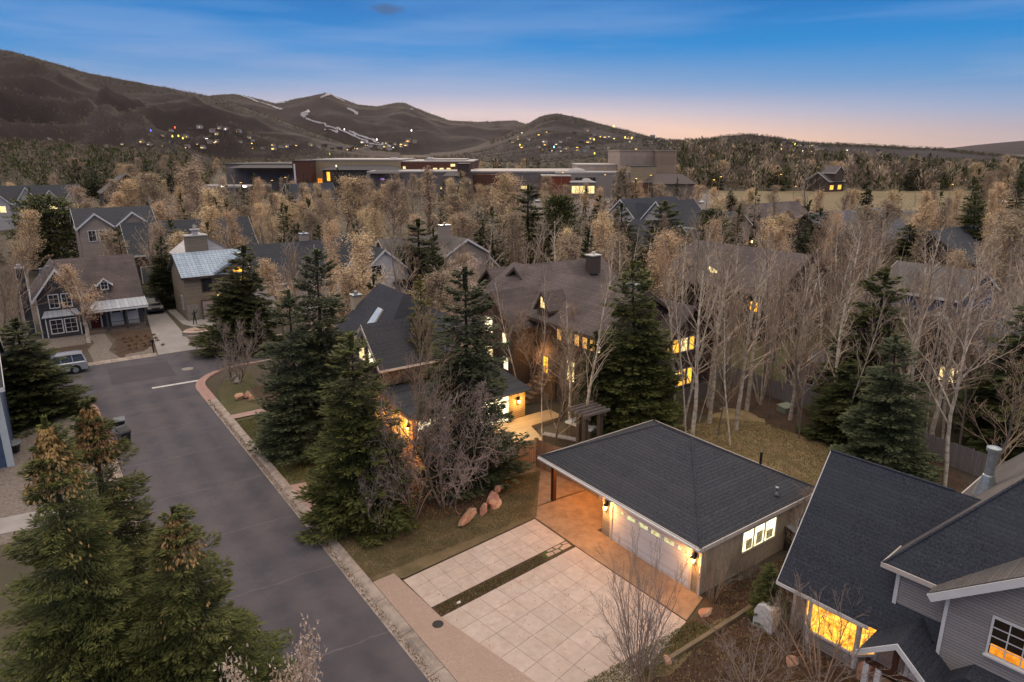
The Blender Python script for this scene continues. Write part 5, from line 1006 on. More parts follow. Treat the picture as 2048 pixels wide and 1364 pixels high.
sblock('auditorium', 1238, 1312, 302, 312, 350, BGEB, .5, capm=BGEB); sblock('auditorium', 1312.5, 1351, 302.5, 306, 345, M('tan_auditorium_panel', (.27, .20, .145), var=.1, lines=[('X', 5.4, .02, .3), ('Z', 3.3, .03, .25)]), .5, capm=BGEB)
sblock('lower_block', 1262, 1313, 333, 298, 311.9, TANB, .2, capm=DGRY); sblock('side_block', 1268, 1320, 366, 285, 298, M('brown_side', (.10, .055, .04)), .3, capm=DGRY)
# pitched roofs on the complex
def sroof(x0, x1, ye, yr, D0, D1, m=None, wall=None):
    g = MB(); a, b = sx_(x0, D0), sx_(x1, D0); ze, zr = sz(ye, D0), sz(yr, (D0+D1)/2); d0, d1 = D0-SD, D1-SD; dm_ = (d0+d1)/2; ii = (b-a)*.18
    g.add([(a, d0, ze), (b, d0, ze), (b, d1, ze), (a, d1, ze), (a+ii, dm_, zr), (b-ii, dm_, zr)], [(0, 1, 5, 4), (1, 2, 5), (2, 3, 4, 5), (3, 0, 4), (3, 2, 1, 0)]); g.obj('pitched_roof', m or DGRY, sroot)
    if wall: g = MB(); g.box(a+1, b-1, d0+1, d1-1, 0, ze-.02); g.obj('wall', wall, sroot)
sroof(1308, 1396, 368, 348, 280, 305, M('brown_grey_roof', (.09, .07, .068), var=.15), M('tan_brown_wall', (.15, .115, .09), var=.15)); sroof(640, 800, 340, 328, 316, 340, DGRY, M('dark_glazed_wall', (.05, .045, .045)))
sroof(455, 585, 336, 326, 335, 365, DGRY); sroof(735, 800, 347, 340, 296, 312, DGRY); sroof(885, 925, 352, 344, 286, 300, DGRY, GRYB)
swin(653, 660, 344, 362, 316, LAMB); swin(706, 713, 356, 365, 316, LYEL); swin(634, 644, 357, 370, 325, LORG); swin(795, 802, 333, 338, 329.5, LYEL); swin(806, 812, 333, 338, 329.5, LYEL)
for x in (866, 879, 893): swin(x, x+9, 336, 342, 329.5, LYEL)
swin(901, 911, 328, 333, 329, LYEL); swin(1144, 1190, 372, 387, 284.9, LYEL); swin(1041, 1060, 372, 378, 305.5, LYEL); swin(1150, 1166, 355, 363, 299.8, DKG); swin(1170, 1192, 355, 363, 299.8, DKG); swin(760, 768, 357, 360, 299.5, M('violet_sign', (.2, .1, .3), emit=((.5, .25, .9), 1.5, 1))); swin(672, 675, 330, 334, 315, LWHI)
# glowing entrance lettering
for k, chh in enumerate('EARL'):
    c_ = bpy.data.curves.new('sign_letter', 'FONT'); c_.body = chh; c_.size = 1.5; c_.extrude = .12; o = bpy.data.objects.new('sign_letter', c_); COL.objects.link(o)
    bpy.context.view_layer.update(); me = bpy.data.meshes.new_from_object(o.evaluated_get(bpy.context.evaluated_depsgraph_get())); bpy.data.objects.remove(o)
    me.materials.clear(); me.materials.append(M('lit_letter', (.9, .85, .7), emit=((1, .82, .5), 5, 1))); l = link('sign_letter', me, sroot, (sx_(921, 291)+k*1.15, 291-SD-.3, sz(366, 291))); l.rotation_euler = (R(90), 0, 0)
for x in (880, 898, 905, 911, 918): swin(x, x+3, 374, 378, 285.5, LYEL)
dome = MB()
for (x, y, D_, r) in ((1155, 345, 305, 4.2), (1175, 366, 290, 2.6)):
    dome.lathe([(r, 0), (r*.9, .8), (r*.6, 1.5), (r*.2, 1.8)], 16, (sx_(x, D_), D_-SD+3)); 
    dome.v = [(a, b, c+sz(y, D_)) if abs(b-(D_-SD+3)) <= r+.01 and c < 2 else (a, b, c) for a, b, c in dome.v]
dome.obj('roof_dome', SNOWR, sroot)
XS = [AT(x, 380, D_)[:2] for x, D_ in ((450, 400), (1400, 400), (1400, 280), (450, 280))]
# street and car-park lamps
def lamp(label, px, py, D_, h, warm=True, group='lamp posts by the car park and field'):
    x, y, _ = AT(px, py, D_); t = thing('lamp_post', label, 'lamp post', (x, y, 0), -YAW, group)
    g = MB(); g.tube([(0, 0, 0), (0, 0, h)], [.12, .08], 8); g.tube([(0, 0, h), (.5, 0, h+.1)], .06, 6); g.obj('pole', M('lamp_post_metal', (.30, .17, .09), var=.1), t)
    g = MB(); g.box(.3, 1.0, -.2, .2, h, h+.15); hd = g.obj('lamp_head', BLACK, t); g = MB(); g.box(.35, .95, -.17, .17, h-.06, h-.002); g.obj('lamp_glass', BULB, hd)
    return t
for k, (px, D_, h) in enumerate([(1556, 300, 9.5), (1268, 268, 9), (1297, 275, 10), (1206, 280, 10), (1090, 285, 9), (1122, 290, 10.5), (1423, 280, 8), (1437, 300, 8.5), (1900, 285, 6), (1588, 290, 5), (660, 270, 6), (543, 300, 7), (570, 305, 8), (480, 300, 6)]):
    x, y, _ = AT(px, 380, D_); lamp('tall warm lit lamp post %s' % ['beside the playing field', 'left of the auditorium side block', 'in front of the auditorium corner', 'in front of the beige school block', 'left of the lit lobby', 'before the rust red school wall', 'at the right end of the car park', 'just right of the car park end', 'by the field fence at the far right', 'right of the field lamp', 'in front of the tan school wall', 'left of the rust coloured tower', 'just left of the rust coloured tower', 'near the bright floodlit lot'][k], px, 380, D_, h)
x, y, _ = AT(470, 352, 300); t = thing('floodlit_canopy', 'low pale canopy with two bright floodlights left of the school', 'canopy', (x, y, 0), -YAW)
g = MB(); g.box(-14, 14, -4, 4, 4.2, 5.0); g.obj('roof', SNOWR, t)
for k in (-12, 0, 12): g = MB(); g.box(k-.2, k+.2, -.2, .2, 0, 4.2); g.obj('post', GRYB, t)
for k in (-4, 5): g = MB(); g.lathe([(.9, 0), (.6, .4)], 12, (k, -4.3)); g.obj('floodlight', M('white_floodlight', (1, 1, 1), emit=((1, .9, .7), 14, 1)), t, (0, 0, 4.4))
# ---------------------------------------------------------------- little lit houses on the hills
HP = []
for k, (wm, rm) in enumerate(((BEIGE, ROOFG), (BROWN, ROOFD), (LGREY, ROOFW))):
    g = MB(); g.box(-7, 7, -5, 5, -3, 5, 0); g.ext([(-5.6, 4.8), (0, 8), (5.6, 4.8)], 'x', -7.5, 7.5, 1); me = g.obj('hillside_house', [wm, rm]).data; bpy.data.objects.remove(bpy.data.objects['hillside_house']); HP.append(me)
HW = []
for k, sp_ in enumerate((((-4, -1.5), (1, 3)), ((-3, 3),), ((2, 4.5),), ((-6, 6),))):
    g = MB()
    for (a, b) in sp_: g.box(a, a+(b-a)*.55, -5.25, -5.02, .8, 2.1+.5*(k == 1))
    o = g.obj('window', LAMB); HW.append(o.data); bpy.data.objects.remove(o)
HL = [lit('hill_window_amber', (1, .58, .1), 4.5), lit('hill_window_yellow', (1, .78, .12), 6), lit('hill_window_white', (1, .85, .6), 4)]
r = random.Random(11)
zones = [('on the slope of the middle hill', 1015, 1340, 262, 304, 62, 2), ('along the low ridge behind the school', 1340, 1640, 283, 306, 58, 3), ('at the foot of the left mountain', 300, 520, 262, 300, 34, 0), ('at the base of the ski runs', 690, 830, 286, 303, 24, None),
         ('on the right end of the low ridge', 1560, 1780, 300, 318, 18, None), ('low on the dark slope at far left', 90, 300, 280, 300, 7, None), ('on the lower mountain slope left of the ski hill', 520, 700, 290, 303, 14, 0)]
nh = 0
for (zn, x0, x1, y0, y1, n, lay) in zones:
    for k in range(n):
        px, py = r.uniform(x0, x1), r.uniform(y0, y1)
        q = hit(px, py)
        if not q or q[3] < 560: continue
        sc_ = min(2.2, max(.5, q[3]/2000.))*r.uniform(.6, 1.05); o = link('hillside_house', HP[r.randrange(3)]); o.location = q[:3]; o.rotation_euler = (0, 0, -YAW+r.uniform(-.5, .5)); o.scale = (sc_,)*3
        hp_i = HP.index(o.data); tag(o, '%s house %s' % (('beige', 'brown', 'pale grey')[hp_i], zn), 'house', 'houses '+zn)
        if r.random() < .62:
            me = HW[r.randrange(4)]; wv = link('window', me, o); wv.material_slots[0].link = 'OBJECT'; wv.material_slots[0].material = HL[r.choice((0, 0, 1, 2))]
        nh += 1
for (px, py, c) in ((302, 264, (.1, .15, 1)), (351, 264, (1, .1, .05)), (1108, 298, (.3, .9, 1)), (346, 281, (1, .8, .1)), (358, 280, (1, .8, .1)), (372, 281, (1, .8, .1)), (366, 279, (1, .8, .1)), (1040, 294, (1, .8, .1)), (1046, 296, (1, .8, .1)), (1250, 278, (1, .8, .1)), (1257, 278, (1, .8, .1)), (1263, 279, (1, .8, .1)), (1227, 255, (1, .8, .1)),
                    (1463, 302, (1, .8, .1)), (1552, 301, (1, .8, .1)), (1562, 301, (1, .8, .1)), (1590, 291, (1, .8, .1)), (1594, 296, (1, .8, .1)), (1619, 297, (1, .8, .1)), (1594, 315, (1, .8, .1)), (1189, 309, (1, .75, .1)), (660, 311, (1, .8, .1)), (1188, 284, (1, .7, .15)), (823, 263, (1, 1, 1)), (754, 283, (1, 1, 1)), (689, 262, (1, 1, 1))):
    q = hit(px, py)
    if not q: continue
    s_ = q[3]/1365*2.2; g = MB(); g.lathe([(s_*.45, 0), (s_*.5, s_*.5), (s_*.3, s_*1.3), (.05, s_*1.7)], 8)
    o = g.obj('hillside_lamp', M('hill_lamp_%d%d%d' % tuple(int(9*x) for x in c), c, emit=(c, 3.5, 1)), None, (q[0], q[1], q[2]+s_*.2))
    tag(o, 'bright %s light on the hillside %s' % ({.1: 'blue', .3: 'cyan'}.get(c[0], 'red' if c[1] == .1 else 'white' if c[2] == 1 else 'yellow'), 'of the ski hill' if px in (823, 754, 689) else 'at the left mountain foot' if px < 700 else 'behind the school' if px < 1400 else 'of the low right ridge'), 'light', 'bright lights on the hills')
# ---------------------------------------------------------------- trees: mesh makers
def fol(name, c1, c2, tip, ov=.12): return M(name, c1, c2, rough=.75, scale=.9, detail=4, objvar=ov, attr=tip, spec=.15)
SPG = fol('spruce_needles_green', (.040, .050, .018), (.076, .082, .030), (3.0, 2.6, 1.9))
SPB = fol('spruce_needles_blue', (.034, .044, .024), (.060, .070, .038), (3.2, 2.9, 2.6))
SPD = fol('spruce_needles_dark', (.028, .034, .014), (.052, .055, .022), (2.6, 2.4, 1.9))
SPY = fol('spruce_needles_olive', (.048, .050, .013), (.092, .082, .020), (2.9, 2.5, 1.7))
CONE = fol('brown_cones', (.24, .15, .06), (.36, .23, .10), (1.4, 1.3, 1.2))
BARKD = M('dark_bark', (.055, .04, .032), scale=4, var=.3, rough=1, stretch=(3, 3, .6))
BARKP = M('pale_aspen_bark', (.66, .57, .46), (.44, .36, .285), scale=2.2, rough=.9, stretch=(1.5, 1.5, 5), big=(3, (.09, .07, .055), .5))
BARKG = M('grey_bark', (.20, .16, .14), (.12, .095, .08), scale=3, rough=1)
TWIGP = M('pinkish_twigs', (.46, .36, .27), (.33, .245, .185), scale=1, rough=1, objvar=.12)
TWIGU = M('purple_brown_twigs', (.21, .165, .145), (.31, .245, .21), scale=1, rough=1, objvar=.1)
TWIGB = M('brown_twigs', (.23, .16, .115), (.34, .24, .17), scale=1, rough=1, objvar=.12)
BUDT = fol('tan_catkins', (.62, .45, .285), (.46, .335, .215), (1.4, 1.35, 1.25), .14)
BUDB = fol('brown_catkins', (.38, .295, .21), (.27, .21, .155), (1.5, 1.4, 1.3), .16)
BUDW = fol('pale_pinkish_catkins', (.55, .42, .35), (.40, .29, .23), (1.3, 1.3, 1.25), .1)
def quads(c, d, s, L_, W_):
    """diamond leaf cards: centre-base c, direction d, side s"""
    n = len(c); V = np.empty((n, 4, 3)); V[:, 0] = c; V[:, 2] = c+d*L_[:, None]; m = c+d*(L_*.45)[:, None]
    V[:, 1] = m+s*(W_/2)[:, None]; V[:, 3] = m-s*(W_/2)[:, None]; return V.reshape(-1, 3), np.arange(n*4).reshape(n, 4)
def unit(a): return a/np.maximum(1e-9, np.linalg.norm(a, axis=1))[:, None]
def conifer(seed, h, r, nb, per, ll, lw, droop=.30, pine=False, z0=.05, top=1.0, cones=0, taper=.9):
    g = np.random.default_rng(seed)
    t = 1-np.sqrt(g.random(nb)); t = z0+(1-z0)*t; t = np.clip(t+0*t, z0, .985)            # heights, denser low where the crown is wide
    k = int(nb*.25); t[:k] = z0+(1-z0)*g.random(k)
    if pine: t = z0+(1-z0)*g.random(nb)
    az = g.random(nb)*2*np.pi
    lob = 1+.13*np.sin(az*3+t*9+seed)+.09*np.sin(az*5-t*21)
    if pine: L0 = r*np.sqrt(np.maximum(0, 1-((t-.42)/.60)**2))*(.72+.28*np.abs(np.sin(t*14+az*2)))*g.uniform(.75, 1.1, nb)
    else: L0 = r*((1-t)**taper)*g.uniform(.72, 1.12, nb)*lob+.12
    c = []; d = []; s = []; Ls = []; Ws = []; vv = []
    n = np.maximum(3, (per*(L0/r*.85+.15)).astype(int)); idx = np.repeat(np.arange(nb), n); m = len(idx)
    u = g.random(m)**.62; Lb = L0[idx]; a = az[idx]; zz = t[idx]*h
    dr = np.where(g.random(nb) < .5, droop, droop*.7)[idx]
    if pine: dzc = Lb*u*(.28)-.05*u
    else: dzc = Lb*(-dr*1.25*u+dr*.75*u**2.2)*(1-.6*t[idx]**2)+np.where(t[idx] > .8, Lb*u*.5, 0)
    wmax = .30*Lb*(1-u)**.7+.06*Lb+.04; lat = (g.random(m)*2-1)*wmax
    rad = np.stack([np.cos(a), np.sin(a), 0*a], 1); tan = np.stack([-np.sin(a), np.cos(a), 0*a], 1)
    C = rad*(Lb*u-np.abs(lat)*.25)[:, None]+tan*lat[:, None]; C[:, 2] = zz+dzc-np.abs(lat)*(.12 if not pine else -.1)+g.normal(0, .014*r, m)
    D = rad*(.75+.2*g.random(m))[:, None]+tan*(np.sign(lat)*(.25+.65*g.random(m)))[:, None]; D[:, 2] = -.28+.45*u+g.normal(0, .16, m)
    if pine: D += g.normal(0, .6, (m, 3)); D[:, 2] += .5
    D = unit(D); Sd = unit(np.cross(D, g.normal(0, .35, (m, 3))+np.array([0, 0, 1.])))
    V, Q = quads(C, D, Sd, ll*g.uniform(.6, 1.4, m), lw*g.uniform(.7, 1.3, m)); v = np.clip(u**2.5*.9*g.random(m)**1.5+.12*g.random(m), 0, 1); mi = np.zeros(m)  # outer needles paler: new growth tips plus inner crown shade painted into the colour
    # leader
    k = max(8, per); C2 = np.zeros((k, 3)); C2[:, 2] = h*(.9+.1*g.random(k)); a2 = g.random(k)*6.28; D2 = unit(np.stack([np.cos(a2)*.55, np.sin(a2)*.55, np.full(k, 1.)], 1))
    V2, Q2 = quads(C2, D2, unit(np.cross(D2, g.normal(0, 1, (k, 3)))), np.full(k, ll*1.1), np.full(k, lw))
    Q = np.concatenate([Q, Q2+len(V)]); V = np.concatenate([V, V2]); v = np.concatenate([v, g.random(k)]); mi = np.concatenate([mi, np.zeros(k)])
    if cones:
        tz = np.where(g.random(cones) < .94, .85+.14*g.random(cones), .66+.2*g.random(cones)); a3 = g.random(cones)*6.28; rr = r*(1-tz)**.9*g.uniform(.3, 1.1, cones)+.06
        C3 = np.stack([rr*np.cos(a3), rr*np.sin(a3), tz*h-.1], 1); D3 = unit(np.stack([np.cos(a3)*.35, np.sin(a3)*.35, -np.ones(cones)], 1)+g.normal(0, .25, (cones, 3)))
        V3, Q3 = quads(C3, D3, unit(np.cross(D3, g.normal(0, 1, (cones, 3)))), np.full(cones, .13), np.full(cones, .06)); Q = np.concatenate([Q, Q3+len(V)]); V = np.concatenate([V, V3]); v = np.concatenate([v, g.random(cones)]); mi = np.concatenate([mi, np.ones(cones)])
    return V, Q, v, mi
def trunkV(h, r0, n=8, seed=0, segs=8, bend=.0):
    g = MB(); rr = random.Random(seed); pts = []; x = y = 0
    for k in range(segs+1): pts.append((x, y, h*k/segs)); x += rr.uniform(-bend, bend); y += rr.uniform(-bend, bend)
    g.tube(pts, [max(.012, r0*(1-k/segs)**.8+.01) for k in range(segs+1)], n); return g
def tubes(P0, P1, R0, R1, n=3):
    """vectorised tapered prisms"""
    k = len(P0); D = unit(P1-P0); ref = np.where(np.abs(D[:, 2:3]) > .9, np.array([[1., 0, 0]]), np.array([[0, 0, 1.]])); A = unit(np.cross(D, ref)); B = np.cross(D, A)
    V = np.empty((k, 2*n, 3))
    for i in range(n):
        ca, sa = math.cos(2*math.pi*i/n), math.sin(2*math.pi*i/n); o = A*ca+B*sa
        V[:, i] = P0+o*R0[:, None]; V[:, n+i] = P1+o*R1[:, None]
    q = np.array([[i, (i+1) % n, n+(i+1) % n, n+i] for i in range(n)]); Q = (np.arange(k)[:, None, None]*2*n+q[None]).reshape(-1, 4); return V.reshape(-1, 3), Q
def skeleton(seed, h, trunk_r, nl, spread, up, first, levels=3, kids=(5, 5), stems=1, wander=.06, limb=.42, stemspread=.0, twig=.011, curve=.5, min_r=.008):
    """list of segments (p0, p1, r0, r1, level) of a bare tree"""
    r = random.Random(seed); segs = []; tips = []
    def vrand(a): return Vector((r.gauss(0, a), r.gauss(0, a), r.gauss(0, a)))
    def branch(p, d, L_, rad, lev, n):
        pts = [p]; st = L_/n; rads = [rad]
        for k in range(n):
            d = (d+vrand(wander*(1+lev*.9))+Vector((0, 0, up*curve*.10*(1 if lev else 0)))).normalized(); p = p+d*st; pts.append(p); rads.append(max(min_r*.7, rad*(1-.82*(k+1)/n)))
        for k in range(n): segs.append((pts[k], pts[k+1], rads[k], rads[k+1], lev))
        if lev >= levels-1: tips.append((pts[-1], d)); tips.append((pts[-2], d)); 
        if lev >= levels: return
        nk = kids[min(lev-1, len(kids)-1)] if lev else nl
        for j in range(nk):
            t = (first+(1-first)*((j+r.random())/nk)**.9) if lev == 0 else (.2+.8*(j+r.random())/nk); t = min(t, .98); f = t*n; i = min(n-1, int(f)); q = pts[i].lerp(pts[i+1], f-i)
            ax = (pts[i+1]-pts[i]).normalized(); pr = ax.orthogonal().normalized(); pr.rotate(Matrix.Rotation(r.random()*6.283, 3, ax)); ang = spread*r.uniform(.75, 1.25)*(1.15-.35*t if lev == 0 else 1)
            nd = (ax*math.cos(ang)+pr*math.sin(ang)+Vector((0, 0, up*.25))).normalized()
            LL = L_*limb*r.uniform(.7, 1.15)*((1.15-.75*t) if lev == 0 else (1.0-.45*t)); branch(q, nd, LL, max(min_r, (rads[i]*.55 if lev == 0 else rads[i]*.6)), lev+1, max(2, 5-lev))
    for s_ in range(stems):
        d = Vector((0, 0, 1)) if stems == 1 else Vector((math.cos(6.283*s_/stems+r.random())*stemspread, math.sin(6.283*s_/stems+r.random())*stemspread, 1)).normalized()
        branch(Vector((0, 0, 0))+(Vector((d.x, d.y, 0))*.5 if stems > 1 else Vector()), d, h*r.uniform(.85, 1.0), trunk_r*r.uniform(.75, 1), 0, 9)
    return segs, tips
def tree_meshes(nm, segs, tips, bark, twig, bud=None, nb=0, bl=.1, bw=.05, seed=0, split=1, budspread=.25, n0=6):
    P0 = np.array([s[0][:] for s in segs]); P1 = np.array([s[1][:] for s in segs]); R0 = np.array([s[2] for s in segs]); R1 = np.array([s[3] for s in segs]); lv = np.array([s[4] for s in segs])
    a = lv < split; V, Q = tubes(P0[a], P1[a], R0[a], R1[a], n0); tr = npmesh(nm+'_trunk', V, Q, [bark]); tr.polygons.foreach_set('use_smooth', [True]*len(Q))
    V, Q = tubes(P0[~a], P1[~a], R0[~a], R1[~a], 3); mi = np.zeros(len(Q)); v = np.zeros(len(Q)); mats = [twig]
    if bud is not None and nb:
        g = np.random.default_rng(seed+5); T = np.array([t[0][:] for t in tips]); k = g.integers(0, len(T), nb); C = T[k]+g.normal(0, budspread, (nb, 3)); D = unit(g.normal(0, 1, (nb, 3))+np.array([0, 0, -.15])); Sd = unit(np.cross(D, g.normal(0, 1, (nb, 3))))
        V2, Q2 = quads(C, D, Sd, bl*g.uniform(.6, 1.4, nb), bw*g.uniform(.7, 1.3, nb)); Q = np.concatenate([Q, Q2+len(V)]); V = np.concatenate([V, V2]); mi = np.concatenate([mi, np.ones(nb)]); v = np.concatenate([v, g.random(nb)]); mats = [twig, bud]
    return tr, npmesh(nm+'_crown', V, Q, mats, v=v, mi=mi)
LIB = {}   # kind -> list of (trunk mesh, crown mesh, height, radius)
def addc(kind, seed, h, r, mat, trunk=.22, **k):
    V, Q, v, mi = conifer(seed, h, r, **k); me = npmesh(kind+'_crown', V, Q, [mat, CONE], v=v, mi=mi); g = trunkV(h*.97, trunk, 8, seed); o = g.obj('trunk', BARKD); tm = o.data; bpy.data.objects.remove(o)
    LIB.setdefault(kind, []).append((tm, me, h, r))
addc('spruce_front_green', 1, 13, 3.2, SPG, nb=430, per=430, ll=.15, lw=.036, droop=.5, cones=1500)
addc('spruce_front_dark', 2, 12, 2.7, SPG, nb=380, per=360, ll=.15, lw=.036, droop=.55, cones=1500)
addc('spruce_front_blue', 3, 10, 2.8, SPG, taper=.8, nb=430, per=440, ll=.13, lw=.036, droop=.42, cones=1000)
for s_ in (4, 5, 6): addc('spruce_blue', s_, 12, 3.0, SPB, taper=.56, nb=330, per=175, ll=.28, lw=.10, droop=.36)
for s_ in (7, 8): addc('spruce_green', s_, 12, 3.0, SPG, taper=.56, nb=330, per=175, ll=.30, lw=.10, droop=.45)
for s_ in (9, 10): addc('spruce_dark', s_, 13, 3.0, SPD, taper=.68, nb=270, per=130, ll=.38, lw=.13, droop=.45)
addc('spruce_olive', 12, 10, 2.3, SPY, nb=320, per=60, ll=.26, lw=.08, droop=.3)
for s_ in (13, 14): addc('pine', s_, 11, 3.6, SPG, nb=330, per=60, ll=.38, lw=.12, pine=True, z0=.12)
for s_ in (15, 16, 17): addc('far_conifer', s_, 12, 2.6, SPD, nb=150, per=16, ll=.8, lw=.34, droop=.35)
def addb(kind, seed, bark, twig, h, r, trunk_r, bud=None, nb=0, bl=.1, bw=.05, split=1, budspread=.25, n0=6, **k):
    segs, tips = skeleton(seed, h, trunk_r, **k); tr, cr = tree_meshes(kind, segs, tips, bark, twig, bud, nb, bl, bw, seed, split, budspread, n0)
    P1 = np.array([s[1][:] for s in segs]); LIB.setdefault(kind, []).append((tr, cr, float(P1[:, 2].max()), float(np.percentile(np.hypot(P1[:, 0], P1[:, 1]), 92))))
for s_ in (21, 22, 23): addb('aspen', s_, BARKP, TWIGP, 13, 2.2, .10, nl=24, spread=.62, up=.7, first=.30, levels=3, kids=(6, 4), limb=.24, wander=.035, min_r=.009)
for s_ in (24, 25): addb('aspen_clump', s_, BARKP, TWIGP, 13, 3.5, .115, nl=14, spread=.5, up=.8, first=.38, levels=3, kids=(6, 4), limb=.24, wander=.03, stems=7, stemspread=.30, min_r=.009, split=1)
for s_ in (26, 27): addb('cottonwood', s_, BARKP, TWIGP, 16, 4.5, .19, nl=17, spread=.75, up=.6, first=.28, levels=3, kids=(9, 6), limb=.42, wander=.07, min_r=.011, split=2)
for s_ in (28, 29): addb('bare_tree', s_, BARKG, TWIGB, 10, 3.0, .10, nl=18, spread=.62, up=.9, first=.16, levels=3, kids=(9, 7), limb=.48, wander=.05, min_r=.009, split=1)
for s_ in (31, 32): addb('crab_apple', s_, BARKG, TWIGU, 5.5, 3.0, .10, bud=BUDB, nb=500, bl=.06, bw=.04, nl=11, spread=.85, up=.15, first=.15, levels=3, kids=(8, 6), limb=.62, wander=.14, stems=4, stemspread=.45, min_r=.010, curve=-.2)
for s_ in (33, 34): addb('bare_shrub', s_, TWIGB, TWIGU, 3.0, 1.6, .026, nl=9, spread=.5, up=.7, first=.12, levels=2, kids=(8,), limb=.42, wander=.07, stems=12, stemspread=.42, min_r=.005)
for s_ in (35, 36): addb('budding_tree', s_, BARKP, TWIGB, 13, 3.0, .17, bud=BUDT, nb=7500, bl=.14, bw=.05, budspread=.2, nl=24, spread=.42, up=1.1, first=.18, levels=3, kids=(7, 5), limb=.36, wander=.05, min_r=.011)
addb('white_budding_tree', 37, BARKP, TWIGP, 12, 3.0, .15, bud=BUDW, nb=5200, bl=.15, bw=.07, budspread=.25, nl=20, spread=.55, up=.85, first=.25, levels=3, kids=(7, 5), limb=.36, wander=.05, min_r=.010)
for s_ in (38, 39, 40, 41): addb('far_tan_tree', s_, BARKP, TWIGB, 12, 3.2, .16, bud=BUDT if s_ % 2 else BUDB, nb=6500, bl=.19, bw=.05, budspread=.26, nl=24, spread=.40, up=1.2, first=.14, levels=2, kids=(12,), limb=.40, wander=.05, min_r=.02, n0=4)
for s_ in (42, 43): addb('far_bare_tree', s_, BARKG, TWIGP, 12, 3.0, .14, nl=20, spread=.5, up=.9, first=.2, levels=3, kids=(5, 3), limb=.36, wander=.05, min_r=.016, n0=4)
for s_ in (44, 45): addb('poplar', s_, BARKG, TWIGB, 14, 1.6, .2, bud=BUDB, nb=2600, bl=.26, bw=.08, budspread=.2, nl=36, spread=.28, up=1.2, first=.08, levels=2, kids=(6,), limb=.22, wander=.04, min_r=.02, n0=4)
NAMES = {'spruce_front_green': 'spruce_tree', 'spruce_front_dark': 'spruce_tree', 'spruce_front_blue': 'spruce_tree', 'spruce_blue': 'spruce_tree', 'spruce_green': 'spruce_tree', 'spruce_dark': 'spruce_tree', 'spruce_olive': 'spruce_tree', 'pine': 'pine_tree', 'far_conifer': 'conifer_tree', 'aspen': 'aspen_tree', 'aspen_clump': 'aspen_clump',
         'cottonwood': 'cottonwood_tree', 'bare_tree': 'bare_tree', 'crab_apple': 'crab_apple_tree', 'bare_shrub': 'bare_shrub', 'budding_tree': 'budding_tree', 'white_budding_tree': 'budding_tree', 'far_tan_tree': 'budding_tree', 'far_bare_tree': 'bare_tree', 'poplar': 'poplar_tree'}
tr_n = [0]
def plant(kind, X, Y, h, rad, label, group=None, lean=0.0, var=None, parts=True, z=0.0):
    k = tr_n[0] if var is None else var; tr_n[0] += 1; L_ = LIB[kind]; tm, cm, H0, R0 = L_[k % len(L_)]
    o = bpy.data.objects.new(NAMES[kind], None); COL.objects.link(o); o.empty_display_size = .5
    sz_ = h/H0; sr = (rad/R0) if rad else sz_
    sr = min(max(sr, sz_*.45), sz_*2.2)
    ax = Vector((sA, cA, 0)); m = Matrix.Translation((X, Y, z)) @ Matrix.Rotation(lean, 4, ax) @ Matrix.Rotation(rnd.random()*6.283, 4, 'Z') @ Matrix.Diagonal((sr, sr, sz_, 1))
    o.matrix_world = m; tag(o, label, 'shrub' if kind == 'bare_shrub' else 'tree', group)
    a = link('trunk', tm, o); b = link('crown', cm, o); return o
def ptree(kind, xb, yb, xt, yt, wpx, label, group=None, var=None):
    """tree whose trunk meets the ground at image point (xb, yb) and whose tip shows at (xt, yt)"""
    X, Y = G(xb, yb); h = zat(X, Y, yt); D = fwd(X, Y)
    v = yt-682; xw = (xt-1024)/(F*cp-v*sp)*D; x0 = X*cA-Y*sA; lean = math.atan2(xw-x0, h)
    rad = wpx*.5*math.sqrt(D*D+100)/F/1.0
    return plant(kind, X, Y, h, rad*(1.22 if kind.startswith('spruce') else 1), label, group, lean, var)
def htree(kind, xt, yt, h, wpx, label, group=None, var=None, xb=None):
    X, Y = G(xt, yt, h); rad = wpx*.5*math.sqrt(X*X+Y*Y+(CH-h)**2)/F; return plant(kind, X, Y, h, rad, label, group, 0, var)
T = ptree
# foreground spruces
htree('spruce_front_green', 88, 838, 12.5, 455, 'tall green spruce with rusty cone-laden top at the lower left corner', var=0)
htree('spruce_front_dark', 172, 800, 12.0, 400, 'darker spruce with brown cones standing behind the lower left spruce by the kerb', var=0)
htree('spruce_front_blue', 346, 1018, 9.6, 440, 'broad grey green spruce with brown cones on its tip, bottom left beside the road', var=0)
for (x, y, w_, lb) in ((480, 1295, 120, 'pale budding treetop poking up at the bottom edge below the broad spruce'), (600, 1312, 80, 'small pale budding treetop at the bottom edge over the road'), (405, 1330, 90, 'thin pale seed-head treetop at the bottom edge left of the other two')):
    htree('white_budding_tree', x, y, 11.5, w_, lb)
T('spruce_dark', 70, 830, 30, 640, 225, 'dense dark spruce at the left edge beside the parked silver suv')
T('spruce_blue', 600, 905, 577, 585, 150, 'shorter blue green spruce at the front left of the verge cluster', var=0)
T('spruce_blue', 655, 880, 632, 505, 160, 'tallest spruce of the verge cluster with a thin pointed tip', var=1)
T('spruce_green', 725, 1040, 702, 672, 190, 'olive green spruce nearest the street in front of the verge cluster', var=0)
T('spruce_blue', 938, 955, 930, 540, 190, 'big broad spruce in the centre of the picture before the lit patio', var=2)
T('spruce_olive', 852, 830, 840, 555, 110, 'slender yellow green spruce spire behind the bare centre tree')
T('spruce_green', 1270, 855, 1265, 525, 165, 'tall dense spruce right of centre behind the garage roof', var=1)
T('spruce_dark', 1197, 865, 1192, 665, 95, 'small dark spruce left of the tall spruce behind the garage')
T('spruce_green', 1715, 835, 1775, 540, 170, 'tall narrow spruce leaning right behind the grey shed')
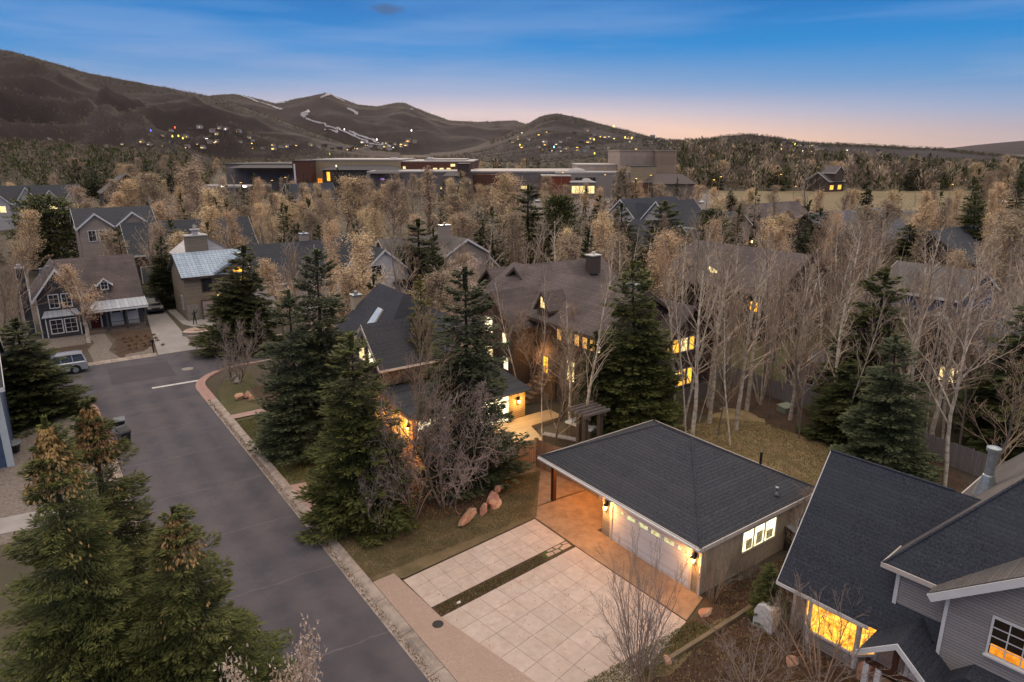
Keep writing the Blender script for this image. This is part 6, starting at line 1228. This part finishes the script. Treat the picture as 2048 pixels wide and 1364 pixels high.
T('spruce_blue', 1768, 948, 1792, 672, 155, 'blue green spruce behind the ridge of the grey house')
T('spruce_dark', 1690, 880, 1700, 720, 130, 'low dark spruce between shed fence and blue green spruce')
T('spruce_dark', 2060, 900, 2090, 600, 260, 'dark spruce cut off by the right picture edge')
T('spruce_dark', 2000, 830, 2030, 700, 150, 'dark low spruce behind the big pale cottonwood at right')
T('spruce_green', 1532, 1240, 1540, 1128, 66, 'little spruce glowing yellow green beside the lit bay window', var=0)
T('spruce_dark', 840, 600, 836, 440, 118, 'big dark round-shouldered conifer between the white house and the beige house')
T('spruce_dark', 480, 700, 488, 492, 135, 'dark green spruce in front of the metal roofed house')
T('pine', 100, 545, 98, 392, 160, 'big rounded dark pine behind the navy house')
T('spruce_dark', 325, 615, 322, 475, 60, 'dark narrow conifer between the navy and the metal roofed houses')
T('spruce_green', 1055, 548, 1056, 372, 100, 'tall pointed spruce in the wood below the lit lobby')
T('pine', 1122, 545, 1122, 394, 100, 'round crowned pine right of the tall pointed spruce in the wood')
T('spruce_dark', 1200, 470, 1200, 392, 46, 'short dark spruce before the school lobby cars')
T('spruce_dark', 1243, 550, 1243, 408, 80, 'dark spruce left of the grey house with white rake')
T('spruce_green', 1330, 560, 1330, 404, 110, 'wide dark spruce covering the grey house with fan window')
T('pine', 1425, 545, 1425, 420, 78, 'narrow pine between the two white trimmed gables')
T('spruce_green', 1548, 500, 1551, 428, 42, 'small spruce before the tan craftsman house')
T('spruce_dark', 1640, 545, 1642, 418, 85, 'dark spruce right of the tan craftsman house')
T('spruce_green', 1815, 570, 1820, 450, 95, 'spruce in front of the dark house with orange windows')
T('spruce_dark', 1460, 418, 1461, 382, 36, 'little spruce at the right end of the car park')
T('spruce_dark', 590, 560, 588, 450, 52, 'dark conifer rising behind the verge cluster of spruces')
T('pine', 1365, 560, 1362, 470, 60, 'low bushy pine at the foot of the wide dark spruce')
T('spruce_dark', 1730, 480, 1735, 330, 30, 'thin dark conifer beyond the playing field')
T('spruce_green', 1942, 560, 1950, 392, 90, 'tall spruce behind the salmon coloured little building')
T('spruce_dark', 506, 420, 505, 352, 22, 'thin dark spruce left of the rust coloured school tower')
T('spruce_dark', 968, 520, 966, 440, 46, 'dark small conifer below the entrance sign wood')
T('spruce_dark', 955, 470, 955, 425, 34, 'short dark conifer in the wood beside the beige house')
# bare and budding trees
T('bare_tree', 815, 1010, 822, 600, 165, 'tall many-branched bare tree left of the big centre spruce')
T('crab_apple', 890, 1015, 905, 755, 250, 'tangled bare purple brown tree behind the sandstone boulders')
T('crab_apple', 825, 1035, 795, 755, 215, 'tangled bare multi-stemmed tree left of the boulder row')
T('bare_tree', 770, 985, 775, 740, 90, 'thin bare tree between the olive spruce and the tangled trees')
T('crab_apple', 480, 765, 478, 622, 135, 'purple brown bare crab apple on the corner verge')
T('aspen', 1085, 895, 1062, 525, 70, 'slender aspen at the left side of the lit deck')
T('bare_tree', 1108, 915, 1115, 635, 130, 'bare tree with fanned branches before the deck bench')
T('aspen', 1160, 890, 1215, 520, 85, 'pale aspen leaning right above the pergola')
T('aspen', 1190, 830, 1240, 540, 70, 'slim aspen behind the pergola near the lit windows')
T('aspen', 1350, 850, 1345, 520, 85, 'aspen with yellowish foot beside the garage roof ridge')
T('aspen', 1366, 852, 1425, 545, 80, 'aspen leaning right with a curved lower trunk behind the garage')
T('aspen', 1398, 845, 1440, 590, 70, 'straight aspen at the edge of the back lawn')
for (xb, yb, xt, yt, w_, lb) in ((1010, 770, 1005, 575, 110, 'fine bare tree before the left lit windows of the brown house'), (1065, 800, 1055, 620, 120, 'low bare tree beside the lit stairs'), (1125, 830, 1135, 650, 120, 'bare tree on the deck side of the lit stairs'), (1175, 800, 1172, 600, 120, 'bare tree under the row of tan windows'), (1225, 790, 1222, 590, 110, 'bare tree touching the left side of the tall spruce'), (1330, 790, 1325, 600, 90, 'bare tree right of the tall spruce before the gable windows'), (1445, 780, 1450, 600, 110, 'bare tree at the far corner of the back lawn'), (960, 760, 960, 590, 90, 'bare tree behind the right shoulder of the centre spruce')):
    T('bare_tree', xb, yb, xt, yt, w_, lb)
for (xb, yb, xt, yt, w_, lb) in ((1040, 800, 1025, 540, 90, 'bare aspen in front of the left end of the big brown house'), (1140, 860, 1150, 600, 100, 'bare aspen before the row of tan lit windows'), (1215, 800, 1205, 480, 100, 'tall bare aspen above the brown house chimney'), (1230, 700, 1250, 450, 120, 'broad bare aspen behind the brown house roof'), (1120, 690, 1115, 430, 130, 'spreading bare aspen behind the brown roof peak'), (1440, 700, 1435, 470, 80, 'bare aspen between brown house and tan window bays')):
    T('aspen', xb, yb, xt, yt, w_, lb)
T('aspen', 1405, 735, 1408, 490, 60, 'aspen standing before the tan window bays')
T('aspen_clump', 1520, 810, 1530, 505, 150, 'clump of many slim pale aspens rising from the mulch bed', var=0)
T('aspen_clump', 1572, 800, 1585, 520, 140, 'second fan-shaped aspen clump beside the grey fence', var=1)
for (xb, yb, xt, yt, w_, lb) in ((1462, 760, 1470, 500, 55, 'aspen just left of the pale clump'), (1640, 770, 1650, 480, 80, 'aspen right of the fan-shaped clump'), (1668, 742, 1718, 440, 110, 'tall whitish aspen leaning right behind the shed'), (1660, 745, 1690, 470, 80, 'thin whitish aspen beside the leaning one at the shed'),
                                 (1610, 745, 1600, 500, 70, 'aspen far back between clump and shed'), (1830, 930, 1838, 560, 100, 'pale aspen behind the grey house ridge'), (1850, 900, 1862, 540, 80, 'greyer aspen close right of the pale one behind the ridge'), (1885, 880, 1900, 600, 80, 'thin aspen left of the big cottonwood'), (1790, 780, 1800, 560, 70, 'aspen between the two right-hand spruces')):
    T('aspen', xb, yb, xt, yt, w_, lb)
T('cottonwood', 1888, 975, 1975, 455, 225, 'largest pale cottonwood with thick white trunk and wide bare crown at the right', var=0)
T('bare_tree', 1970, 985, 2075, 700, 170, 'leaning bare tree at the right edge beside the flue')
T('cottonwood', 1705, 620, 1745, 395, 160, 'tall bare cottonwood in front of the long grey roofed house', var=1)
T('budding_tree', 1640, 600, 1670, 420, 90, 'rosy budding tree left of the bare cottonwood')
T('budding_tree', 1835, 520, 1850, 400, 110, 'tan budding cottonwood before the field fence')
T('far_bare_tree', 1612, 450, 1615, 325, 70, 'isolated tall bare tree in the middle of the playing field')
T('bare_shrub', 1275, 1345, 1290, 1075, 190, 'bare twiggy shrub over the lower corner of the driveway', var=0)
T('bare_shrub', 1290, 1375, 1255, 1180, 170, 'second bare shrub at the bottom edge below the driveway corner', var=1)
T('bare_shrub', 1640, 1370, 1650, 1190, 260, 'wide bare shrub in front of the bay window', var=0)
T('bare_shrub', 1500, 1380, 1500, 1270, 200, 'low bare shrub at the bottom edge left of the bay window', var=1)
T('bare_shrub', 1575, 1300, 1570, 1180, 90, 'small bare shrub between the little spruce and the white tank', var=1)
T('bare_shrub', 1425, 1200, 1430, 1080, 110, 'reddish bare shrub against the stucco garage side', var=0)
T('bare_shrub', 1490, 1165, 1490, 1095, 80, 'dark bare shrub under the garage side window', var=1)
T('bare_tree', 1600, 1100, 1598, 965, 90, 'young bare tree between the garage and the grey house roof')
T('bare_tree', 1590, 1140, 1588, 1040, 60, 'little bare sapling by the meter cabinet')
T('bare_shrub', 1885, 1400, 1885, 1250, 90, 'reddish twiggy shrub at the right of the porch')
T('budding_tree', 178, 685, 173, 530, 85, 'tan budding tree in front of the navy house dormer')
T('bare_tree', 45, 680, 30, 470, 130, 'whitish bare tree in front of the left end of the navy house')
T('bare_tree', 5, 720, -10, 520, 120, 'whitish bare tree cut by the left edge')
T('budding_tree', 660, 690, 628, 445, 150, 'tall tan budding tree rising behind the pointed spruce', var=0)
T('budding_tree', 570, 680, 560, 520, 90, 'tan budding tree right of the metal roofed house', var=1)
T('budding_tree', 765, 595, 765, 418, 100, 'tan budding tree before the white sided house', var=0)
T('budding_tree', 700, 700, 690, 560, 80, 'pinkish budding tree left of the skylight roof')
T('white_budding_tree', 890, 700, 905, 520, 120, 'whitish budding tree glittering behind the big centre spruce')
T('white_budding_tree', 975, 720, 980, 560, 80, 'whitish budding tree at the right shoulder of the big centre spruce')
T('budding_tree', 545, 520, 545, 390, 120, 'glowing tan twin-crowned tree behind the metal roofed house', var=1)
T('budding_tree', 510, 520, 515, 400, 70, 'smaller glowing tan tree left of the twin-crowned one', var=0)
T('budding_tree', 1330, 700, 1345, 500, 80, 'tan budding tree right of the tall spruce tip')
T('budding_tree', 1395, 640, 1400, 520, 60, 'small tan budding tree before the brown roof')
for k, (xb, yb, xt, yt, w_) in enumerate(((690, 500, 690, 350, 90), (720, 500, 735, 358, 90), (790, 500, 790, 358, 60), (1000, 500, 1000, 345, 110), (1030, 480, 1030, 352, 60), (375, 480, 378, 310, 42), (400, 500, 400, 328, 70), (250, 480, 250, 355, 90), (325, 480, 325, 345, 90), (440, 520, 440, 380, 100), (160, 470, 160, 370, 60), (855, 490, 855, 335, 60), (930, 490, 925, 385, 80), (1385, 430, 1390, 370, 70), (1330, 450, 1325, 365, 50), (1440, 440, 1430, 372, 60), (1100, 430, 1105, 350, 70), (1260, 440, 1250, 330, 40), (1235, 440, 1232, 340, 40), (1150, 540, 1150, 450, 60), (1190, 560, 1190, 440, 100), (1500, 440, 1500, 375, 60), (1540, 440, 1545, 370, 50), (1590, 470, 1590, 395, 60), (1680, 430, 1690, 375, 60), (1730, 430, 1725, 375, 50))):
    kd = 'poplar' if k in (5, 11, 17, 18) else 'far_bare_tree' if k in (19, 20) else 'far_tan_tree'
    T(kd, xb, yb, xt, yt, w_, '%s %s' % ('narrow upright poplar' if kd == 'poplar' else 'bare grey branched tree' if kd == 'far_bare_tree' else 'tall tan budding tree',
      ['below the orange lit school wall', 'right of the tree below the orange lit wall', 'below the grey long school wing', 'with the widest glowing crown below the sign', 'just right of the widest glowing crown', 'tallest in the left middle distance', 'right of the tallest poplar at left', 'before the brown gabled house', 'left of the tallest poplar', 'behind the chimney of the metal roofed house', 'above the big rounded pine', 'before the upper school block', 'below the entrance tower', 'behind the dark blue roofed house', 'below the auditorium', 'left of the little car park spruce', 'before the rust red school wall', 'before the beige auditorium wall', 'left of the auditorium poplar', 'over the grey rake house', 'in front of the round crowned pine', 'at the left end of the playing field', 'beside the field lamp', 'before the craftsman roof', 'at the middle edge of the field', 'at the right middle edge of the field'][k]))
# ---------------------------------------------------------------- woods: scattered individuals
def blocked(X, Y, m=1.2):
    if -60 < X < 60 and 62.5 < Y < 73: return True
    if 1.5 < X < 11 and Y < 64: return True
    if 7.5 < X < 14.5 and 72 < Y < 98: return True
    if 12 < X < 24 and Y < 33: return True
    for a, b, c_, d_ in KEEP:
        if a-m < X < b+m and c_-m < Y < d_+m: return True
    D = fwd(X, Y); lat = X*cA-Y*sA; px = 1024+lat/D*1400
    if -80 < px < 125 and 120 < D < 196: return True
    if 115 < px < 210 and 165 < D < 235: return True
    if 165 < D < 228 and 1400 < px < 1950: return True
    if 285 < D < 395 and 450 < px < 1400: return True
    if 228 < D < 322 and 980 < px < 1440: return True
    if 226 < D < 342 and 1440 < px < 1960: return True
    return False
PLACED = []
LM = [(60, 'at the left edge'), (140, 'above the big rounded pine'), (250, 'above the navy house roof'), (350, 'above the long dark garage block'), (450, 'above the metal roofed house'), (560, 'left of the rust coloured tower'), (650, 'below the rust coloured tower'), (740, 'above the white sided house'), (830, 'below the long grey school wing'), (920, 'above the beige arched-window house'), (1000, 'below the entrance sign'), (1080, 'left of the lit lobby'), (1170, 'below the lit lobby'), (1260, 'left of the auditorium'), (1350, 'below the auditorium'), (1430, 'at the end of the car park'), (1520, 'left of the craftsman house'), (1620, 'above the pale aspen clumps'), (1720, 'below the field lodge'), (1810, 'above the blue green spruce'), (1900, 'above the grey house ridge'), (1980, 'behind the big pale cottonwood'), (9999, 'at the right edge')]
def describe(kd, X, Y, h, D0, D1, hr, zone):
    D = fwd(X, Y); lat = X*cA-Y*sA; px = 1024+lat/D*1400; f = (h-hr[0])/(hr[1]-hr[0]); q = (D-D0)/(D1-D0)
    size = 'tall' if f > .66 else 'low' if f < .33 else 'middling'; row = 'near row' if q < .33 else 'far row' if q > .66 else 'middle row'
    return '%s %s, %s %s' % (size, {'far_conifer': 'dark conifer', 'spruce_dark': 'dark spruce', 'far_tan_tree': 'tan budding tree', 'budding_tree': 'fluffy tan budding tree', 'far_bare_tree': 'bare grey tree', 'bare_tree': 'fine-twigged bare tree', 'aspen': 'slim bare aspen', 'poplar': 'upright poplar'}[kd], row, next(t for x, t in LM if px < x))
def scatter(kinds, n, x0, x1, D0, D1, label, group, hr=(8, 13), rr=(1.4, 2.7), gap=2.6, seed=0):
    r = random.Random(seed); k = tries = 0
    while k < n and tries < n*30:
        tries += 1; D = math.sqrt(r.uniform(D0*D0, D1*D1)); u = (r.uniform(x0, x1)-1024)/1400*D; X = u*cA+D*sA; Y = -u*sA+D*cA
        if blocked(X, Y): continue
        if any((X-a)**2+(Y-b)**2 < gap*gap for a, b in PLACED): continue
        PLACED.append((X, Y)); kd = r.choice(kinds); PLH = [r.uniform(*hr)]; plant(kd, X, Y, PLH[0], r.uniform(*rr)*(.6 if kd == 'poplar' else 1), describe(kd, X, Y, PLH[0], D0, D1, hr, group), group+(' evergreens' if kd in ('far_conifer', 'spruce_dark', 'pine', 'spruce_green') else ' bare and budding trees'), var=r.randrange(99)); k += 1
TT = ['far_tan_tree']*4+['far_bare_tree']*3+['poplar']
scatter(TT+['far_conifer']*2, 92, -80, 640, 112, 240, ('dark conifer in the wood of tan trees left of the school', 'tan or bare tree in the wood left of the school'), 'left wood', (8, 13), seed=1)
scatter(TT+['far_conifer']*2, 66, 560, 1010, 98, 270, ('dark conifer in the wood below the school', 'tan or bare tree in the wood below the school'), 'middle wood', (8, 12.5), seed=2)
scatter(TT+['far_conifer', 'aspen', 'aspen'], 70, 980, 1420, 98, 220, ('dark conifer in the wood before the car park', 'tan or bare tree in the wood before the car park'), 'car park wood', (7, 11), seed=3)
scatter(TT+['far_conifer', 'aspen', 'aspen', 'far_conifer'], 96, 1400, 2150, 75, 215, ('dark conifer among the houses at the right', 'tan or bare tree among the houses at the right'), 'right wood', (8, 13), seed=4)
scatter(['aspen', 'bare_tree', 'aspen', 'far_bare_tree', 'aspen'], 84, 1340, 2120, 42, 78, ('', 'slim bare tree in the grove beyond the back lawn'), 'grove beyond the back lawn', (10, 14), (1.3, 2.2), 1.5, seed=5)
scatter(['far_tan_tree', 'far_bare_tree', 'spruce_dark', 'bare_tree', 'aspen', 'aspen'], 62, 560, 1400, 58, 98, ('dark conifer between the centre houses', 'tan or bare tree between the centre houses'), 'centre gardens', (8, 12), (1.6, 2.6), seed=6)
scatter(['far_tan_tree', 'far_bare_tree', 'far_conifer'], 22, 150, 620, 90, 118, ('dark conifer behind the navy and metal roofed houses', 'tan or bare tree behind the navy and metal roofed houses'), 'trees behind the cross street houses', (8, 12), seed=7)
scatter(['far_tan_tree', 'bare_tree', 'far_tan_tree'], 5, -120, 30, 60, 110, ('', 'pale bare tree left of the navy house'), 'left edge trees', (9, 12), seed=8)
scatter(['far_conifer']*4+['far_tan_tree'], 34, 150, 400, 225, 420, ('dark conifer in the evergreen row at the foot of the mountain', 'tan tree among the evergreen row below the mountain'), 'evergreen row at the left', (11, 17), (2.5, 4.5), seed=9)
scatter(['far_tan_tree', 'far_bare_tree', 'far_conifer'], 34, -60, 700, 390, 620, ('conifer beyond the left wood', 'tan tree beyond the left wood'), 'distant left trees', (9, 14), (3, 5), 5, seed=10)
scatter(['far_conifer', 'far_conifer', 'far_tan_tree'], 40, 640, 1260, 396, 600, ('conifer on the rise behind the school', 'tan tree behind the school'), 'trees behind the school', (9, 15), (3, 5), 5, seed=11)
scatter(['far_tan_tree']*2+['far_conifer', 'far_bare_tree'], 92, 1345, 2120, 345, 520, ('dark conifer in the tree belt beyond the playing field', 'tan bare tree in the tree belt beyond the playing field'), 'tree belt beyond the field', (10, 17), (3, 5.2), 4.5, seed=12)
scatter(['far_conifer']*3+['far_tan_tree'], 40, 1800, 2130, 130, 350, ('dark conifer in the evergreen stand at the right edge', 'tan tree in the evergreen stand at the right edge'), 'evergreen stand at the right', (10, 16), (2.4, 3.6), 3, seed=13)
# far-off woodland read as one mass: low scrub trees on valley floor and hill feet
FARB = fol('far_brown_twigs', (.15, .115, .085), (.21, .165, .12), (1.3, 1.25, 1.2), 0)
SCRB = fol('dark_scrub', (.06, .046, .032), (.085, .065, .045), (1.3, 1.25, 1.2), 0)
def woodmass(name, x0, x1, D0, D1, n, h, w_, mats, seed, per=14):
    g = np.random.default_rng(seed); D = np.sqrt(g.uniform(D0*D0, D1*D1, n)); px = g.uniform(x0, x1, n); vv = 300-682.; u = (px-1024)/(F*cp-vv*sp)*D; X = u*cA+D*sA; Y = -u*sA+D*cA; Z = np.zeros(n)
    for (hz, P, a, b, d0, d1) in LAYERS:
        m = (px >= a) & (px <= b) & (D >= d0) & (D <= d1*1.25); Z[m] = np.maximum(Z[m], hz(px[m], D[m]))
    idx = np.repeat(np.arange(n), per); m = n*per; hh = h*g.uniform(.5, 1.2, n)[idx]; a = g.random(m)*6.283; t = g.random(m); rr = w_*np.sqrt(g.random(m))*(1-.5*t)
    C = np.stack([X[idx]+rr*np.cos(a), Y[idx]+rr*np.sin(a), Z[idx]+hh*t*.8], 1); Dd = unit(np.stack([np.cos(a)*.5, np.sin(a)*.5, np.full(m, 1.)], 1)+g.normal(0, .3, (m, 3)))
    V, Q = quads(C, Dd, unit(np.cross(Dd, g.normal(0, 1, (m, 3)))), hh*.26, np.full(m, w_*.32)); me = npmesh(name, V, Q, mats, v=g.random(m), mi=(g.integers(0, len(mats)*3, n)[idx] % len(mats)).astype(float)); tag(link(name, me), kind='stuff')
woodmass('distant_woodland', -250, 900, 560, 1500, 6000, 7, 2.4, [FARB, FARB, SPD], 1)
woodmass('distant_woodland', 1300, 2300, 500, 1000, 5000, 7, 2.0, [FARB, SPD, SPD], 2)
woodmass('hillside_scrub', 900, 1700, 620, 1750, 7000, 4, 1.8, [SCRB, SPD, SCRB], 3)
woodmass('far_tree_belt', 1345, 2200, 345, 560, 900, 11, 2.6, [FARB, BUDB, FARB, SPD], 14, 40); woodmass('bench_woodland', -320, 420, 335, 640, 1500, 8, 2.4, [FARB, SPD], 15, 26); woodmass('sagebrush', 1080, 1800, 405, 560, 2600, 1.2, 1.4, [SCRB, SPD, SCRB], 4)
woodmass('ridge_trees', -300, 800, 2350, 2640, 2600, 7, 3.5, [SPD, SCRB, SPD], 5); woodmass('ridge_trees', 420, 1100, 5600, 6050, 1500, 9, 8, [SPD], 6); woodmass('ridge_trees', 980, 1350, 1950, 2230, 1100, 5, 3, [SPD, SCRB], 7); woodmass('ridge_trees', 1280, 2200, 1350, 1520, 1800, 5, 3, [SPD, SCRB], 8)
# ---------------------------------------------------------------- grass blades, litter
def tufts(name, poly, n, h, mats, seed, z=.03, w_=.03):
    g = np.random.default_rng(seed); P = np.array(poly); lo = P.min(0); hi = P.max(0); pts = g.uniform(lo, hi, (n*3, 2)); ins = np.zeros(len(pts), bool); j = len(P)-1
    for i in range(len(P)):
        c_ = ((P[i, 1] > pts[:, 1]) != (P[j, 1] > pts[:, 1])) & (pts[:, 0] < (P[j, 0]-P[i, 0])*(pts[:, 1]-P[i, 1])/(P[j, 1]-P[i, 1]+1e-9)+P[i, 0]); ins ^= c_; j = i
    pts = pts[ins][:n]; m = len(pts); C = np.column_stack([pts, np.full(m, z)]); D = unit(g.normal(0, .6, (m, 3))+np.array([0, 0, 1.])); 
    V, Q = quads(C, D, unit(np.cross(D, g.normal(0, 1, (m, 3)))), h*g.uniform(.4, 1.5, m), np.full(m, w_)); tag(link(name, npmesh(name, V, Q, mats, v=g.random(m), mi=g.integers(0, len(mats), m).astype(float))), kind='stuff')
BLG = fol('green_grass_blades', (.06, .085, .02), (.09, .105, .03), (1.5, 1.3, 1.2), 0); BLT = fol('straw_grass_blades', (.26, .20, .10), (.17, .14, .06), (1.4, 1.35, 1.3), 0)
LEAF = fol('leaf_litter', (.16, .085, .05), (.07, .042, .03), (1.8, 1.6, 1.5), 0)
tufts('grass', [(12.8, 14.2), (21, 14.6), (20.6, 15.7), (13.3, 15.7)], 9000, .09, [BLG, BLT], 21, .05)
BLB = fol('brown_grass_blades', (.15, .10, .06), (.10, .07, .042), (1.4, 1.35, 1.3), 0)
tufts('grass', [(10.62, 26.4), (20.2, 26.5), (24, 30.6), (21.5, 31), (18.2, 29), (16, 30.5), (13.3, 33.5), (10.62, 33.6)], 42000, .06, [BLG, BLT, BLB, BLB], 22, .066, .025)
tufts('grass', [(10.7, 38), (14.2, 38), (14.3, 50), (10.7, 50)], 22000, .07, [BLG, BLG, BLT], 23, .06)
tufts('grass', [(31.5, 15), (31.5, 27), (33, 30), (40, 30), (42.5, 27), (42, 18)], 60000, .07, [BLT, BLT, BLB], 24, .03, .035)
tufts('leaf_litter', [(10.8, 4), (23, 4), (23, 13), (21.8, 15.6), (10.8, 14)], 26000, .10, [LEAF, LEAF, BLT], 25, .02, .05)
tufts('leaf_litter', [(13.2, 30), (18.2, 28.6), (21.8, 31.3), (17.5, 45), (13.4, 46)], 16000, .10, [LEAF, BLT, LEAF], 26, .07, .05)
tufts('leaf_litter', [(22.3, 13), (34, 13), (33, 16), (22.3, 16.4)], 12000, .10, [LEAF, LEAF, BLT], 27, .02, .05)
tufts('fallen_leaves', [(12.5, 16), (21.8, 16.6), (21.8, 26.8), (12, 25.4)], 320, .05, [LEAF], 29, .066, .03); tufts('gutter_debris', [(9.9, 14), (10.25, 14), (10.25, 56), (9.9, 56)], 5000, .05, [LEAF, BLB], 30, .035, .04); tufts('gutter_debris', [(2.4, 14), (2.68, 14), (2.68, 56), (2.4, 56)], 3000, .05, [LEAF, BLB], 31, .035, .04); tufts('strip_plants', [(12.1, 22.15), (18.3, 22.7), (18.3, 23.3), (12.1, 22.85)], 5000, .07, [LEAF, BLG, BLT], 28, .05, .03)
for k, (x, y) in enumerate([(7+.7*(i % 5)+rnd.uniform(-.2, .2), 76+1.6*(i//5)+rnd.uniform(-.4, .4)) for i in range(20)]):
    V, Q, v, mi = np.zeros((0, 3)), None, None, None
    g = np.random.default_rng(k); m = 60; D = unit(g.normal(0, .5, (m, 3))+np.array([0, 0, 1.])); V, Q = quads(np.zeros((m, 3))+g.normal(0, .08, (m, 3))*[1, 1, 0], D, unit(np.cross(D, g.normal(0, 1, (m, 3)))), .35*g.uniform(.5, 1, m), np.full(m, .04))
    tag(link('grass_clump', npmesh('grass_clump', V, Q, [BLT, LEAF], v=g.random(m), mi=g.integers(0, 2, m).astype(float)), None, (x, y, .03)), 'small dry ornamental grass clump in the bed before the navy house porch', 'plant', 'grass clumps before the navy house')
# ---------------------------------------------------------------- evening haze
hz_ = MB(); hz_.box(-8500, 8500, -390, 9500, -4, 640)
hm = bpy.data.materials.new('haze'); hm.use_nodes = True; N = hm.node_tree; N.nodes.remove(N.nodes['Principled BSDF'])
pv = N.nodes.new('ShaderNodeVolumePrincipled'); pv.inputs['Color'].default_value = (.80, .64, .62, 1); pv.inputs['Density'].default_value = 0.000015; pv.inputs['Anisotropy'].default_value = .2
N.links.new(pv.outputs[0], N.nodes['Material Output'].inputs['Volume'])
ho = hz_.obj('haze', hm); tag(ho, kind='stuff')

# ---------------------------------------------------------------- labels of look-alikes get their order from the left
def order_labels():
    d = {}
    for o in bpy.data.objects:
        if o.parent is None and o.get('label') and (o.get('category') == 'tree' or o.name.startswith('hillside')): d.setdefault(o['label'], []).append(o)
    O = ['first', 'second', 'third', 'fourth', 'fifth', 'sixth', 'seventh', 'eighth', 'ninth', 'tenth', 'eleventh', 'twelfth']+['%dth' % k for k in range(13, 21)]+['%dst' % k if k % 10 == 1 else '%dnd' % k if k % 10 == 2 else '%drd' % k if k % 10 == 3 else '%dth' % k for k in range(21, 99)]
    for lb, obs in d.items():
        if len(obs) < 2: continue
        obs.sort(key=lambda o: (o.matrix_world.translation.x*cA-o.matrix_world.translation.y*sA)/max(1, fwd(o.matrix_world.translation.x, o.matrix_world.translation.y)))
        for k, o in enumerate(obs): o['label'] = '%s, %s from left' % (lb, O[k])
bpy.context.view_layer.update(); order_labels()
